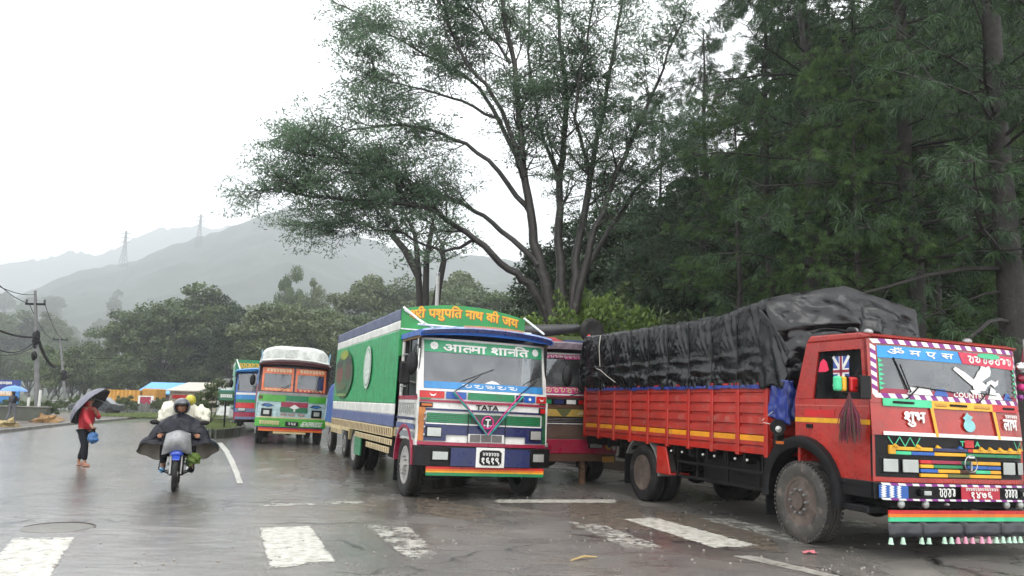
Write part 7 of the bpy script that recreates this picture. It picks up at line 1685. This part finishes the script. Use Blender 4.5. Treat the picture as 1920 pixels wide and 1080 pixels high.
    for q, lb, c_, rr_ in ((-1, 'bulging cream sack behind the rider, on the left', (-.22, 1.05, 1.30), (.21, .26, .24)), (1, 'bulging cream sack behind the rider, on the right', (.27, 1.10, 1.28), (.24, .26, .22))):
        mb = MB(); mb.ell(c_, rr_, SK, 30, 22, .32, 3 + q); mb.v = [tuple(Vector(v_) + (Vector(v_) - Vector(c_)) * (.05 * (1 - abs(noise.noise(Vector(v_) * 9)) * 6))) for v_ in mb.v]; t = mb.build('sack', smooth=60); t.location = loc; t.rotation_euler = (0, 0, rz); tag(t, lb, 'sack')
    mb = MB(); mb.ell((.13, .93, 1.60), (.10, .12, .10), P('yellow_cloth', (.45, .40, .03), .4), 16, 10, .15, 2); t = mb.build('yellow_bundle', smooth=60); t.location = loc; t.rotation_euler = (0, 0, rz); tag(t, 'yellow bundle poking up behind the rider\'s helmet', 'bundle')
    mb = MB(); mb.box(-.5, .5, .95, 1.35, .86, 1.04, K_black); mb.box(-.13, .2, .85, 1.1, 1.04, 1.5, SK); t = mb.build('luggage_rack', bk, bevel=.03)
rider()

# ------------------------------------------------------------------ left and far side
def boxthing(name, label, cat, px0, px1, top, bottom, d, depth, mat, z0=None):
    a, b = at(px0, hor(px0), d), at(px1, hor(px1), d); zt = at((px0 + px1) / 2, top, d).z; zb = z0 if z0 is not None else at((px0 + px1) / 2, bottom, d).z
    r = empty(name, ((a.x + b.x) / 2, d, 0)); tag(r, label, cat); w_ = (b.x - a.x) / 2; mb = MB(); mb.box(-w_, w_, 0, depth, min(zb, 0), zt, mat); return r, mb, w_, zt
# low wall at the left
r, mb, w_, zt = boxthing('retaining_wall', 'low mossy wall along the left footpath behind the far small person', 'wall', -140, 92, 762, 792, 44, .35, M_mossw, 0); mb.build('wall', r, bevel=.02)
mb = MB(); mb.box(-w_ - .03, w_ + .03, -.04, .39, zt + .002, zt + .07, M_conc); mb.build('coping', r, bevel=.01)
bw_ = P('marker_white', (.6, .6, .56), .5)
for i, (px, d, h, lb) in enumerate(((56, 46, 1.33, 'short white marker post behind the low left wall'), (76, 44.8, 1.75, 'white painted band post beside the near power pole'))):
    a = at(px, hor(px), d); mb = MB(); mb.tube([(a.x, d, 0), (a.x, d, h)], .075, 8, bw_); tag(mb.build('marker_post'), lb, 'post')
# heap of leaves / sacks near the wall
for k, (px, py, s, mat, lb) in enumerate(((83, 792, .6, P('dry_leaf_heap', (.28, .16, .06), .7, var=.6, scale=8), 'heap of brown dry leaves at the end of the low left wall'), (12, 800, .5, P('yellow_heap', (.35, .27, .12), .7, var=.5, scale=8), 'small yellowish heap on the left footpath'))):
    a = gp(px, py, .1); mb = MB(); mb.ell((a.x, a.y, .12), (s, s * .8, s * .55), mat, 14, 9, 1.1, k); tag(mb.build('heap', smooth=40), lb, 'heap')
# billboard
bd = 50; a = at(-30, hor(0), bd); b = at(36, hor(36), bd); wz = at(3, 762, bd).z; wt = at(3, 712, bd).z; r = empty('billboard', ((a.x + b.x) / 2, bd, 0)); tag(r, 'blue billboard with an orange lettered band at the far left', 'sign'); w_ = (b.x - a.x) / 2
mb = MB(); mb.box(-w_, w_, 0, .1, wz, wt, P('billboard_blue', (.03, .18, .46), .4)); mb.build('panel', r); mb = MB(); mb.box(-w_, w_, -.02, -.002, wz + (wt - wz) * .62, wt, P('billboard_navy', (.015, .035, .20), .4)); mb.build('header', r)
mb = MB(); mb.box(-w_ + .1, w_ - .3, -.03, -.004, wz + (wt - wz) * .40, wz + (wt - wz) * .6, P('billboard_orange', (.65, .35, .12), .4)); mb.build('band', r); squiggle(r, lambda x, z: -.03, -w_ + .2, w_ - .5, wz + (wt - wz) * .43, wz + (wt - wz) * .57, K_white, 3, .004, 9, .05); squiggle(r, lambda x, z: -.02, -w_ + .5, w_ - .5, wt - .28, wt - .1, K_white, 5, .004, 12, .04)
for q in (-.8, .8): mb = MB(); mb.tube([(q * w_, .06, 0), (q * w_, .06, wz)], .05, 6, K_steel); mb.build('post', r)

def power_pole(px, base, top, d, arms, label, lean=0):
    a = at(px[0], hor(px[0]), d); zt = at(px[1], top, d).z; x1 = at(px[1], top, d).x; r = empty('power_pole', (a.x, d, 0)); tag(r, label, 'power pole'); mb = MB(); dx = x1 - a.x
    PC = P('pole_concrete', (.14, .14, .14), .6, var=.3); mb.tube([(0, 0, -.2), (dx * .5, 0, zt * .5), (dx, 0, zt)], [.16, .13, .07], 8, PC); mb.build('pole', r, smooth=60)
    for (z, w_) in arms:
        x = dx * z / zt; mb = MB(); mb.box(x - w_, x + w_, -.06, .06, z - .06, z + .05, K_chas); ar = mb.build('cross_arm', r)
        for k in (-1, 0, 1): mb = MB(); mb.lathe([(.04, 0), (.07, .06), (.04, .10), (.07, .15), (.03, .22)], (x + k * w_ * .92, 0, z + .05), (0, 0, 1), 8, P('insulator', (.05, .04, .04), .3)); mb.build('insulator', ar)
    return r, dx, zt
d1 = 45; r, dx, zt = power_pole((77, 66), 0, 545, d1, [(at(66, 570, d1).z, .55)], 'near power pole at the left with a tangle of cables and a cross arm')
for (px, py, s) in ((68, 640, .30), (70, 630, .35), (66, 648, .2), (65, 667, .3), (67, 628, .25)): p = at(px, py, d1 - .1); mb = MB(); mb.ell((p.x - r.location.x, -.15, p.z), (s * .6, s * .5, s * .8), K_chas, 8, 6, .6, px); mb.build('cable_coil', r)
d2 = 78; r2, dx2, zt2 = power_pole((127, 112), 0, 622, d2, [(at(113, 637, d2).z, .7)], 'second power pole further off, left of the umbrella'); 
for py in (700, 707): p = at(121, py, d2); mb = MB(); mb.ell((p.x - r2.location.x, -.15, p.z), (.3, .25, .35), K_chas, 8, 6); mb.build('cable_coil', r2)
def cable(p0, p1, sag, rad, label, n=14):
    pts = [p0.lerp(p1, t / n) + Vector((0, 0, -sag * 4 * (t / n) * (1 - t / n))) for t in range(n + 1)]; mb = MB(); mb.tube(pts, rad, 5, K_chas); tag(mb.build('power_cable'), label, 'cable', 'cables on the power poles')
PT = lambda px, py, d: at(px, py, d)
cable(PT(-60, 590, 30), PT(66, 632, d1), .25, .055, 'thick sagging cable entering from the left to the near pole')
cable(PT(-60, 600, 30), PT(66, 640, d1), .9, .03, 'lower thin cable entering from the left to the near pole')
cable(PT(70, 632, d1), PT(103, 688, 60), .35, .10, 'thick bundle of cable sloping down right from the near pole')
cable(PT(55, 570, d1), PT(104, 637, d2), .5, .02, 'thin upper wire between the two power poles, left'); cable(PT(84, 570, d1), PT(122, 637, d2), .5, .02, 'thin upper wire between the two power poles, right')
cable(PT(-60, 470, 25), PT(55, 569, d1), .3, .018, 'topmost thin wire coming from the upper left'); cable(PT(-60, 500, 25), PT(66, 552, d1), .3, .018, 'second thin wire coming from the upper left'); cable(PT(-60, 640, 32), PT(70, 645, d1), .6, .02, 'lowest thin wire coming in from the left')
cable(PT(122, 668, d2), PT(215, 672, 90), .1, .03, 'pale horizontal wire right of the second pole')
# far wall with panels, gate, shops
mb_pan = P('wall_panel_grey', (.11, .12, .11), .5, var=.4)
a, b = at(168, hor(168), 70), at(400, hor(400), 72); r = empty('boundary_wall', (a.x, 70, 0)); tag(r, 'long grey boundary wall of panels between posts beyond the grass verge', 'wall'); L = b.x - a.x; n = 20
for k in range(n): mb = MB(); mb.box(k * L / n + .08, (k + 1) * L / n - .08, .0, .12, 0, .82, mb_pan); mb.build('panel', r)
for k in range(n + 1): mb = MB(); mb.box(k * L / n - .075, k * L / n + .075, -.03, .15, 0, .95, M_conc); mb.build('post', r)
r, mb, w_, zt = boxthing('shop_building', 'low shop with bright blue sheet roof and turquoise gable in the far centre-left', 'building', 262, 352, 738, 760, 84, 6, P('shop_wall', (.20, .13, .12), .6, var=.4), 0); mb.build('wall', r)
ze = zt; rt_ = at(300, 716, 84).z
mb = MB(); mb.prism([(-.6, ze + .0), (3.2, rt_), (6.8, ze + .0), (6.8, ze - .1), (3.2, rt_ - .12), (-.6, ze - .1)], 'x', -w_ - .3, w_ - .5, P('blue_sheet_roof', (.04, .28, .62), .35, var=.25, scale=2)); mb.build('roof', r)
mb = MB(); mb.prism([(-.2, ze - .9), (3.2, ze - .9), (3.2, rt_ - .15), (-.2, ze - .1)], 'x', -w_ - .25, -w_ - .02, P('turquoise_gable', (.20, .55, .52), .5)); mb.build('gable', r)
mb = MB(); mb.box(-w_ + 1.2, w_ - .8, -.08, -.005, 1.0, ze - .3, P('shop_front', (.10, .05, .07), .5)); mb.build('shutter', r)
r, mb, w_, zt = boxthing('shop_building', 'pale cream sheet-roofed shop right beside the blue-roofed shop', 'building', 318, 372, 732, 760, 80, 5, P('shop_cream', (.40, .34, .28), .6, var=.4), 0); mb.build('wall', r)
mb = MB(); mb.prism([(-.5, zt), (5, zt + .9), (5, zt + .8), (-.5, zt - .1)], 'x', -w_ - .2, w_ + .2, P('cream_roof', (.42, .38, .32), .5)); mb.build('roof', r); mb = MB(); mb.box(-w_ + .3, w_ - .3, -.06, -.004, zt - .8, zt - .45, K_red); mb.build('awning', r)
OR = P('orange_cargo_side', (.55, .28, .04), .5, var=.35, scale=1.2, grime=.4)
r, mb, w_, zt = boxthing('cargo_truck', 'orange-sided lorry parked far behind the walking person', 'truck', 202, 262, 731, 765, 76, 2.4, OR, 0.9); mb.f = []; mb.v = []; mb.mi = []; mb.box(-w_, w_, 0, 2.4, .9, zt, OR)
mb.build('cargo_side', r)
for k in range(9): mb = MB(); x = -w_ + 2 * w_ * k / 8; mb.box(x - .05, x + .05, -.06, -.005, .9, zt, P('orange_rib', (.42, .20, .03), .5)); mb.build('rib', r)
for x in (-w_ + .8, w_ - 1.6): mb = MB(); mb.lathe([(.45, -.12), (.48, 0), (.45, .12)], (x, .1, .48), (0, 1, 0), 18, K_tyre); mb.build('wheel', r)
mb = MB(); mb.box(w_ + .1, w_ + 1.5, .1, 2.3, .6, 2.2, P('orange_rib', (.42, .20, .03))); mb.build('cab', r, bevel=.1)
r, mb, w_, zt = boxthing('gate_panel', 'small red and white gate panel beyond the far wall', 'gate', 262, 286, 744, 762, 74, .1, K_maroon, 0); mb.build('panel', r)
for x in (-w_, w_): mb = MB(); mb.box(x - .08, x + .08, -.05, .15, 0, zt + .1, K_white); mb.build('post', r)
mb = MB(); mb.box(-w_ + .09, w_ - .09, -.03, .12, zt + .002, zt + .09, K_white); mb.build('top_bar', r)
for k, (p0, p1, tp, bt_, d, c_, lb) in enumerate(((286, 300, 752, 764, 73, (.30, .08, .12), 'pink stall front beside the red and white gate'), (105, 128, 752, 768, 74, (.42, .44, .42), 'pale grey shed behind the person with the tilted umbrella'), (84, 104, 756, 770, 72, (.34, .36, .34), 'small grey shed right of the near power pole'), (408, 432, 712, 752, 60, (.62, .64, .62), 'white hoarding behind the green sign on the traffic island'))):
    r, mb, w_, zt = boxthing('stall' if k < 3 else 'hoarding', lb, 'stall' if k < 3 else 'hoarding', p0, p1, tp, bt_, d, 1.6, P('stall%d' % k, c_, .6, var=.35), 0); mb.build('wall', r); mb = MB(); mb.box(-w_ - .15, w_ + .15, -.25, 1.75, zt + .003, zt + .08, P('stall_roof', (.3, .3, .32), .5)); mb.build('roof', r)
for i in range(22):
    px = 92 + i * 13.5; d = 66 + rt.uniform(-1, 2); top = rt.uniform(738, 756)
    if 262 < px < 285: continue
    o = treeat(BU[i % 2], px, top, d, .55, 'small shrub growing behind the long grey boundary wall', 'shrubs along the boundary wall', 3, 'shrub')
for i in range(7): treeat(BU[i % 2], -40 + i * 22, rt.uniform(742, 754), 49, .9, 'shrub rising over the low left wall', 'shrubs over the low left wall', 3, 'shrub')
# parked car far left
a = at(184, hor(184), 62); r = empty('parked_car', (a.x, 62, 0), R(10)); tag(r, 'small dark parked car beyond the walking person', 'car'); DC = P('dark_car_paint', (.03, .035, .04), .25, coat=.5)
mb = MB(); mb.prism([(-1.8, .35), (-1.8, .75), (-1.3, .88), (-.8, 1.32), (.7, 1.34), (1.2, .92), (1.85, .80), (1.85, .35)], 'y', -.8, .8, DC); mb.build('body', r, bevel=.06, seg=2)
for x in (-1.15, 1.15):
    for y in (-.78, .78): mb = MB(); mb.lathe([(.28, -.08), (.31, 0), (.28, .08)], (x, y, .31), (0, 1, 0), 16, K_tyre); mb.build('wheel', r)
mb = MB(); mb.box(-.72, .6, -.83, -.803, .95, 1.25, K_dark); mb.build('window', r)
# green sign on the island
a = gp(411, 806, .3); r = empty('sign_board', (a.x, a.y + .5, .30)); tag(r, 'green sign board on a dark post on the traffic island', 'sign')
mb = MB(); mb.tube([(0, .03, 0), (0, .03, 1.2)], .04, 6, K_black); mb.build('post', r); mb = MB(); mb.box(-.31, .31, 0, .03, 1.2, 1.64, K_dgreen); sp_ = mb.build('panel', r, bevel=.01); squiggle(sp_, lambda x, z: 0, -.25, .25, 1.32, 1.47, K_white, 6, .004, 6, .03); mb = MB(); mb.box(-.31, .31, -.012, -.003, 1.60, 1.64, K_teal); mb.build('top_stripe', sp_)
# lamp post behind the green truck
a = at(812, hor(812), 36); zt = at(812, 517, 36).z; r = empty('lamp_post', (a.x, 36, 0)); tag(r, 'pale slim lamp post rising behind the yellow lettered sign', 'lamp post'); mb = MB(); mb.tube([(0, 0, 0), (0, 0, zt)], [.10, .085], 8, P('pale_post', (.5, .5, .48), .4)); mb.build('post', r, smooth=60); mb = MB(); mb.lathe([(.10, 0), (.10, .12), (.0, .2)], (0, 0, zt), (0, 0, 1), 8, K_steel); mb.build('cap', r)

# ------------------------------------------------------------------ misty rain-filled air
hz = MB(); hm = bpy.data.materials.new('air'); hm.use_nodes = True; N = hm.node_tree.nodes; N.remove(N['Principled BSDF']); pv = N.new('ShaderNodeVolumePrincipled'); pv.inputs['Color'].default_value = (.72, .745, .77, 1); pv.inputs['Density'].default_value = .00062; pv.inputs['Anisotropy'].default_value = .25
hm.node_tree.links.new(pv.outputs[0], N['Material Output'].inputs['Volume'])
hz.box(-4200, 4200, -120, 3500, -2.5, 790, hm); ho = hz.build('haze'); tag(ho, 'thin white rain haze filling the air', 'haze', kind='stuff')
ho.visible_shadow = True
for pr in set(_KEEP): pass
